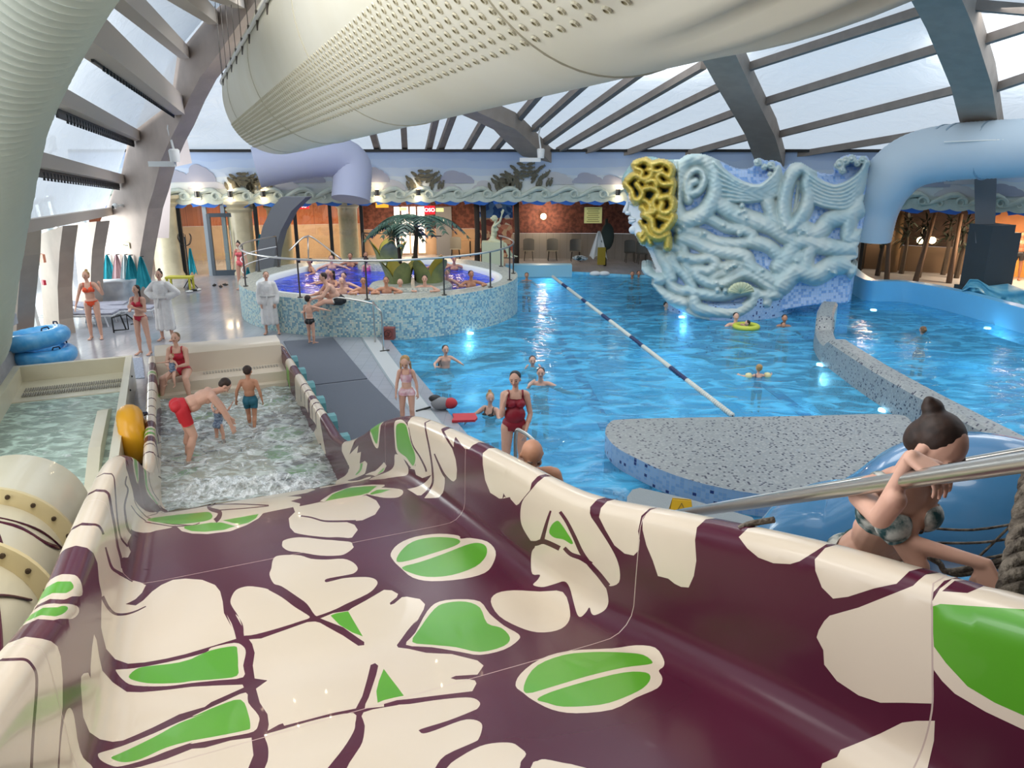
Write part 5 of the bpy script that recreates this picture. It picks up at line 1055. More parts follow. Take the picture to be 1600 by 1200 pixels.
def hand_prims(pr, w, d, nrm, H, tag, curl=.5, side=1, spread=.12, fr=.0052):
    """palm, four unequal jointed fingers and a thumb; d: finger direction, nrm: back of the hand"""
    d = d.normalized(); nrm = (nrm-d*nrm.dot(d)).normalized(); x = d.cross(nrm)*side
    kn = w+d*.052*H
    for k, l in zip((-1.5, -.5, .5, 1.5), (.040, .046, .043, .034)):
        b = kn+x*k*.0122*H; pr.cone(w+x*k*.007*H, b, .0085*H, .0068*H, tag); p = b; dd = (d+x*k*spread).normalized()
        for seg, fr_ in ((.45, 1), (.32, .9), (.23, .8)):
            dd = (dd*math.cos(curl)-nrm*math.sin(curl)).normalized() if seg != .45 else (dd*math.cos(curl*.6)-nrm*math.sin(curl*.6)).normalized()
            q = p+dd*l*H*seg*1.0; pr.cone(p, q, fr*H*fr_, fr*H*fr_*.93, tag); p = q
    tb = w+d*.016*H-x*.013*H; t1 = tb+(d*.65-x*.75-nrm*.15).normalized()*.026*H; t2 = t1+(d*.9-x*.25-nrm*.35).normalized()*.022*H; pr.cone(tb, t1, .0078*H, .0062*H, tag); pr.cone(t1, t2, .006*H, .005*H, tag)
DEF = dict(lean=0, side=0, twist=0, hp=0, hy=0, R=((.18, 0, -1), (.12, .18, -1)), L=((.18, 0, -1), (.12, .18, -1)), RL=((.06, .02, -1), (.02, -.05, -1)), LL=((.06, .02, -1), (.02, -.05, -1)))
def figure(name, label, loc, face, H, pose=None, sex='f', skin='fair', fat=1.0, hair=('brown', 'bun'), clothes=(), vox=.011, cat='person', pz=None, group=None, faceparts=True, curl=(.4, .4), child=False, fingers=True):
    p = dict(DEF); p.update(pose or {}); pr = Prims(); h = H
    Rz = Matrix.Rotation(R(face), 3, 'Z')      # facing +Y turned by face degrees
    def U(v, sx=1): return Vector((v[0]*sx, v[1], v[2])).normalized()
    s_ = Matrix.Rotation(R(-p['lean']), 3, 'X') @ Matrix.Rotation(R(p['side']), 3, 'Y'); sp = s_ @ V3(0, 0, 1); ac = (s_ @ Matrix.Rotation(R(p['twist']), 3, 'Z')) @ V3(1, 0, 0); fw = sp.cross(ac).normalized()*1.0
    P = V3(0, 0, 0); m = sex == 'm'; sw = (.108 if m else .093)*(.92 if child else 1); hw = .05 if m else .054
    torso = 1.0; Mr = Matrix((ac, fw, sp)).transposed(); hs = 1.28 if child else 1.0; th_ = .88 if child else 1
    waist = P+sp*.095*h; chest = P+sp*.195*h; neckb = P+sp*.292*h; f = fat
    Mp = Matrix.Rotation(R(-p['lean']*.55), 3, 'X')
    pr.ell(P+sp*.01*h, (.088*h*(.5+.5*f)*(1 if m else 1.04), .06*h*f, .07*h), Mp, 'pelvis'); pr.ell(waist, ((.074 if m else .066)*h*f, .052*h*f, .085*h), Mr, 'waist'); pr.ell(chest, ((.09 if m else .077)*h*(.6+.4*f), .058*h*(.7+.3*f), .10*h), Mr, 'chest')
    if fat > 1.12: pr.ell(waist+fw*.03*h, (.075*h*f, .05*h*f, .075*h), Mr, 'waist')
    pr.cone(neckb-sp*.028*h-ac*sw*.82*h, neckb-sp*.028*h+ac*sw*.82*h, .032*h, .032*h, 'chest'); pr.cone(neckb-sp*.03*h, neckb+sp*.045*h+fw*.006*h, .034*h if m else .028*h, .028*h if m else .024*h, 'neck')
    for sx in (-1, 1):
        pr.ell(P-fw*.032*h-sp*.028*h+ac*sx*.04*h, (.048*h*f, .045*h, .05*h), Mp, 'pelvis')
        if not m and not child: pr.ell(chest+sp*.0*h+fw*.052*h+ac*sx*.038*h, (.034*h*f, .032*h*f, .033*h), Mr, 'breast')
        elif m: pr.ell(chest+sp*.02*h+fw*.036*h+ac*sx*.042*h, (.042*h, .025*h, .035*h), Mr, 'chest')
    # head
    Hm = Matrix.Rotation(R(p['hy']), 3, 'Z') @ Matrix.Rotation(R(-p['hp']), 3, 'X'); hu = Hm @ V3(0, 0, 1); hf = Hm @ V3(0, 1, 0); hx = Hm @ V3(1, 0, 0); Mh = Matrix((hx, hf, hu)).transposed()
    hc = neckb+sp*.035*h+hu*.068*h*hs**.5; k = h*hs
    pr.ell(hc+hu*.012*k, (.0435*k, .053*k, .05*k), Mh, 'head'); pr.ell(hc-hu*.022*k+hf*.012*k, (.034*k, .037*k, .036*k), Mh, 'head'); pr.ell(hc-hu*.048*k+hf*.034*k, (.013*k, .012*k, .010*k), Mh, 'head')
    pr.cone(hc+hf*.05*k+hu*.004*k, hc+hf*.063*k-hu*.014*k, .006*k, .0085*k, 'head')
    for sx in (-1, 1): pr.ell(hc+hx*sx*.044*k-hu*.006*k, (.006*k, .011*k, .017*k), Mh, 'head'); pr.ell(hc+hf*.038*k+hx*sx*.022*k-hu*.012*k, (.014*k, .014*k, .013*k), Mh, 'head')
    pr.cone(hc+hf*.046*k+hu*.011*k-hx*.022*k, hc+hf*.046*k+hu*.011*k+hx*.022*k, .007*k, .007*k, 'head')
    if 'headat' in p: q0 = Vector(p['headat'])-Rz @ hc; loc = (q0.x, q0.y, 0); pz = q0.z
    J = {'head': hc}
    for S, sx, ci in (('R', 1, 0), ('L', -1, 1)):
        sh = neckb-sp*.036*h+ac*sx*sw*h; ua, fa = U(p[S][0], sx), U(p[S][1], sx); am = 1.0 if m else .9; am *= (.6+.4*f)
        el = sh+ua*.168*h*th_; wr = el+fa*.148*h*th_
        if 'W'+S in p:      # wrist placed on a given world point
            tg_, hint = p['W'+S]; T = Rz.inverted() @ (Vector(tg_)-Vector(loc))-V3(0, 0, pz or 0); L1, L2 = .168*h, .148*h; dv = T-sh; D_ = min(dv.length, (L1+L2)*.998); dn = dv.normalized()
            a_ = (L1*L1-L2*L2+D_*D_)/(2*D_); hh_ = math.sqrt(max(0, L1*L1-a_*a_)); hn = Vector(hint); hn = (hn-dn*hn.dot(dn)).normalized(); el = sh+dn*a_+hn*hh_; wr = sh+dn*D_
        pr.cone(sh, el, .031*h*am, .023*h*am, 'arm'+S); pr.cone(el, el+fa*.06*h, .0235*h*am, .0235*h*am, 'fore'+S); pr.cone(el, wr, .022*h*am, .0145*h*am, 'fore'+S)
        hd = Vector(p[S][2]) if len(p[S]) > 2 else fa; hd = Vector((hd[0]*(sx if len(p[S]) > 2 else 1), hd[1], hd[2])).normalized(); nr = Vector(p[S][3]) if len(p[S]) > 3 else V3(sx*.8, .4, .2)
        if fingers: hand_prims(pr, wr, hd, nr, h*(.95 if child else 1), 'hand'+S, curl[ci], sx)
        else: pr.ell(wr+hd*.04*h, .022*h, None, 'hand'+S)
        J['wr'+S] = wr; J['el'+S] = el; J['sh'+S] = sh; J['hd'+S] = wr+hd*.05*h
    zs = []
    for S, sx in (('R', 1), ('L', -1)):
        q = p[S+'L']; th, sh = U(q[0], sx), U(q[1], sx); hip = P-V3(0, 0, .02*h)+Mp @ V3(sx*hw*h, 0, 0); lg = (.6+.4*f)*(1 if m else 1.05); ll = .86 if child else 1
        kn = hip+th*.245*h*ll; an = kn+sh*.235*h*ll; pr.cone(hip, kn, .050*h*lg, .032*h*lg, 'thigh'+S); pr.cone(kn, kn+sh*.09*h*ll-V3(0, .008*h, 0), .031*h*lg, .032*h*lg, 'shin'+S); pr.cone(kn+sh*.07*h, an, .031*h*lg, .0185*h, 'shin'+S)
        fd = Vector(q[2]) if len(q) > 2 else V3(.15, 1, 0); fd = Vector((fd[0]*sx, fd[1], fd[2])).normalized(); up = V3(0, 0, 1); up = (up-fd*up.dot(fd)).normalized() if abs(fd.z) < .98 else V3(0, -1, 0)
        heel = an-fd*.018*h-up*.022*h; ball = an+fd*.075*h-up*.030*h; toe = ball+fd*.032*h
        pr.cone(an, heel, .018*h, .019*h, 'foot'+S); pr.cone(an-up*.006*h, ball, .019*h, .015*h, 'foot'+S); x_ = fd.cross(up)
        for t in (-1.6, -.8, 0, .8, 1.6): pr.cone(ball+x_*t*.009*h, toe+x_*t*.010*h-up*.001*h, .012*h, .008*h, 'foot'+S)
        zs.append(min(heel.z-.019*h, toe.z-.009*h)); J['kn'+S] = kn; J['an'+S] = an
    dz_ = -min(zs) if pz is None else pz
    base = Vector(loc); W = lambda v: Rz @ (Vector(v)+V3(0, 0, dz_)) + base
    for i, (a, b, ra, rb, t) in enumerate(pr.c): pr.c[i] = (W(a), W(b), ra, rb, t)
    for i, (c, r, rot, t) in enumerate(pr.e): pr.e[i] = (W(c), r, Rz @ (rot or Matrix.Identity(3)), t)
    me = pr.remesh(vox); me.name = name; me.materials.append(SKIN[skin]); body = bpy.data.objects.new(name, me); COL.objects.link(body)
    tag(body, label, cat, group)
    PP, TG, TT = pr.classify(me); N = np.zeros(len(me.vertices)*3); me.vertices.foreach_get('normal', N); N = N.reshape(-1, 3)
    Wp = np.array(W(P)); spw, acw, fww = np.array(Rz @ sp), np.array(Rz @ ac), np.array(Rz @ fw); t_ = (PP-Wp)@spw/h; x_ = (PP-Wp)@acw/h; y_ = (PP-Wp)@fww/h
    tors = np.isin(TG, ['pelvis', 'waist', 'chest', 'breast', 'neck']); thg = np.isin(TG, ['thighR', 'thighL']); ring = .0
    def shell(sel, nm, m_, off=.006):
        F = [pl for pl in me.polygons if all(sel[v] for v in pl.vertices)]
        if not F: return None
        idx = {}; vs = []; fs = []
        for pl in F:
            q = []
            for v in pl.vertices:
                if v not in idx: idx[v] = len(vs); vs.append(tuple(PP[v]+N[v]*off))
                q.append(idx[v])
            fs.append(tuple(q))
        mm = bpy.data.meshes.new(nm); mm.from_pydata(vs, [], fs); mm.materials.append(m_)
        bm = bmesh.new(); bm.from_mesh(mm); bm.normal_update(); be = [e for e in bm.edges if e.is_boundary]
        for _ in range(3):
            mv = {}
            for v in {v for e in be for v in e.verts}:
                nb = [e.other_vert(v).co for e in v.link_edges if e.is_boundary]
                if len(nb) == 2: mv[v] = (v.co*2+nb[0]+nb[1])/4
            for v, c in mv.items(): v.co = c
        r_ = bmesh.ops.extrude_edge_only(bm, edges=be)
        for g in r_['geom']:
            if isinstance(g, bmesh.types.BMVert): g.co -= g.normal*off*1.6 if g.normal.length else Vector()
        bm.to_mesh(mm); bm.free(); mm.polygons.foreach_set('use_smooth', [True]*len(mm.polygons))
        o = bpy.data.objects.new(nm, mm); COL.objects.link(o); attach(o, body); return o
    for c in clothes:
        kind, m_ = c[0], c[1]
        if kind == 'trunks': shell((tors & (t_ < .06)) | (thg & (TT < c[2] if len(c) > 2 else TT < .45)), 'swim_trunks', m_, .010)
        if kind == 'briefs': shell((tors & (t_ < .035)) | (thg & (TT < .10)), 'swim_trunks', m_, .006)
        if kind == 'bikini':
            shell((tors & (t_ < .03-.0*abs(x_)) & (t_ > -.12)) | (thg & (TT < .06) & (np.abs(x_) < .05)), 'bikini_bottom', m_)
            shell(((TG == 'breast') & (t_ > .165)) | (np.isin(TG, ['chest', 'waist']) & (np.abs(t_-.172) < .018)) | (np.isin(TG, ['chest', 'neck']) & (t_ > .18) & (np.abs(np.abs(x_)-.05+.0*t_) < .008) & (t_ < .30)), 'bikini_top', m_)
        if kind == 'suit':
            shell((tors & (t_ < .235) & (t_ > -.2)) | (thg & (TT < .07) & (np.abs(x_) < .06)) | (np.isin(TG, ['chest', 'neck']) & (t_ > .2) & (np.abs(np.abs(x_)-.058) < .010)), 'swimsuit', m_)
        if kind == 'crop': shell(np.isin(TG, ['chest', 'breast']) & (t_ > .13) & (t_ < .235) | (np.isin(TG, ['chest', 'neck']) & (t_ > .2) & (np.abs(np.abs(x_)-.055) < .009)), 'bikini_top', m_); shell((tors & (t_ < .05)) | (thg & (TT < .10)), 'bikini_bottom', m_)
    # hair
    hm, style = hair
    if style != 'bald':
        hp_ = Prims(); hcw = W(hc); Mw = Rz @ Mh; ux, uf, uu = Rz @ hx, Rz @ hf, Rz @ hu
        hp_.ell(hcw+uu*.020*k-uf*.010*k, (.0475*k, .0505*k, .046*k), Mw, 'h')
        if style != 'short': hp_.ell(hcw-uf*.024*k-uu*.002*k, (.043*k, .036*k, .050*k), Mw, 'h')
        else: hp_.ell(hcw-uf*.020*k+uu*.004*k, (.043*k, .036*k, .043*k), Mw, 'h')
        if style == 'bun': hp_.ell(hcw-uf*.03*k+uu*.068*k, .021*k, None, 'h')
        if style == 'highbun': hp_.ell(hcw-uf*.058*k+uu*.042*k, (.022*k, .022*k, .020*k), Mw, 'h'); hp_.ell(hcw-uf*.070*k+uu*.050*k+ux*.008*k, .012*k, None, 'h'); hp_.cone(hcw-uf*.04*k+uu*.02*k, hcw-uf*.055*k+uu*.04*k, .016*k, .014*k, 'h')
        if style == 'lowbun': hp_.ell(hcw-uf*.062*k+uu*.01*k, .024*k, None, 'h')
        if style in ('long', 'pony'):
            if style == 'long':
                for sx in (-1, 1): hp_.cone(hcw+ux*sx*.036*k-uf*.012*k, hcw+ux*sx*.043*k-uf*.014*k-uu*.10*k, .018*k, .012*k, 'h')
            hp_.cone(hcw-uf*.045*k+uu*.01*k, hcw-uf*.055*k-uu*.11*k, .022*k, .010*k, 'h')
        if style == 'tails':
            for sx in (-1, 1): hp_.cone(hcw+ux*sx*.042*k-uf*.01*k-uu*.01*k, hcw+ux*sx*.05*k-uu*.085*k+uf*.01*k, .014*k, .008*k, 'h')
        hmsh = hp_.remesh(max(.006, vox*.7), 2); hmsh.materials.append(HAIR[hm]); ho = bpy.data.objects.new('hair', hmsh); COL.objects.link(ho); attach(ho, body)
    if faceparts:
        hcw = W(hc); ux, uf, uu = Rz @ hx, Rz @ hf, Rz @ hu
        for sx in (-1, 1):
            e = MB(); e.ell(hcw+ux*sx*.0185*k+uf*.0485*k+uu*.000*k, (.008*k, .005*k, .0042*k), 10, 6, rot=Rz @ Mh); attach(e.build('eye', M_EYE, smooth=True), body)
            e = MB(); e.tube([hcw+ux*sx*.028*k+uf*.046*k+uu*.014*k, hcw+ux*sx*.018*k+uf*.0515*k+uu*.017*k, hcw+ux*sx*.009*k+uf*.053*k+uu*.015*k], .0022*k, 5); attach(e.build('eyebrow', HAIR[hm if style != 'bald' else 'grey'], smooth=True), body)
        e = MB(); e.ell(hcw+uf*.0495*k-uu*.031*k, (.0135*k, .005*k, .004*k), 10, 6, rot=Rz @ Mh); attach(e.build('mouth', M_LIP, smooth=True), body)
    return body, {q: W(v) for q, v in J.items()}, (lambda v: W(v)), pr
def robe(body, J, Wf, H, face, arms_open=True):
    """bathrobe round a standing figure: skirt, trunk, sleeves and shawl collar grown as one cloth"""
    pr = Prims(); n = 0; pel = Wf((0, 0, 0)); Rz = Matrix.Rotation(R(face), 3, 'Z'); ax, fy = Rz @ V3(1, 0, 0), Rz @ V3(0, 1, 0)
    for k in range(9):
        a = k*2*PI/9; r = Vector((0, 0, 0))+ax*math.cos(a)*.075*H+fy*math.sin(a)*.05*H; b = pel+ax*math.cos(a)*.11*H+fy*math.sin(a)*.085*H-V3(0, 0, .36*H); pr.cone(pel+r*1.0+V3(0, 0, .05*H), b, .045*H, .034*H, 'c')
        pr.cone(pel+r*1.0+V3(0, 0, .05*H), pel+r*.9+V3(0, 0, .25*H), .045*H, .04*H, 'c')
    pr.ell(pel+V3(0, 0, .19*H), (.105*H, .10*H, .13*H), Rz, 'c'); pr.ell(pel, (.12*H, .09*H, .1*H), Rz, 'c'); pr.ell(pel-V3(0, 0, .2*H), (.13*H, .1*H, .17*H), Rz, 'c')
    for S in 'RL':
        pr.cone(J['sh'+S], J['el'+S], .05*H, .045*H, 'c'); pr.cone(J['el'+S], J['el'+S]+(J['wr'+S]-J['el'+S])*.82, .044*H, .05*H, 'c'); pr.cone(J['shR'], J['shL'], .045*H, .045*H, 'c')
    nb = (J['shR']+J['shL'])/2
    for sx in (-1, 1): pr.cone(nb+ax*sx*.04*H+V3(0, 0, .03*H), nb+fy*.065*H-V3(0, 0, .14*H)-ax*sx*.01*H, .022*H, .024*H, 'c')
    me = pr.remesh(.012, 2); me.materials.append(mat('robe_white', '#e6e4e2', .85, noise=(10, '#d6d4d4', .6), bump=(25, .4))); o = bpy.data.objects.new('bathrobe', me); COL.objects.link(o); attach(o, body)
    b = MB(); b.tube([pel+ax*math.cos(t/24*2*PI)*.128*H+fy*math.sin(t/24*2*PI)*.10*H+V3(0, 0, .085*H) for t in range(24)], .011*H, 6, closed=True, sq=1.8); b.tube([pel+fy*.11*H+V3(0, 0, .085*H), pel+fy*.125*H+ax*.02*H-V3(0, 0, .06*H)], .010*H, 6); attach(b.build('belt', mat('robe_belt', '#d4d2d0', .85), smooth=True), o)
M_ORB = mat('swim_orange', '#f0562a', .5); M_REDB = mat('swim_red', '#c0203a', .5); M_PINKS = mat('swim_coral', '#f07078', .5); M_REDS = mat('trunks_red', '#c8232e', .6); M_BLUS = mat('trunks_blue', '#1f6478', .6); M_BLK = mat('swim_black', '#16161a', .5)
M_STR = mat('suit_striped', '#8fa0b4', .6, noise=(40, '#4a5a7a', .9)); M_TIE = mat('suit_tiedye', '#ecd0d4', .6, noise=(14, '#d2909c', .8)); M_WINE = mat('suit_wine', '#8c1428', .5)
def foot(px, py, z=0): q = PZ(px, py, z); return (q.x, q.y, z)
# --- standing people on the left deck
A1 = figure('person', 'person in an orange bikini standing by the bright windows', foot(152, 529), 195, 1.72, dict(side=3, R=((.35, .1, -1), (.15, .5, -.7)), L=((.5, .1, -.8), (.0, .5, .9)), LL=((.05, .12, -1), (.0, -.1, -1)), hy=-15), clothes=[('bikini', M_ORB)], hair=('blond', 'bun'))
A2 = figure('person', 'person in a red bikini with arms folded standing near the splash pool', foot(227, 553), 172, 1.63, dict(R=((.15, .25, -1), (-.6, .8, .25)), L=((.15, .25, -1), (-.75, .75, .5)), hy=-12, LL=((.1, 0, -1), (.03, -.02, -1))), clothes=[('bikini', M_REDB)], hair=('brown', 'long'))
A3 = figure('person', 'person in a white bathrobe with hands on hips and hair in a bun', foot(262, 531), 178, 1.76, dict(R=((.75, -.15, -.7), (-.75, .45, -.35)), L=((.75, -.15, -.7), (-.75, .45, -.35))), hair=('brown', 'bun')); robe(A3[0], A3[1], A3[2], 1.76, 178)
A4 = figure('person', 'person in a white bathrobe beside the whirlpool wall with hands in pockets', foot(424, 521), 190, 1.62, dict(R=((.3, .0, -1), (-.15, .35, -.8)), L=((.3, 0, -1), (-.15, .35, -.8)), LL=((.18, .05, -1), (.1, 0, -1)), hy=15), hair=('fair', 'lowbun')); robe(A4[0], A4[1], A4[2], 1.62, 190)
A5 = figure('person', 'person in a coral swimsuit carrying a turquoise towel by the glass door', foot(380, 452), 180, 1.64, dict(hp=25, R=((.3, 0, -1), (.1, .1, -1)), L=((.25, .1, -1), (.15, .2, -1)), LL=((.05, .1, -1), (.0, -.05, -1))), clothes=[('suit', M_PINKS)], hair=('black', 'bun'))
M_TOWEL = mat('towel_turquoise', '#2fa5b5', .9, noise=(3, '#238c9c', .7), bump=(30, .3)); M_TOWELP = mat('towel_pink', '#c9a8ae', .9, bump=(30, .3)); M_TOWELW = mat('towel_white', '#dfe3e4', .9)
def towel(p, w, h, m, label, group=None, name='hanging_towel', face=180, cat='towel'):
    Rz = Matrix.Rotation(R(face), 3, 'Z'); b = MB()
    def fn(u, v):
        sp = .12+.88*v**.8; x = (u-.5)*w*sp; y = .035*math.sin(u*19)*(1-.5*v)+.03*math.sin(u*7+2); return Vector(p)+Rz @ V3(x, y, -h*v*(1-.12*abs(math.sin(u*8))*v))
    b.grid(fn, 22, 8); n = len(b.v); b.grid(lambda u, v: fn(u, v)+Rz @ V3(0, .02, 0), 22, 8); o = b.build(name, m, smooth=True); return tag(o, label, cat, group)
towel(A5[1]['hdL']+V3(0, 0, .05), .3, .62, M_TOWEL, 'turquoise towel held by the person in the coral swimsuit', face=180, name='carried_towel')
# --- in and around the splash pool
st = to_st(268, 668); fl = SV(12.05, VC-.62, .02)
A7 = figure('person', 'bending person in red swim shorts reaching down to a toddler in the splash pool', SV(11.85, VC-.78, .0), -60, 1.74, dict(lean=72, hp=58, R=((.1, .55, -1), (-.1, .35, -1)), L=((.1, .65, -1), (-.05, .45, -1)), RL=((.05, .28, -1), (.02, -.32, -1)), LL=((.1, .18, -1), (.05, -.15, -1))), sex='m', fat=1.15, skin='fair', hair=('brown', 'short'), clothes=[('trunks', M_REDS, .55)], vox=.010)
A8 = figure('person', 'toddler in a striped swimsuit standing in the shallow splash pool', SV(12.5, VC-.28, .0), -20, .78, dict(lean=8, R=((.5, .3, .2), (.2, .4, .5)), L=((.5, .3, .2), (.2, .4, .5)), RL=((.15, .1, -1), (.05, -.1, -1)), LL=((.15, .15, -1), (.05, -.05, -1))), child=True, hair=('blond', 'short'), clothes=[('suit', M_STR)], vox=.008, fat=1.15)
A9 = figure('person', 'boy in blue swim shorts walking away through the splash pool', SV(13.0, VC+.28, .0), 5, 1.2, dict(R=((.35, -.2, -1), (.15, .1, -1)), L=((.5, -.1, -1), (.2, .15, -1)), RL=((.0, -.22, -1), (.0, -.5, -1)), LL=((.0, .18, -1), (-.05, -.05, -1)), hp=15), sex='m', child=True, skin='tan', hair=('brown', 'short'), clothes=[('trunks', M_BLUS, .5)], vox=.009)
bs = SV(15.35, VC-.72, .42)
A6 = figure('person', 'seated person in a red swimsuit holding a baby on the bench of the splash pool', (bs.x, bs.y, 0), 180, 1.66, dict(lean=12, hp=-5, R=((.15, .3, -1), (-.75, .8, .05)), L=((.15, .35, -1), (-.6, .8, .0)), RL=((.32, 1, -.10), (.1, .15, -1)), LL=((.32, 1, -.05), (.15, .15, -1))), fat=1.12, clothes=[('suit', M_REDB)], hair=('fair', 'lowbun'), pz=bs.z+.16)
bb_ = (A6[1]['wrR']+A6[1]['wrL'])/2+V3(0, -.06, -.04)
figure('person', 'baby in a spotted swimsuit held on a lap at the splash pool', (bb_.x, bb_.y, 0), 165, .66, dict(lean=-8, R=((.8, .4, -.1), (.6, .6, 0)), L=((.7, .4, -.4), (.3, .6, -.3)), RL=((.3, .6, -.7), (.1, .1, -1)), LL=((.3, .6, -.7), (.1, .1, -1))), child=True, fat=1.2, clothes=[('suit', M_STR)], hair=('blond', 'short'), vox=.008, pz=bb_.z-.02)
A10 = figure('person', 'boy in black swim briefs on the grey mat pointing right', foot(487, 537), -25, 1.27, dict(R=((1, .3, -.2), (1, .3, -.15)), L=((.25, .05, -1), (.1, .2, -1)), LL=((.03, .08, -1), (0, -.04, -1)), hy=-10), sex='m', child=True, hair=('brown', 'short'), clothes=[('briefs', M_BLK)], vox=.009)
q = A10[1]['hdR']; kb = foot(499, 520, .0); b = MB(); c0 = V3(kb[0], kb[1], .30)
def kbd(u, v): return c0+V3((u-.5)*.34-.05*v, .10*math.sin(u*2.2)+.05*u, (v-.5)*.42-.12*(u-.5))
b.grid(kbd, 12, 8); b.grid(lambda u, v: kbd(u, v)+V3(.0, .035, 0), 12, 8)
o = b.build('kickboard', mat('kick_red', '#d02434', .5), smooth=True); tag(o, 'red kickboard held behind the boy in black briefs', 'kickboard')
A11 = figure('person', 'girl in a pink tie-dye bikini walking along the pool edge', foot(638, 667), 178, 1.36, dict(hp=28, R=((.22, .15, -1), (.1, .2, -1)), L=((.25, -.1, -1), (.1, .1, -1)), LL=((.03, .15, -1), (0, -.2, -1))), child=True, fat=.95, clothes=[('crop', M_TIE)], hair=('blond', 'tails'), vox=.009)
A12 = figure('person', 'person in a dark red swimsuit at the pool edge with a hand at the face', foot(803, 757), 188, 1.70, dict(hp=10, hy=-20, side=-2, R=((.15, .3, -1), (-.15, .35, 1), (-.1, .2, 1), (1, .2, 0)), L=((.2, .05, -1), (-.3, .4, -.8))), fat=1.14, clothes=[('suit', M_WINE)], hair=('black', 'lowbun'), vox=.009)
hb = PD(822, 706, 5.5); A13 = figure('person', 'bald person climbing up beside the slide, head bowed', (hb.x, hb.y+.1, 0), 192, 1.76, dict(lean=12, hp=35, R=((.3, .1, -1), (.1, .5, -.8)), L=((.3, .1, -1), (.1, .5, -.8))), sex='m', fat=1.12, skin='tan', hair=('grey', 'bald'), vox=.009, pz=hb.z-.64)
# --- swimmers
def swimmer(px, py, label, face, H=1.65, up=.33, sex='m', skin='fair', hair=('brown', 'short'), pose=None, z=-.1, clothes=(), **kw):
    """px, py: middle of the head in the photo; up: height of the head's middle over the water"""
    up *= .8; q = PZ(px, py, z+up); pp = dict(R=((.8, .4, -.5), (.2, 1, -.1)), L=((.8, .4, -.5), (.2, 1, -.1))); pp.update(pose or {})
    hz = .40*H if not kw.get('child') else .42*H
    return figure('person', label, (q.x, q.y, 0), face, H, pp, sex=sex, skin=skin, hair=hair, vox=.013, pz=z+up-hz, clothes=clothes, **kw)
swimmer(766, 621, 'fair-haired person leaning on the pool edge beside the dark red swimsuit', 150, 1.66, .40, 'f', hair=('blond', 'bun'), clothes=[('bikini', M_BLK)], pose=dict(hy=40, R=((.5, .6, -.5), (-.2, 1, .0)), L=((.5, .6, -.5), (-.2, 1, 0))))
swimmer(696, 545, 'dark-haired child riding on another swimmer near the gutter', 200, 1.3, .55, 'm', hair=('black', 'short'), child=True); swimmer(689, 562, 'swimmer under the riding child near the gutter', 160, 1.5, .22, 'f', hair=('brown', 'long'))
swimmer(832, 562, 'boy rubbing his eyes in the pool behind the broad man', 185, 1.35, .2, 'm', child=True, hair=('brown', 'short'), pose=dict(R=((.5, .6, -.3), (-.5, .2, .9)), L=((.5, .6, -.3), (-.5, .2, .9))))
swimmer(845, 582, 'broad-shouldered man in the pool wiping his face', 175, 1.8, .33, 'm', fat=1.2, hair=('brown', 'short'), pose=dict(R=((.4, .6, -.4), (-.6, .3, .9)), L=((.9, .1, -.4), (.9, .2, -.2))))
swimmer(823, 430, 'dark-haired swimmer at the far end near the lane rope', 180, 1.7, .25, 'm', skin='tan', hair=('black', 'short'), faceparts=False)
swimmer(988, 428, 'left of two swimmers at the far pool edge beside the golden head', 170, 1.7, .2, 'm', skin='tan', hair=('black', 'short'), faceparts=False); swimmer(998, 427, 'right of two swimmers at the far pool edge beside the golden head', 190, 1.65, .2, 'f', skin='tan', hair=('brown', 'short'), faceparts=False)
swimmer(1041, 477, 'swimmer at the left foot of the carved wave wall', 200, 1.7, .18, 'm', hair=('black', 'short'), faceparts=False)
swimmer(1150, 494, 'man in the water at the foot of the carved wall beside a child', 180, 1.75, .34, 'm', hair=('black', 'short'), faceparts=False); swimmer(1168, 504, 'small child in a yellow swim ring by the carved wall', 90, 1.05, .16, 'f', child=True, hair=('black', 'short'), faceparts=False)
q = PZ(1166, 510, -.06); b = MB(); b.tube([q+V3(math.cos(t/24*2*PI)*.3, math.sin(t/24*2*PI)*.3, 0) for t in range(24)], .07, 10, closed=True); o = b.build('swim_ring', mat('ring_lime', '#c8cf4a', .4), smooth=True); tag(o, 'yellow swim ring round the small child by the carved wall', 'swim ring')
swimmer(1226, 497, 'swimmer right of the carved wall holding a child', 170, 1.7, .28, 'f', skin='tan', hair=('black', 'lowbun'), faceparts=False); swimmer(1224, 507, 'child in front of the swimmer right of the carved wall', 180, 1.1, .1, 'm', child=True, skin='tan', hair=('brown', 'short'), faceparts=False)
swimmer(1442, 515, 'lone swimmer in the right-hand pool', 10, 1.65, .15, 'f', hair=('fair', 'lowbun'), faceparts=False)
S8 = swimmer(1186, 574, 'fair-haired child with yellow armbands swimming away in mid pool', 5, 1.15, .26, 'f', child=True, hair=('blond', 'short'), faceparts=False, clothes=[('suit', mat('suit_navy', '#1f3f7a', .5))], pose=dict(R=((1, .1, -.1), (.6, .8, 0)), L=((1, .1, -.1), (.6, .8, 0))))
for S in 'RL':
    a, c = S8[1]['sh'+S], S8[1]['el'+S]; b = MB(); Mx = (c-a).normalized().to_track_quat('Z', 'Y').to_matrix(); b.lathe(a, [(.035, .04), (.07, .06), (.08, .11), (.07, .16), (.035, .18)], 14, rot=Mx); o = b.build('armband', mat('armband_yellow', '#d9cf9a', .4), smooth=True); tag(o, ('right' if S == 'R' else 'left')+' armband of the fair-haired child in mid pool', 'armband')
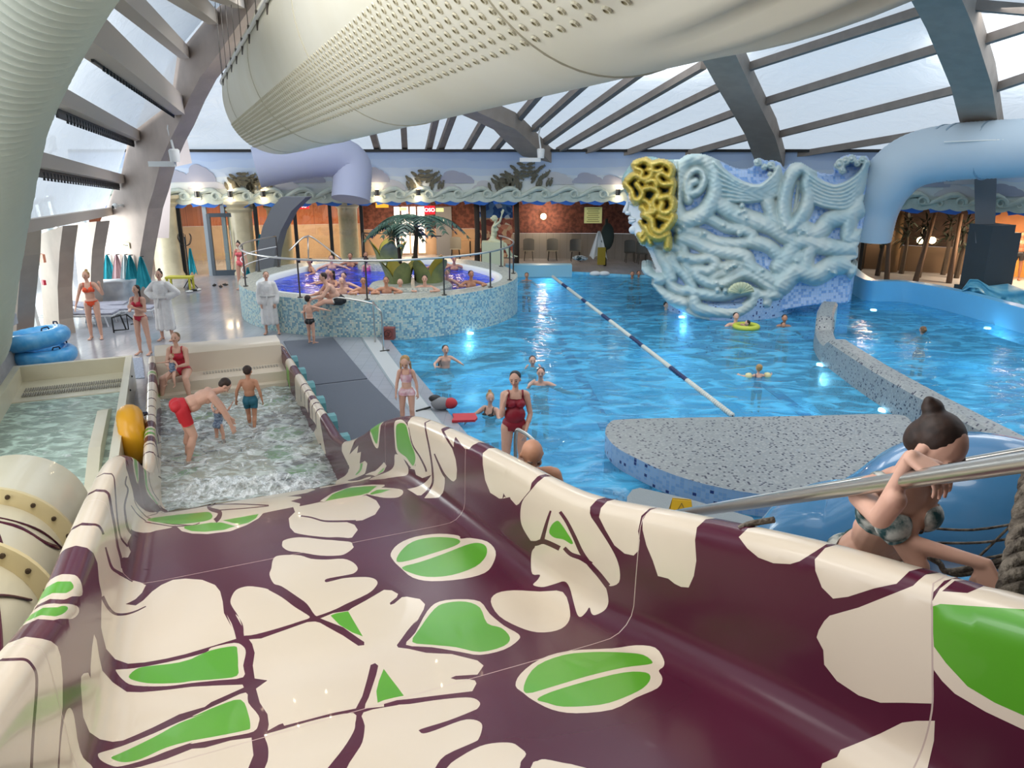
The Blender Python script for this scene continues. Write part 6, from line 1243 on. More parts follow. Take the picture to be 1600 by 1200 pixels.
# --- whirlpool bathers
BATH = [(486, 407, 'dark-haired bather with back to the rail at the left rear of the whirlpool', 'black', 'short', 'tan', 120), (514, 402, 'bather with arm along the left rear rim of the whirlpool', 'fair', 'short', 'fair', 200), (545, 398, 'bather with short dark hair at the rear rim of the whirlpool', 'brown', 'short', 'tan', 185), (564, 392, 'bather near the rear planter island', 'brown', 'lowbun', 'tan', 200),
        (516, 425, 'bald bather behind the seated group on the left of the whirlpool', 'grey', 'bald', 'fair', 150), (523, 432, 'dark-haired bather in the seated group on the left', 'black', 'long', 'tan', 140), (539, 430, 'bather lit blue beside the left seated group', 'brown', 'short', 'fair', 170), (515, 451, 'bather leaning low at the front left rim', 'grey', 'bald', 'fair', 200),
        (557, 453, 'bather with black hair looking over the front rim left of centre', 'black', 'short', 'tan', 190), (607, 455, 'bather with folded arms on the front rim in the middle', 'brown', 'short', 'tan', 190), (642, 455, 'bald bather seen from behind at the front rim', 'grey', 'bald', 'fair', 10), (706, 453, 'smiling bather resting chin at the front right rim', 'black', 'short', 'fair', 180),
        (740, 433, 'bather with hand at the mouth at the right end of the whirlpool', 'black', 'short', 'tan', 200), (684, 422, 'bather with dark hair in the right lobe of the whirlpool', 'black', 'short', 'tan', 220), (702, 425, 'bather in blue light in the right lobe of the whirlpool', 'grey', 'short', 'fair', 150), (691, 401, 'bather at the right rear rim behind the blue light', 'grey', 'bald', 'tan', 180), (708, 404, 'bather with curly hair at the right rear rim', 'brown', 'short', 'tan', 200)]
for px, py, lab, hc_, hs_, sk, fc in BATH:
    q = PZ(px, py, 1.17); v = V3(q.x-WC.x, q.y-WC.y, 0); r_ = v.length; mx = spa_r(math.atan2(v.y, v.x))-.22
    if r_ > mx: q = V3(WC.x, WC.y, q.z)+v*(mx/r_)
    front = q.y < WC.y-1.5 and fc > 90; out_ = math.degrees(math.atan2(v.y, v.x))-90
    figure('person', lab, (q.x, q.y, 0), fc, 1.68, dict(lean=10, R=((.7, .6, -.2), (-.6, .8, .1)) if front else ((.9, .1, -.3), (.3, .9, -.1)), L=((.7, .6, -.2), (-.6, .8, .1)) if front else ((.9, .1, -.3), (.3, .9, -.1)), RL=((.2, 1, -.2), (0, .3, -1)), LL=((.2, 1, -.2), (0, .3, -1))), sex='m' if hs_ in ('bald', 'short') else 'f', skin=sk, hair=(hc_, hs_), vox=.014, pz=.60 if front else .50, group='bathers in the whirlpool', fingers=False)
q = PZ(572, 405, 1.2); figure('person', 'girl with hair in a tuft and pink top seen from behind in the whirlpool', (q.x, q.y, 0), 20, 1.35, dict(hy=-20), child=True, hair=('brown', 'bun'), clothes=[('suit', M_PINKS)], vox=.013, pz=.62, faceparts=False, fingers=False)
q = PZ(484, 446, 1.35); figure('person', 'bather sitting on the left rim of the whirlpool with knees drawn up', (q.x+.72, q.y-.02, 0), 112, 1.75, dict(lean=35, hp=15, R=((.2, .6, -.7), (-.1, 1, -.2)), L=((.2, .6, -.7), (-.1, 1, -.2)), RL=((.2, 1, .45), (0, .35, -.8)), LL=((.25, 1, .1), (0, .8, -.35))), sex='m', fat=1.15, skin='fair', hair=('brown', 'short'), clothes=[('trunks', M_BLK)], vox=.012, pz=1.0)
# dark figure at the far right
q = PD(1592, 400, 28.0); figure('person', 'dark silhouetted person in the orange room at the far right', (q.x, q.y, 0), 150, 1.75, dict(R=((.3, 0, -1), (.2, .3, -1)), L=((.5, 0, -1), (.2, .3, -.9))), sex='m', skin='dark', hair=('black', 'short'), clothes=[('trunks', M_BLK)], vox=.014, faceparts=False)
# ================================================================== parts of the splash pool
def prism_sl(b, pts, v0, v1, mi=0):     # pts (s, world z) extruded across the slide
    q = lambda s, z, v: Vector(((AX*s+PX*v).x, (AX*s+PX*v).y, z)); b.prism(pts, lambda p: q(p[0], p[1], v0), lambda p: q(p[0], p[1], v1), mi)
b = MB(); prism_sl(b, [(15.0, -.05), (15.0, .22), (15.12, .24), (15.12, .42), (15.7, .44), (15.78, .80), (15.9, .86), (16.45, .86), (16.5, .80), (16.5, -.05)], VC-1.17, VC+1.17)
o = b.build('bench', MATS['slide_cream'] if 'slide_cream' in MATS else M_CREAM, smooth=True, angle=30); attach(o, slide)
b = MB()
for k in range(26): prism_sl(b, [(15.45, .441), (15.45, .446), (15.6, .446), (15.6, .441)], VC-.35+k*.055, VC-.33+k*.055)
o = b.build('drain_slots', mat('slot_grey', '#9a958a', .7)); attach(o, slide); o['kind'] = 'stuff'
M_TEAL = mat('bracket_teal', '#5f9aa0', .5)
for s in (11.0, 12.0, 13.0, 14.0, 15.0, 16.0):
    b = MB(); prism_sl(b, [(s-.22, 0), (s-.16, .40), (s-.08, .47), (s+.08, .47), (s+.16, .40), (s+.22, 0)], VC+1.32, VC+1.5); attach(b.build('bracket', M_TEAL, smooth=True, angle=40), slide)
M_SPLASH = water_mat('splash_water', '#f4fbf7', '#e8f2ee', .38, 5, .10, foam=.55, foamscale=3.6)
b = MB(); nz = np.random.default_rng(3)
def wfn(u, v):
    s = 9.96+(15.1-9.96)*v; x = VC-1.16+2.32*u; h_ = .012*math.sin(s*9+x*3)+.010*math.sin(x*13-s*7)+.008*math.sin(s*21+x*17); p_ = AX*s+PX*x; return V3(p_.x, p_.y, .15+h_)
b.grid(wfn, 60, 110); o = face_up(b.build('splash_water', M_SPLASH, smooth=True)); tag(o, 'shallow foaming water in the splash pool at the foot of the slide', 'water', kind='stuff')
def foam_mat():
    m = bpy.data.materials.new('foam'); m.use_nodes = True; nt = NT(m); b_ = nt.t.nodes['Principled BSDF']; b_.inputs['Base Color'].default_value = (.88, .92, .94, 1); b_.inputs['Roughness'].default_value = .5
    tc = nt.n('ShaderNodeTexCoord'); n2 = nt.n('ShaderNodeTexNoise', Scale=9.0, Detail=8.0, Roughness=.8); nt.l(tc.outputs['Object'], n2.inputs['Vector']); mr = nt.n('ShaderNodeMapRange'); mr.inputs[1].default_value = .42; mr.inputs[2].default_value = .6; nt.l(n2.outputs[0], mr.inputs[0]); nt.l(mr.outputs[0], b_.inputs['Alpha']); return m
M_FOAM = foam_mat(); from mathutils import noise as mnoise
b = MB()
def ffn(u, v):
    x = VC-1.1+2.1*u; s = 10.0+.75*v+.15*math.sin(u*6); e = math.sin(PI*v)*min(1, u*5)*min(1, (1-u)*5); n_ = abs(mnoise.noise(V3(s*5, x*5, 1)))+.5*abs(mnoise.noise(V3(s*13, x*13, 2))); p_ = AX*s+PX*x; return V3(p_.x, p_.y, .13+e*(.03+.22*n_))
b.grid(ffn, 90, 34); o = face_up(b.build('splash_foam', M_FOAM, smooth=True)); tag(o, 'white churning foam where the slide meets the splash pool', 'foam', kind='stuff')
# ------------------------------------------------------------------ catch pool and tube slide on the left
cp = thing('catch_pool', 'cream landing basin with pale green water on the left of the wide slide', 'basin', SV(16, -2.0, 0)); cp.location.z = 0
V0, V1, SA, SB, RZ_ = -2.95, -1.12, 7.5, 16.8, .60
def bx_sl(b, s0, s1, v0, v1, z0, z1, mi=0): prism_sl(b, [(s0, z0), (s0, z1), (s1, z1), (s1, z0)], v0, v1, mi)
b = MB(); bx_sl(b, SA, SB, V0-.12, V0, -.02, RZ_); bx_sl(b, SB, SB+.12, V0-.12, V1+.12, -.02, RZ_); bx_sl(b, SA, SB, V1, V1+.12, -.02, RZ_); bx_sl(b, SA, SB, V0, V1, -.02, .02)
prism_sl(b, [(15.4, .02), (15.5, .27), (SB, .30), (SB, .02)], V0, V1); attach(b.build('shell', M_CREAM), cp)
b = MB()
for k in range(44):
    for r_ in (0, 1): v = V0+.12+k*.039; bx_sl(b, 15.75+r_*.32, 15.97+r_*.32, v, v+.018, .285, .305)
o = b.build('drain_slots', MATS['slot_grey']); attach(o, cp); o['kind'] = 'stuff'
b = MB()
for k in range(9):
    s = 8.2+k*.95; p_ = AX*s+PX*(V1+.125); b = MB(); b.ell((p_.x, p_.y, .45), .02, 8, 6); attach(b.build('bolt', M_BLACK), cp)
M_CW = water_mat('catch_water', '#d8eee2', '#cfe8dc', .8, 3.5, .2, foam=.3, foamscale=2.5)
b = MB(); q = lambda s, v: tuple((AX*s+PX*v).xy)
b.add([(*q(SA, V0), .26), (*q(15.47, V0), .26), (*q(15.47, V1), .26), (*q(SA, V1), .26)], [(0, 1, 2, 3)]); o = face_up(b.build('catch_water', M_CW)); tag(o, 'pale green water in the cream landing basin', 'water', kind='stuff')
n_ = PX.copy(); p0 = SV(10, -1.45, 0); b = MB(); b.prism([(152, 642), (168, 637), (180, 700), (178, 745), (128, 790), (138, 700)], lambda p: PPL(p[0], p[1], p0, n_), lambda p: PPL(p[0], p[1], p0, n_)+PX*.16)
o = b.build('side_fin', M_CREAM); attach(o, cp)
# tube slide
tz = lambda s: 1.02-.14*(s-7.4)
def tubept(s, a, r): c = AX*s+PX*(-1.88); return V3(c.x, c.y, tz(s))+PX*math.cos(a)*r+V3(0, 0, math.sin(a)*r)
ts_ = thing('tube_slide', 'cream closed tube slide with bolted flanges in the lower left corner', 'slide', SV(8, -1.88, 0)); ts_.location.z = 0
b = MB(); b.grid(lambda u, v: tubept(-.5+9.6*v, u*2*PI, .66+(.05*math.sin(min(1, max(0, (-.5+9.6*v-7.5)/1.6))*PI/2) if -.5+9.6*v > 7.5 else 0)), 48, 60, cu=True); attach(b.build('tube', M_CREAM, smooth=True), ts_)
for s in (7.42, 6.1, 4.2, 2.0):
    b = MB()
    for r0, r1, s0, s1 in ((.66, .80, s-.03, s+.03),):
        for a, c, d_, e in ((r0, s0, r1, s0), (r1, s0, r1, s1), (r1, s1, r0, s1)):
            b.grid(lambda u, v, a=a, c=c, d_=d_, e=e: tubept(c+(e-c)*v, u*2*PI, a+(d_-a)*v), 56, 1, cu=True)
    attach(b.build('flange', mat('flange_cream', '#d9c99c', .5)), ts_)
b = MB()
for s in (7.42, 6.1, 4.2):
    for k in range(22):
        a = k/22*2*PI; b = MB()
        for sg in (1, -1): Mx = AX.to_track_quat('Z', 'Y').to_matrix(); b.lathe(tubept(s+.03*sg, a, .735), [(0, sg*.022), (.017, sg*.022), (.022, 0)], 8, rot=Mx)
        attach(b.build('bolt', mat('bolt_dark', '#4d3f33', .5, .6)), ts_)
b = MB()
for pts in ([(7.3, 10), (7.1, 40), (7.0, 75), (6.9, 100)], [(7.2, 85), (6.9, 75), (6.7, 62), (6.3, 50), (6.15, 45)], [(6.9, 72), (6.95, 50), (7.0, 28), (7.2, 15)], [(6.2, 80), (6.5, 65), (6.7, 62)], [(5.9, 20), (5.6, 40), (5.2, 60), (4.8, 75)], [(5.8, 90), (5.5, 70), (5.2, 60)], [(5.6, 42), (5.0, 25), (4.4, 12)]):
    b.tube(catmull([tubept(s, R(a), .66) for s, a in pts], 8), .03, 8, sq=.4)
attach(b.build('pattern', MATS['slide_purple']), ts_)
# ------------------------------------------------------------------ inflatable rings
def ring(name, c, Rr, r, tilt, m, label, mats2=None, n=40, group=None):
    t = thing(name, label, 'swim ring', c, group); M = Euler(tilt).to_matrix(); b = MB()
    b.tube([Vector(c)+M @ V3(Rr*math.cos(k/n*2*PI), Rr*math.sin(k/n*2*PI), 0) for k in range(n)], [r*(1-.035*(k % 2)) for k in range(n)], 14, closed=True); attach(b.build('tube', m, smooth=True), t)
    for a in (R(60), R(240), R(330)):
        b = MB(); o_ = Vector(c)+M @ V3(Rr*math.cos(a), Rr*math.sin(a), r*1.02); tx = M @ V3(-math.sin(a), math.cos(a), 0); up_ = M @ V3(0, 0, 1); b.tube([o_-tx*.08, o_-tx*.06+up_*.05, o_+tx*.06+up_*.05, o_+tx*.08], .016, 6); attach(b.build('handle', mat('handle_navy', '#1c2b4a', .5), smooth=True), t)
    return t
M_RB = mat('ring_blue', '#4aa6e6', .3, noise=(7, '#7cc4f2', .6)); M_RY = mat('ring_yellow', '#e6a520', .35); M_RO = mat('ring_orange', '#ee9a2c', .35)
c = PZ(48, 558, .18); ring('swim_ring', (c.x-.15, c.y, .16), .42, .16, (0, 0, 0), M_RO, 'orange swim ring at the bottom of the pile by the stone plinth')
c = PZ(60, 556, .5); ring('swim_ring', (c.x+.02, c.y+.2, .48), .44, .17, (0, R(2), 0), M_RB, 'lower blue swim ring of the pile by the windows'); ring('swim_ring', (c.x-.15, c.y+.22, .82), .50, .18, (0, R(-7), 0), M_RB, 'upper blue swim ring of the pile by the windows')
c = PD(207, 668, 11.6); t = ring('swim_ring', (c.x, c.y, .47), .28, .185, (R(86), 0, R(116)), M_RY, 'yellow swim ring wedged between the basin and the wide slide'); 
b = MB(); b.tube([V3(c.x, c.y, .47)+V3(.16, -.12, -.1+k*.06) for k in range(5)], .02, 6); attach(b.build('strap', M_BLACK), t)
# ------------------------------------------------------------------ mats, bag, board, cubes on the deck
M_MAT = mat('mat_grey', '#5f6570', .85, bump=(90, .5))
def flat(name, pts, z, th, m, label, cat, **k):
    P_ = [PZ(x, y, z) for x, y in pts]; b = MB(); b.prism(list(range(len(P_))), lambda i: P_[i]-V3(0, 0, th), lambda i: P_[i]); o = b.build(name, m); return tag(o, label, cat, **k)
flat('rubber_mat', [(443, 533), (520, 527), (574, 591), (481, 602)], .02, .019, M_MAT, 'farther dark grey mat, under the boy in black briefs', 'mat'); flat('rubber_mat', [(482, 604), (575, 593), (650, 668), (640, 690), (520, 690), (530, 668)], .02, .019, M_MAT, 'nearer dark grey mat, beside the splash pool', 'mat')
flat('drain_grate', [(203, 560), (222, 558), (226, 590), (204, 592)], .012, .01, mat('grate_pale', '#b9c2d2', .5, noise=(60, '#6f7a90', 1)), 'small slotted grate in the deck by the cream basin', 'grate')
c = PZ(690, 640, 0); t = thing('rucksack', 'grey, red and black rucksack lying on the pool gutter', 'bag', (c.x, c.y, 0)); b = MB(); b.ell((c.x, c.y, .12), (.2, .13, .12)); attach(b.build('body', mat('bag_grey', '#8a8c90', .8), smooth=True), t)
b = MB(); b.ell((c.x+.17, c.y-.02, .13), (.13, .13, .10)); attach(b.build('pocket', mat('bag_red', '#b5323a', .8), smooth=True), t); b = MB(); b.ell((c.x-.12, c.y+.05, .2), (.12, .1, .07)); b.tube(catmull([V3(c.x-.2, c.y, .05), V3(c.x-.35, c.y-.05, .02), V3(c.x-.45, c.y-.15, .02)], 4), .02, 6); attach(b.build('strap', M_BLACK, smooth=True), t)
flat('foam_board', [(707, 646), (742, 645), (746, 652), (742, 656), (706, 657), (709, 652)], .05, .04, mat('board_red', '#c02a34', .5), 'red foam board lying on the pool gutter by the rucksack', 'kickboard')
# ladder rail near the bald person
a_, c_ = PD(806, 700, 9.0), PD(840, 722, 8.6); b = MB(); b.tube(catmull([a_-V3(0, 0, .3), a_+V3(0, 0, .18), a_+(c_-a_)*.3+V3(0, 0, .25), a_+(c_-a_)*.85+V3(0, 0, .22), c_+V3(0, 0, .1), c_-V3(0, 0, 1.1)], 5), .022, 8); o = b.build('ladder_rail', M_STEEL, smooth=True); tag(o, 'bent steel pool ladder rail behind the bald person', 'handrail')
# grey slab and caution sign behind the slide
def sl_(p, z): q = PZ(p[0], p[1], z); return q
pts = [(978, 800), (980, 776), (988, 765), (1000, 762), (1075, 779), (1175, 808), (1210, 850), (1000, 830)]
P_ = [PZ(x, y, .35) for x, y in pts]; b = MB(); b.prism(list(range(len(P_))), lambda i: V3(P_[i].x, P_[i].y, .0), lambda i: P_[i]); o = b.build('grey_step', mat('step_grey', '#8f9698', .6, bump=(70, .4))); tag(o, 'grey ribbed step block at the pool edge behind the slide', 'step')
M_YEL = mat('sign_yellow', '#e6b414', .4)
def wet_sign(p, rz, H_, label):
    t = thing('caution_sign', label, 'sign', p); Rz = Matrix.Rotation(rz, 3, 'Z')
    for sg in (-1, 1):
        b = MB(); w0, w1 = .15, .11; q = lambda x, z, o_=0: Vector(p)+Rz @ V3(x, sg*(.16*(1-z/H_)+.012)+o_*sg, z)
        pts_ = [(-w0, 0), (-w0+.05, 0), (-w0+.06, .06), (w0-.06, .06), (w0-.05, 0), (w0, 0), (w1, H_), (-w1, H_)]; b.prism(pts_, lambda a: q(a[0], a[1]), lambda a: q(a[0], a[1], .012)); attach(b.build('panel', M_YEL), t)
    b = MB(); q = lambda x, z: Vector(p)+Rz @ V3(x, -(.16*(1-z/H_)+.028), z)
    tri = [q(.07*math.cos(R(90+120*k)), H_*.62+.07*math.sin(R(90+120*k))) for k in range(3)]; b.tube(tri, .006, 4, closed=True); b.tube([q(-.02, H_*.58), q(.0, H_*.64), q(.02, H_*.6)], .008, 4); b.tube([q(-.06, H_*.42), q(.06, H_*.42)], .006, 4); b.tube([q(-.06, H_*.36), q(.06, H_*.36)], .006, 4); attach(b.build('symbol', M_BLACK), t)
    return t
c = PZ(399, 494, 0); wet_sign((c.x, c.y, 0), R(-5), .62, 'yellow caution floor sign beside the robed person at the whirlpool wall')
c = PD(1064, 800, 9.2); wet_sign((c.x, c.y, .35), R(-12), .26, 'yellow caution sign standing on the grey step behind the slide')
# ------------------------------------------------------------------ left corner: rock, towels, loungers
b = MB(); c = PZ(182, 480, 0)
def rock(u, v):
    a = u*2*PI; z = v*.85; r_ = 1.0 if v < .97 else .0; sx = (abs(math.cos(a))**.5)*math.copysign(1, math.cos(a))*.62; sy = (abs(math.sin(a))**.5)*math.copysign(1, math.sin(a))*.35; p_ = V3(c.x+sx*r_, c.y+sy*r_, z); return p_+V3(1, .6, .4)*.14*mnoise.noise(p_*2.3)*r_+V3(.6, -1, 0)*.08*mnoise.noise(p_*5)*r_
b.grid(rock, 60, 24, cu=True); o = b.build('stone_bench', mat('white_rock', '#cfd3da', .7, noise=(3, '#b4bac6', .7), bump=(6, .6)), smooth=True); tag(o, 'rough white carved stone block under the hanging towels', 'stone block', kind='structure')
TW = [(166, 398, M_TOWEL, 'leftmost turquoise towel on the concrete arch'), (181, 398, M_TOWELP, 'pink towel hanging on the concrete arch'), (194, 398, M_TOWELW, 'white towel hanging on the concrete arch'), (202, 399, M_TOWEL, 'turquoise towel overlapping the white one on the arch'), (219, 401, M_TOWEL, 'rightmost turquoise towel at the edge of the arch')]
for x, y, m_, lb in TW:
    p_ = PLD(x, y, .12); towel((p_.x, p_.y, p_.z), .5, 1.0, m_, lb, 'towels hanging on the concrete arch', face=180+39)
    b = MB(); b.tube([p_+ND*.1, p_], .015, 6); o = b.build('towel_hook', M_BLACK); o['kind'] = 'structure'
p_ = PLD(407, 392, 0); 
for x, y, zc, m_, lb in ((297, 388, 27.3, M_TOWEL, 'turquoise towel on the hat stand by the glass door'), (406, 366, 25.9, M_TOWEL, 'turquoise towel on the dark arch foot'), (418, 367, 25.9, mat('towel_plum', '#5b4458', .9), 'plum towel on the dark arch foot')): p_ = PD(x, y, zc); towel(p_, .34, .95, m_, lb, face=180)
def lounger(c, rz, label, back=55):
    t = thing('sun_lounger', label, 'sun lounger', c, 'loungers by the windows'); Rz = Matrix.Rotation(rz, 3, 'Z'); T = lambda x, y, z: Vector(c)+Rz @ V3(x, y, z)
    b = MB(); b.tube([T(-.95, -.3, .3), T(.95, -.3, .3), T(.95, .3, .3), T(-.95, .3, .3)], .022, 6, closed=True); attach(b.build('frame', mat('lounger_white', '#d9dce2', .4)), t)
    for x in (-.75, .75):
        for y in (-.28, .28): b = MB(); b.tube([T(x, y, .3), T(x*1.08, y, 0)], .02, 6); attach(b.build('leg', MATS['lounger_white']), t)
    b = MB(); cb_, sb_ = math.cos(R(back)), math.sin(R(back)); pts_ = [(.93, .33), (-.25, .33), (-.25-.75*cb_, .33+.75*sb_)]
    for (x0, z0), (x1, z1) in zip(pts_, pts_[1:]): b.add([T(x0, -.27, z0), T(x1, -.27, z1), T(x1, .27, z1), T(x0, .27, z0), T(x0, -.27, z0+.04), T(x1, -.27, z1+.04), T(x1, .27, z1+.04), T(x0, .27, z0+.04)], [(0, 1, 2, 3), (7, 6, 5, 4), (0, 4, 5, 1), (1, 5, 6, 2), (2, 6, 7, 3), (3, 7, 4, 0)])
    attach(b.build('sling', mat('sling_grey', '#a3a4b4', .8, noise=(8, '#8a8b9c', .6))), t)
for x, y, rz, lb, bk in ((128, 508, 5, 'nearest pale lounger between the window leg and the orange bikini', 50), (188, 500, 8, 'pale lounger in front of the white stone block', 8), (145, 494, 12, 'farthest pale lounger by the bright windows', 12)): c = PZ(x, y, 0); lounger((c.x, c.y, 0), R(rz), lb, bk)
c = PZ(190, 520, 0); b = MB(); q = lambda x, y, z: V3(c.x+x, c.y+y, z)
b.tube([q(-.2, 0, 0), q(-.2, 0, .4), q(.12, .15, .46), q(.12, .15, .06), q(-.2, 0, .06)], .02, 6); b.tube([q(-.05, .35, .02), q(-.12, .3, .4), q(.12, .15, .46), q(.3, .3, .2), q(.1, .35, .15)], .02, 6); b.tube([q(-.2, 0, .4), q(-.12, .3, .42)], .018, 6); o = b.build('black_stand', M_BLACK); tag(o, 'small black metal frame standing between the loungers and the red bikini', 'stand')
# yellow bench, hat stand, shoes
c = PZ(283, 452, 0); t = thing('bench', 'low yellow bench left of the hat stand', 'bench', (c.x, c.y, 0)); b = MB(); b.box((c.x, c.y, .42), (.85, .4, .06)); attach(b.build('seat', mat('bench_yellow', '#c9c44a', .5)), t)
for x in (-.38, .38):
    for y in (-.15, .15): b = MB(); b.box((c.x+x, c.y+y, .2), (.06, .06, .4)); attach(b.build('leg', MATS['bench_yellow']), t)
c = PZ(298, 450, 0); t = thing('hat_stand', 'black bentwood hat stand by the glass door', 'coat stand', (c.x, c.y, 0)); b = MB(); b.tube([(c.x, c.y, 0), (c.x, c.y, 1.75)], .025, 8); attach(b.build('pole', M_BLACK), t)
for k in range(6):
    a = k*PI/3; b = MB(); b.tube(catmull([V3(c.x, c.y, 1.45), V3(c.x+.15*math.cos(a), c.y+.15*math.sin(a), 1.5), V3(c.x+.24*math.cos(a), c.y+.24*math.sin(a), 1.72), V3(c.x+.2*math.cos(a), c.y+.2*math.sin(a), 1.85)], 4), .012, 5); attach(b.build('hook', M_BLACK), t)
for k in range(4): a = k*PI/2; b = MB(); b.tube([(c.x, c.y, .35), (c.x+.24*math.cos(a), c.y+.24*math.sin(a), 0)], .016, 5); attach(b.build('leg', M_BLACK), t)
for i, (x, y) in enumerate(((335, 447), (345, 449), (352, 446), (303, 455), (296, 457), (311, 454))):
    c = PZ(x, y, 0); b = MB(); b.ell((c.x, c.y, .035), (.06, .13, .035), rot=Matrix.Rotation(.6*i, 3, 'Z')); b.tube([(c.x-.05, c.y+.02, .03), (c.x, c.y+.02, .08), (c.x+.05, c.y+.02, .03)], .012, 5); o = b.build('slipper', M_BLACK if i < 4 else M_WHITE, smooth=True); tag(o, ['left black slipper of the group outside the glass door', 'middle black slipper outside the glass door', 'right black slipper outside the glass door', 'black slipper at the foot of the hat stand', 'left white slipper by the hat stand', 'right white slipper by the hat stand'][i], 'slipper', 'slippers left on the deck')
# signs, disc lamps, cameras, projectors
p_ = PLD(197, 383, .03); b = MB(); Rn = Matrix.Rotation(math.atan2(ND.y, ND.x)-PI/2, 3, 'Z'); b.box(p_, (.45, .02, .17), rot=Rn); t = b.build('notice', mat('notice_cream', '#e6dca8', .6)); tag(t, 'small cream notice above the towels on the arch', 'sign')
def text(s_, p_, size, rot, m, parent=None, ext=.002, name='lettering'):
    cu = bpy.data.curves.new(name, 'FONT'); cu.body = s_; cu.size = size; cu.extrude = ext; cu.align_x = 'CENTER'; cu.align_y = 'CENTER'; cu.materials.append(m); o = bpy.data.objects.new(name, cu); COL.objects.link(o); me_ = bpy.data.meshes.new_from_object(o.evaluated_get(bpy.context.evaluated_depsgraph_get())); bpy.data.objects.remove(o); o = bpy.data.objects.new(name, me_); COL.objects.link(o); o.location = p_; o.rotation_euler = rot
    if parent: attach(o, parent)
    return o
RZA = math.atan2(ND.y, ND.x)-PI/2
text('SPA Kuracyjne', p_-ND*.016, .055, (PI/2, 0, RZA), M_BLACK, t)
for x, y, w_, h_, col_, nm, lb, em in ((59, 361, .2, .12, '#2f9a5a', 'exit_sign', 'green exit sign on the left window wall', .6), (70, 403, .22, .2, '#e89a7a', 'fire_notice', 'pale red square fire notice on the concrete leg', 0), (72, 441, .12, .12, '#d8344a', 'call_point', 'small red fire call point on the concrete leg', 0)):
    p_ = PPL(x, y, PD(70, 545, 20.2), ND)-ND*.05; b = MB(); b.box(p_, (w_, .06, h_), rot=Rn); o = b.build(nm, mat(nm, col_, .5, emit=col_ if em else None, estr=em)); tag(o, lb, 'sign')
    if nm == 'exit_sign': b = MB(); b.beam(p_-ND*.035+V3(-.05, .02, 0), p_-ND*.035+V3(.05, -.02, 0), .008, .02); b.tube([p_-ND*.035+V3(.03, 0, .04), p_-ND*.035+V3(.06, -.03, 0), p_-ND*.035+V3(.03, 0, -.04)], .007, 4); attach(b.build('arrow', M_WHITE), o)
for x, y, zc, lb in ((75, 363, 19.4, 'round white disc lamp on the nearer pale concrete leg'), (131, 355, 21.6, 'round white disc lamp on the farther pale concrete leg')):
    p_ = PD(x, y, zc); Mx = (-ND).to_track_quat('Z', 'Y').to_matrix(); b = MB(); b.lathe(p_, [(0, .05), (.15, .05), (.19, .02), (.19, -.06), (0, -.06)], 28, rot=Mx); o = b.build('disc_lamp', mat('disc_pale', '#cfdde0', .4), smooth=True, angle=40); tag(o, lb, 'wall lamp')
p_ = PLD(180, 322, .25); t = thing('security_camera', 'white dome security camera on the concrete arch', 'security camera', p_); b = MB(); b.ell(p_, .085); b.tube([p_, p_+ND*.25], .04, 8); attach(b.build('housing', M_WHITE, smooth=True), t); b = MB(); b.ell(p_-ND*.05+V3(0, 0, -.02), .055); attach(b.build('lens', M_BLACK, smooth=True), t)
for x, y, zc, lb in ((76, 218, 16.5, 'white projector on a bracket high on the left'), (272, 238, 20.5, 'white projector on a bracket beside the tip of the great duct'), (845, 236, 27.5, 'projector on a bracket under the roof above the back wall'), (1524, 270, 25.2, 'white projector on the head of the dark pillar')):
    p_ = PD(x, y, zc); t = thing('projector', lb, 'spotlight', p_); b = MB(); b.lathe(p_+V3(0, 0, -.25), [(0, 0), (.12, 0), (.14, .3), (.1, .34), (0, .34)], 14); attach(b.build('housing', M_WHITE, smooth=True, angle=50), t); b = MB(); b.beam(p_+V3(-.75, .1, -.3), p_+V3(0, 0, -.3), .1, .14); b.tube([p_+V3(0, 0, .05), p_+V3(-.08, 0, .6), p_+V3(.0, 0, .9)], .03, 6); attach(b.build('bracket', M_WHITE), t)
# sconces on the mural band with warm lamps
for i, px in enumerate((310, 362, 414, 588, 654, 963)):
    L = FLx(px); p_ = FW(L, 3.02, .22); t = thing('wall_sconce', 'up and down wall sconce on the frieze, ' + ['leftmost above the hat stand', 'second from the left above the glass door', 'third from the left above the dark arch', 'right of the duct elbow', 'above the bright doorway', 'beside the golden head'][i], 'wall lamp', p_); b = MB(); b.lathe(p_, [(0, -.12), (.085, -.12), (.085, .12), (0, .12)], 16); attach(b.build('housing', M_DSTEEL, smooth=True, angle=40), t)
    b = MB(); b.lathe(p_, [(0, .122), (.07, .122), (.07, .135), (0, .135)], 12); b.lathe(p_, [(0, -.135), (.07, -.135), (.07, -.122), (0, -.122)], 12); attach(b.build('bulb', mat('bulb_warm', '#ffe2b0', .3, emit='#ffd9a0', estr=12)), t)
    for dz_ in (.22, -.22): ld = bpy.data.lights.new('sconce_light', 'POINT'); ld.energy = 4; ld.color = (1, .8, .55); ld.shadow_soft_size = .04; lo = bpy.data.objects.new('sconce_light', ld); COL.objects.link(lo); lo.location = p_+V3(0, -.05, dz_)
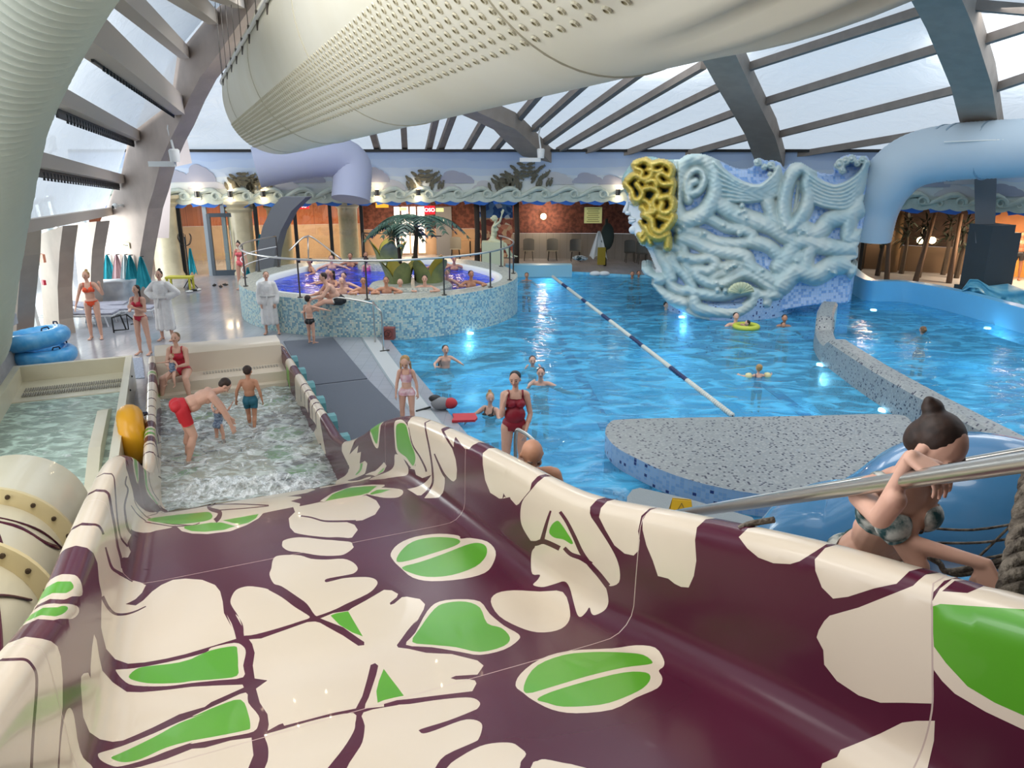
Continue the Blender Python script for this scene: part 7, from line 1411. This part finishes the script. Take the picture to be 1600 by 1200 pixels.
for x, y, off, e_, lb in ((852, 345, -3.1, 60, 'glowing round wall lamp in the dark recess'), (1350, 352, -3.6, 50, 'glowing round lamp behind the right edge of the carved wall'), (1447, 367, -3.4, 14, 'left small globe lamp in the dark plant room'), (1470, 366, -3.4, 14, 'right small globe lamp in the dark plant room'), (478, 318, -2.5, 60, 'glowing lamp inside the left glass room')):
    p_ = FW(FLx(x), PD(x, y, 31).z, off); b = MB(); b.ell(p_, .13, 16, 10); o = b.build('globe_lamp', mat('globe_warm', '#fff2d0', .3, emit='#ffdca0', estr=10), smooth=True); tag(o, lb, 'lamp'); ld = bpy.data.lights.new('globe_light', 'POINT'); ld.energy = e_; ld.color = (1, .75, .5); ld.shadow_soft_size = .12; lo = bpy.data.objects.new('globe_light', ld); COL.objects.link(lo); lo.location = p_+V3(0, -.3, 0)
for px, off, e_ in ((330, -2.6, 85), (420, -2.6, 85), (510, -2.6, 70), (640, -2.8, 110), (700, -2.8, 80), (1590, -2.6, 260), (1700, -2.6, 200)):
    p_ = FW(FLx(px), 2.5, off); ld = bpy.data.lights.new('room_light', 'AREA'); ld.size = .8; ld.energy = e_; ld.color = (1, .72, .45); lo = bpy.data.objects.new('room_light', ld); COL.objects.link(lo); lo.location = p_
# bright doorway, grey door, lit signs in the bar
b = MB(); L0, L1 = FLx(607), FLx(662)
for k in range(4): a, c = L0+(L1-L0)*(k+.08)/4, L0+(L1-L0)*(k+.84)/4; strip(b, a, c, .1, 2.15, -4.7, 1)
o = b.build('window_%d' % wn, mat('bright_pane', '#fff4ea', .4, emit='#fff0e0', estr=1.6)); structure(o, 'bright glazed doors behind the palm'); wn += 1
Ld, Le = FLx(677), FLx(704); t = thing('grey_door', 'plain grey door with a small nameplate right of the palm', 'door', FW(Ld, 0, -4.6)); t['kind'] = 'structure'; b = MB(); strip(b, Ld, Le, 0, 2.15, -4.6, 1, 0, .1); attach(b.build('leaf', mat('door_grey', '#6b7078', .5)), t); b = MB(); strip(b, Ld+.4, Le-.35, 1.5, 1.6, -4.58, 1); attach(b.build('nameplate', M_WHITE), t)
def lit(px, py, w_, h_, col_, nm, lb, txt=None, zc=31, ts=.2):
    L = FLx(px); p_ = FW(L, PD(px, py, zc).z, -.9); q_ = FW(L+.2, p_.z, -.9); rz = math.atan2((q_-p_).y, (q_-p_).x); b = MB(); b.box(p_, (w_, .08, h_), rz); o = b.build(nm, mat(nm+col_[1:], col_, .5, emit=col_, estr=1.3)); tag(o, lb, 'sign')
    if txt: nrm_ = V3((q_-p_).y, -(q_-p_).x, 0).normalized(); text(txt, p_+nrm_*.05, ts, (PI/2, 0, rz), mat('letter_glow', '#ffffff', .4, emit='#fff0f0', estr=3) if col_ == '#e0202c' else M_BLACK, o)
lit(668, 327, .42, .32, '#e0202c', 'lit_sign', 'red lit sign with white letters above the grey door', 'OSO', ts=.2); lit(468, 319, .5, .2, '#e0202c', 'lit_sign', 'red lit sign seen through the left glass by the arch', 'OSO', ts=.16)
lit(629, 325, .3, .13, '#e8e0a0', 'lit_sign', 'pale lit sign above the bright doorway', '< 1 2 3', ts=.09); lit(687, 327, .3, .13, '#f0e090', 'lit_sign', 'pale lit sign right of the red sign', '< 1 2 3', ts=.09); lit(594, 319, .5, .18, '#e0a030', 'lit_sign', 'amber lit sign left of the palm crown', None)
# yellow notice board, white robe, chairs in the recess
L = FLx(929); p_ = FW(L, PD(929, 337, 30).z, -.3); b = MB(); b.box(p_, (.7, .03, .62), .05); t = b.build('notice_board', mat('notice_yellow', '#e8dc8c', .6)); tag(t, 'pale yellow notice board hanging in the dark recess', 'notice board')
b = MB(); 
for k in range(7): b.box(p_+V3(0, -.02, .24-k*.08), (.5-.08*(k % 2), .006, .025), .05)
o = b.build('print', mat('print_brown', '#8a7a3a', .8)); attach(o, t); o['kind'] = 'stuff'
p_ = PD(936, 361, 31.2); t = towel(p_, .75, 1.15, mat('robe_hanging', '#d0d6d8', .9), 'white bathrobe hanging from a stand in the dark recess', name='hanging_robe', cat='bathrobe'); 
b = MB(); b.box(V3(p_.x+.12, p_.y-.1, .42), (.32, .1, .7)); o = b.build('yellow_bin', mat('bin_yellow', '#8f7f20', .6)); tag(o, 'dull yellow folded sign below the hanging bathrobe', 'sign')
b = MB(); b.tube([(p_.x+.3, p_.y+.1, 0), (p_.x+.3, p_.y+.1, 1.9)], .06, 8); b.ell((p_.x+.35, p_.y+.05, 1.2), (.28, .15, .55)); o = b.build('coat_stand', mat('coats_dark', '#26322f', .9), smooth=True); tag(o, 'dark stand hung with coats beside the white bathrobe', 'coat stand')
M_CH = mat('chair_shell', '#5f615e', .6)
for i, (x, y) in enumerate(((826, 407), (863, 407), (899, 408), (712, 404), (984, 410), (1003, 412))):
    c = PZ(x, y, 0); c = V3(c.x, c.y, 0); t = thing('shell_chair', 'grey shell chair in the recess, ' + ['leftmost, under the glowing lamp', 'second from the left', 'third, with clothes piled on it', 'at the table behind the whirlpool', 'right of the hanging robe', 'nearest the golden head'][i], 'chair', c, 'chairs in the back recess')
    b = MB(); b.grid(lambda u, v: c+V3((u-.5)*.48, .18-.0*v+.08*v+.06*(2*u-1)**2*-1, .42+.50*v-.06*(2*u-1)**4*v), 8, 6); b.grid(lambda u, v: c+V3((u-.5)*.48, -.25+.43*v, .42-.02*math.sin(v*PI)), 6, 6); attach(b.build('shell', M_CH, smooth=True), t)
    for sx in (-.19, .19):
        for sy in (-.2, .18): b = MB(); b.tube([c+V3(sx*.8, sy*.8, .42), c+V3(sx, sy, 0)], .014, 5); attach(b.build('leg', M_BLACK), t)
c = PZ(905, 403, .5); b = MB(); b.ell(c, (.28, .16, .1)); b.ell(c+V3(.2, -.05, -.02), (.15, .12, .07)); o = b.build('clothes_pile', mat('clothes_mix', '#c4ccd0', .9, noise=(9, '#22302e', 1)), smooth=True); tag(o, 'pile of dark and white clothes on the third recess chair', 'clothes')
for x, lb in ((930, 'left'), (944, 'right')): c = PZ(x, 431, .0); b = MB(); b.ell((c.x, c.y, .08), (.22, .16, .1)); o = b.build('folded_towel', M_TOWELW, smooth=True); tag(o, lb+' white towel heap on the far pool edge below the bathrobe', 'towel')
c = PZ(735, 401, 0); t = thing('side_table', 'small square table behind the whirlpool near the statue', 'table', (c.x, c.y, 0)); b = MB(); b.box((c.x, c.y, .74), (.9, .6, .04)); attach(b.build('table_top', mat('table_tan', '#a08468', .5)), t); b = MB(); b.tube([(c.x, c.y, 0), (c.x, c.y, .74)], .03, 8); attach(b.build('leg', M_BLACK), t)
# statue on its plinth and mosaic pictures
p_ = PD(770, 372, 28.6); zs = p_.z
ST = figure('statue', 'pale seated statue with one arm raised on a plinth behind the whirlpool', (p_.x, p_.y, 0), -95, 1.95, dict(hp=-5, lean=8, R=((.3, .5, .4), (.1, .3, 1)), L=((.25, .1, -1), (.1, -.3, -1)), RL=((.1, 1, -.25), (.0, .35, -1)), LL=((.1, .95, -.35), (.05, .6, -.9))), hair=('grey', 'lowbun'), vox=.014, cat='statue', pz=zs-.05, faceparts=False)
stm = mat('statue_stone', '#cfcfae', .7); ST[0].data.materials[0] = stm
for ch in [x for x in bpy.data.objects if x.parent == ST[0]]: ch.data.materials[0] = stm
b = MB(); b.box((p_.x, p_.y, (zs-.12)/2), (.8, .6, zs-.12)); o = b.build('statue_plinth', stm); tag(o, 'pale plinth under the seated statue', 'plinth')
def patch_mat():
    m = bpy.data.materials.new('patch_mosaic'); m.use_nodes = True; nt = NT(m); b_ = nt.t.nodes['Principled BSDF']; tc = nt.n('ShaderNodeTexCoord'); v = nt.n('ShaderNodeTexVoronoi', Scale=5.5); nt.l(tc.outputs['Object'], v.inputs['Vector']); sx = nt.n('ShaderNodeSeparateColor'); nt.l(v.outputs['Color'], sx.inputs[0]); sz = nt.n('ShaderNodeSeparateXYZ'); nt.l(tc.outputs['Object'], sz.inputs[0])
    c1 = nt.n('ShaderNodeValToRGB'); c1.color_ramp.interpolation = 'CONSTANT'; e = c1.color_ramp.elements; e[0].color = srgb('#b5624a'); e[1].position = .3; e[1].color = srgb('#e0b48a')
    for p, c in ((.5, '#8a3f34'), (.7, '#d88a6a'), (.85, '#f0d8b8')): x = e.new(p); x.color = srgb(c)
    c2 = nt.n('ShaderNodeValToRGB'); c2.color_ramp.interpolation = 'CONSTANT'; e = c2.color_ramp.elements; e[0].color = srgb('#2c5fa8'); e[1].position = .4; e[1].color = srgb('#6a9ad0')
    for p, c in ((.65, '#1f4a8a'), (.85, '#c8d8e8')): x = e.new(p); x.color = srgb(c)
    nt.l(sx.outputs[0], c1.inputs[0]); nt.l(sx.outputs[0], c2.inputs[0]); gt = nt.n('ShaderNodeMath', operation='GREATER_THAN'); gt.inputs[1].default_value = 1.9; nt.l(sz.outputs[2], gt.inputs[0]); mx = nt.n('ShaderNodeMix', data_type='RGBA'); nt.l(gt.outputs[0], mx.inputs[0]); nt.l(c1.outputs[0], mx.inputs[6]); nt.l(c2.outputs[0], mx.inputs[7]); nt.l(mx.outputs[2], b_.inputs['Base Color']); return m
b = MB(); strip(b, FLx(752), FLx(804), .3, 2.7, -1.6, 3); o = b.build('mosaic_picture', patch_mat()); tag(o, 'tall mosaic picture in blue and terracotta behind the statue', 'mosaic', kind='structure')
for px, lb in ((744, 'left'), (754, 'second'), (808, 'right')):
    L = FLx(px); bm_ = MB(); p_ = FW(L, 0, -.4); bm_.tube([p_, p_+V3(.03, 0, 1.4), p_+V3(0, 0, 2.7)], [.12, .1, .11], 9); o = bm_.build('tree_post', mat('bark', '#3c332c', .9, bump=(12, .8)), smooth=True); structure(o)
# dark plant room on the right
M_DLEAF = mat('dark_leaf', '#1c2a22', .6); rg = random.Random(4)
for i, (x, zc_) in enumerate(((1375, 29), (1412, 29.5), (1440, 28.6), (1478, 29.2), (1500, 28.4))):
    p_ = PD(x, 400, zc_); c = V3(p_.x, p_.y, 0); t = thing('indoor_plant', 'dark leafy plant in the right-hand room, ' + ['nearest the carved wall', 'second from the carved wall', 'in the middle under the globe lamps', 'left of the leaning timbers', 'beside the dark pillar'][i], 'plant', c, 'plants in the dark right-hand room'); b = MB(); b.tube([c, c+V3(.05, 0, 1.1), c+V3(0, 0, 1.9)], [.1, .07, .05], 8); attach(b.build('stem', MATS['bark']), t); b = MB()
    for k in range(46):
        a = rg.random()*6.28; e = rg.random()*1.6-.5; s0 = c+V3(0, 0, 1.2+rg.random()*.9); d_ = V3(math.cos(a)*math.cos(e), math.sin(a)*math.cos(e), math.sin(e)); l_ = .3+.35*rg.random(); w_ = d_.cross(V3(0, 0, 1)).normalized()*.05; b.add([s0, s0+d_*l_*.5+w_, s0+d_*l_+V3(0, 0, -.12), s0+d_*l_*.5-w_], [(0, 1, 2, 3)])
    attach(b.build('foliage', M_DLEAF), t)
for i, (a, c_) in enumerate((((1462, 330), (1430, 440)), ((1502, 335), (1482, 445)), ((1392, 330), (1386, 436)))):
    p_, q_ = PD(*a, 28), PD(*c_, 27.6); b = MB(); b.tube([V3(q_.x, q_.y, 0), p_], [.10, .07], 8); o = b.build('timber_post', mat('timber', '#6b5444', .8), smooth=True); structure(o)
b = MB(); p_ = PD(1392, 385, 30); b.tube([V3(p_.x, p_.y, 0), V3(p_.x+.1, p_.y, 1.2), V3(p_.x-.1, p_.y, 2.5)], [.35, .28, .4], 12); o = b.build('tree_trunk', mat('trunk_tan', '#7a6248', .9, bump=(5, 1)), smooth=True); structure(o, 'thick brown tree trunk column in the dark room')
# orange slide bits in the far right room
p_ = PD(1590, 418, 29.0); b = MB(); b.box((p_.x, p_.y+.2, .5), (3.6, .8, 1.0), R(-30)); o = b.build('orange_counter', mat('counter_orange', '#dd9a4a', .5, noise=(4, '#c98638', .6))); tag(o, 'orange lit counter behind the silhouetted person', 'counter')
p_ = PD(1585, 388, 29.2); b = MB(); b.tube(catmull([p_+V3(-.7, .6, .5), p_+V3(-.1, .5, .1), p_+V3(.7, .4, -.1)], 6), .16, 10); o = b.build('red_tube', mat('tube_red', '#c8401c', .35), smooth=True); tag(o, 'short red-orange tube on the counter at the far right', 'tube')
b = MB(); b.ell(PD(1580, 372, 28.8), .22); o = b.build('black_ball', M_BLACK, smooth=True); tag(o, 'black shiny ball above the red-orange tube at the far right', 'ball')
# ------------------------------------------------------------------ foreground right: handrails, tube slide, woman, net
def htube(name, pts, r, label, m=M_STEEL, cat='handrail'):
    b = MB(); b.tube(pts, r, 16); o = b.build(name, m, smooth=True, angle=50); return tag(o, label, cat)
r0, r1 = PD(1042, 806, 4.3), PD(1700, 707, 1.60); htube('handrail', [r0, r1], .025, 'thick brushed steel handrail gripped by the person in the leaf-print bikini')
htube('handrail', [PD(1050, 803, 4.4), PD(1720, 683, 3.3)], .019, 'thinner steel handrail behind the person in the leaf-print bikini')
M_BT = mat('tube_blue', '#4f8fc0', .22, noise=(1.5, '#3f7fb4', .6), coat=.6)
tp = [PD(*a) for a in ((1235, 930, 5.6), (1258, 862, 5.4), (1300, 838, 5.2), (1352, 838, 5.0), (1405, 815, 4.8), (1460, 787, 4.6), (1535, 785, 4.4), (1615, 815, 4.3), (1680, 900, 4.2), (1700, 1010, 4.1))]
b = MB(); P_ = catmull(tp, 8); b.tube(P_, [.35+.05*min(1, i/40) for i in range(len(P_))], 32); o = b.build('tube_slide', M_BT, smooth=True); tag(o, 'glossy blue tube slide curving behind the person in the leaf-print bikini', 'slide')
hd_ = PD(1462, 694, 2.42); rp = r0+(r1-r0)*((lambda: min(range(400), key=lambda i: abs(proj(r0+(r1-r0)*i/400)[0]-1448))/400)())
rdir = (r1-r0).normalized(); M_LEAFP = mat('bikini_leaf', '#d0cfc6', .6, noise=(22, '#1f4a4c', 1))
WF = figure('person', 'person in a leaf-print bikini bending over the steel handrail in the right foreground', (0, 0, 0), 198, 1.60,
    dict(headat=hd_, lean=24, side=12, hp=40, hy=14, twist=0, WR=(rp+V3(-.01, .07, .03), (.3, .1, -1)), R=((.3, .2, -1), (.1, .6, 1), (-.25, 1, -.35), (.1, .3, 1)), WL=(PD(1535, 880, 2.45), (.3, .2, -.5)), L=((.4, .3, -1), (.2, .6, -.6), (.15, .5, -.9), (.8, .2, .4))),
    clothes=[('bikini', M_LEAFP)], hair=('brown', 'highbun'), vox=.0055, pz=0, skin='fair', curl=(1.05, .5))
b = MB(); c_ = PD(1500, 1100, 3.3); b.box((1.75, 2.9, 2.0), (1.3, 1.2, .12), R(-20)); structure(b.build('stair_landing', M_DARKCONC), 'landing of the slide stairs')
b = MB(); b.box((2.6, 3.6, 1.0), (.15, .15, 2.0)); b.box((1.2, 3.3, 1.0), (.12, .12, 2.0)); structure(b.build('landing_post', M_DARKCONC))
M_ROPE = mat('rope_dark', '#4a423a', .9, noise=(30, '#8a8072', .8), bump=(60, .8)); a_, c_ = PD(1618, 740, 2.25), PD(1566, 985, 2.1)
b = MB()
for ph in (0, 2.1, 4.2):
    d = (c_-a_); x_ = d.cross(V3(0, 1, 0)).normalized(); y_ = d.cross(x_).normalized(); b.tube([a_+d*t/40+(x_*math.cos(ph+t*.55)+y_*math.sin(ph+t*.55))*.018 for t in range(41)], .021, 7)
o = b.build('thick_rope', M_ROPE, smooth=True); tag(o, 'thick dark twisted rope at the right edge of the picture', 'rope')
b = MB()
for pts in ([(1155, 826), (1175, 818), (1210, 812)], [(1447, 868), (1468, 880), (1480, 893), (1530, 884), (1580, 870)], [(1480, 893), (1500, 897), (1540, 889), (1590, 876)], [(1440, 824), (1520, 828), (1604, 815)], [(1450, 848), (1530, 848), (1600, 838)], [(1455, 872), (1540, 872), (1596, 858)], [(1510, 915), (1545, 896), (1592, 850)], [(1490, 905), (1540, 860), (1600, 800)]):
    b.tube(catmull([PD(x, y, 2.9) for x, y in pts], 4), .005 if pts[0][0] in (1440, 1450, 1455, 1510, 1490) else .012, 6)
o = b.build('rope_net', M_ROPE, smooth=True); tag(o, 'dark knotted rope net between the slide rail and the thick rope', 'net', kind='stuff')
# ================================================================== light
w = bpy.data.worlds.new('sky'); bpy.context.scene.world = w; w.use_nodes = True
nt = w.node_tree; bg = nt.nodes['Background']; bg.inputs[0].default_value = (.86, .93, 1.0, 1); bg.inputs[1].default_value = 1.1
sd = bpy.data.lights.new('sun', 'SUN'); sd.energy = .6; sd.angle = R(25); sd.color = (1, .97, .92); so = bpy.data.objects.new('sun', sd); COL.objects.link(so); so.rotation_euler = (R(32), R(-28), 0)
for i, (x, y) in enumerate(((-9, 10), (-1.5, 15), (8, 15), (-5, 22), (4, 23), (13, 20), (-2, 3.5), (8, 7))):  # overhead area fills added to brighten the hall, no fixtures behind them
    ld = bpy.data.lights.new('hall_light', 'AREA'); ld.shape = 'DISK'; ld.size = 5; ld.energy = (240, 200, 160, 330, 200, 200, 260, 90)[i]; ld.color = (1, .98, .95); lo = bpy.data.objects.new('hall_light', ld); COL.objects.link(lo); lo.location = (x, y, 7.6)
def side_fill(loc, rot, sx, sy, e, col=(.93, .97, 1)):  # added area light that fills the hall from the side
    ld = bpy.data.lights.new('window_daylight', 'AREA'); ld.shape = 'RECTANGLE'; ld.size = sx; ld.size_y = sy; ld.energy = e; ld.color = col; lo = bpy.data.objects.new('window_daylight', ld); COL.objects.link(lo); lo.location = loc; lo.rotation_euler = rot
side_fill((-15.4, 22.2, 1.9), (R(82), 0, R(-80)), 7, 2.8, 650)  # added at the left windows to strengthen their daylight
side_fill((-9.0, 1.0, 3.4), (R(95), 0, R(-62)), 7, 3, 360)  # added fill from the rear left, no window stands there
sc = bpy.context.scene; vs_ = sc.view_settings; vs_.view_transform = 'Standard'; vs_.look = 'None'; vs_.gamma = 1; vs_.exposure = .22; vs_.use_curve_mapping = False
cy = sc.cycles; cy.use_denoising = True; cy.max_bounces = 6; cy.diffuse_bounces = 3; cy.glossy_bounces = 3; cy.transmission_bounces = 4; cy.transparent_max_bounces = 12; cy.caustics_reflective = False; cy.caustics_refractive = False; cy.sample_clamp_indirect = 4; cy.use_adaptive_sampling = True; cy.adaptive_threshold = .02
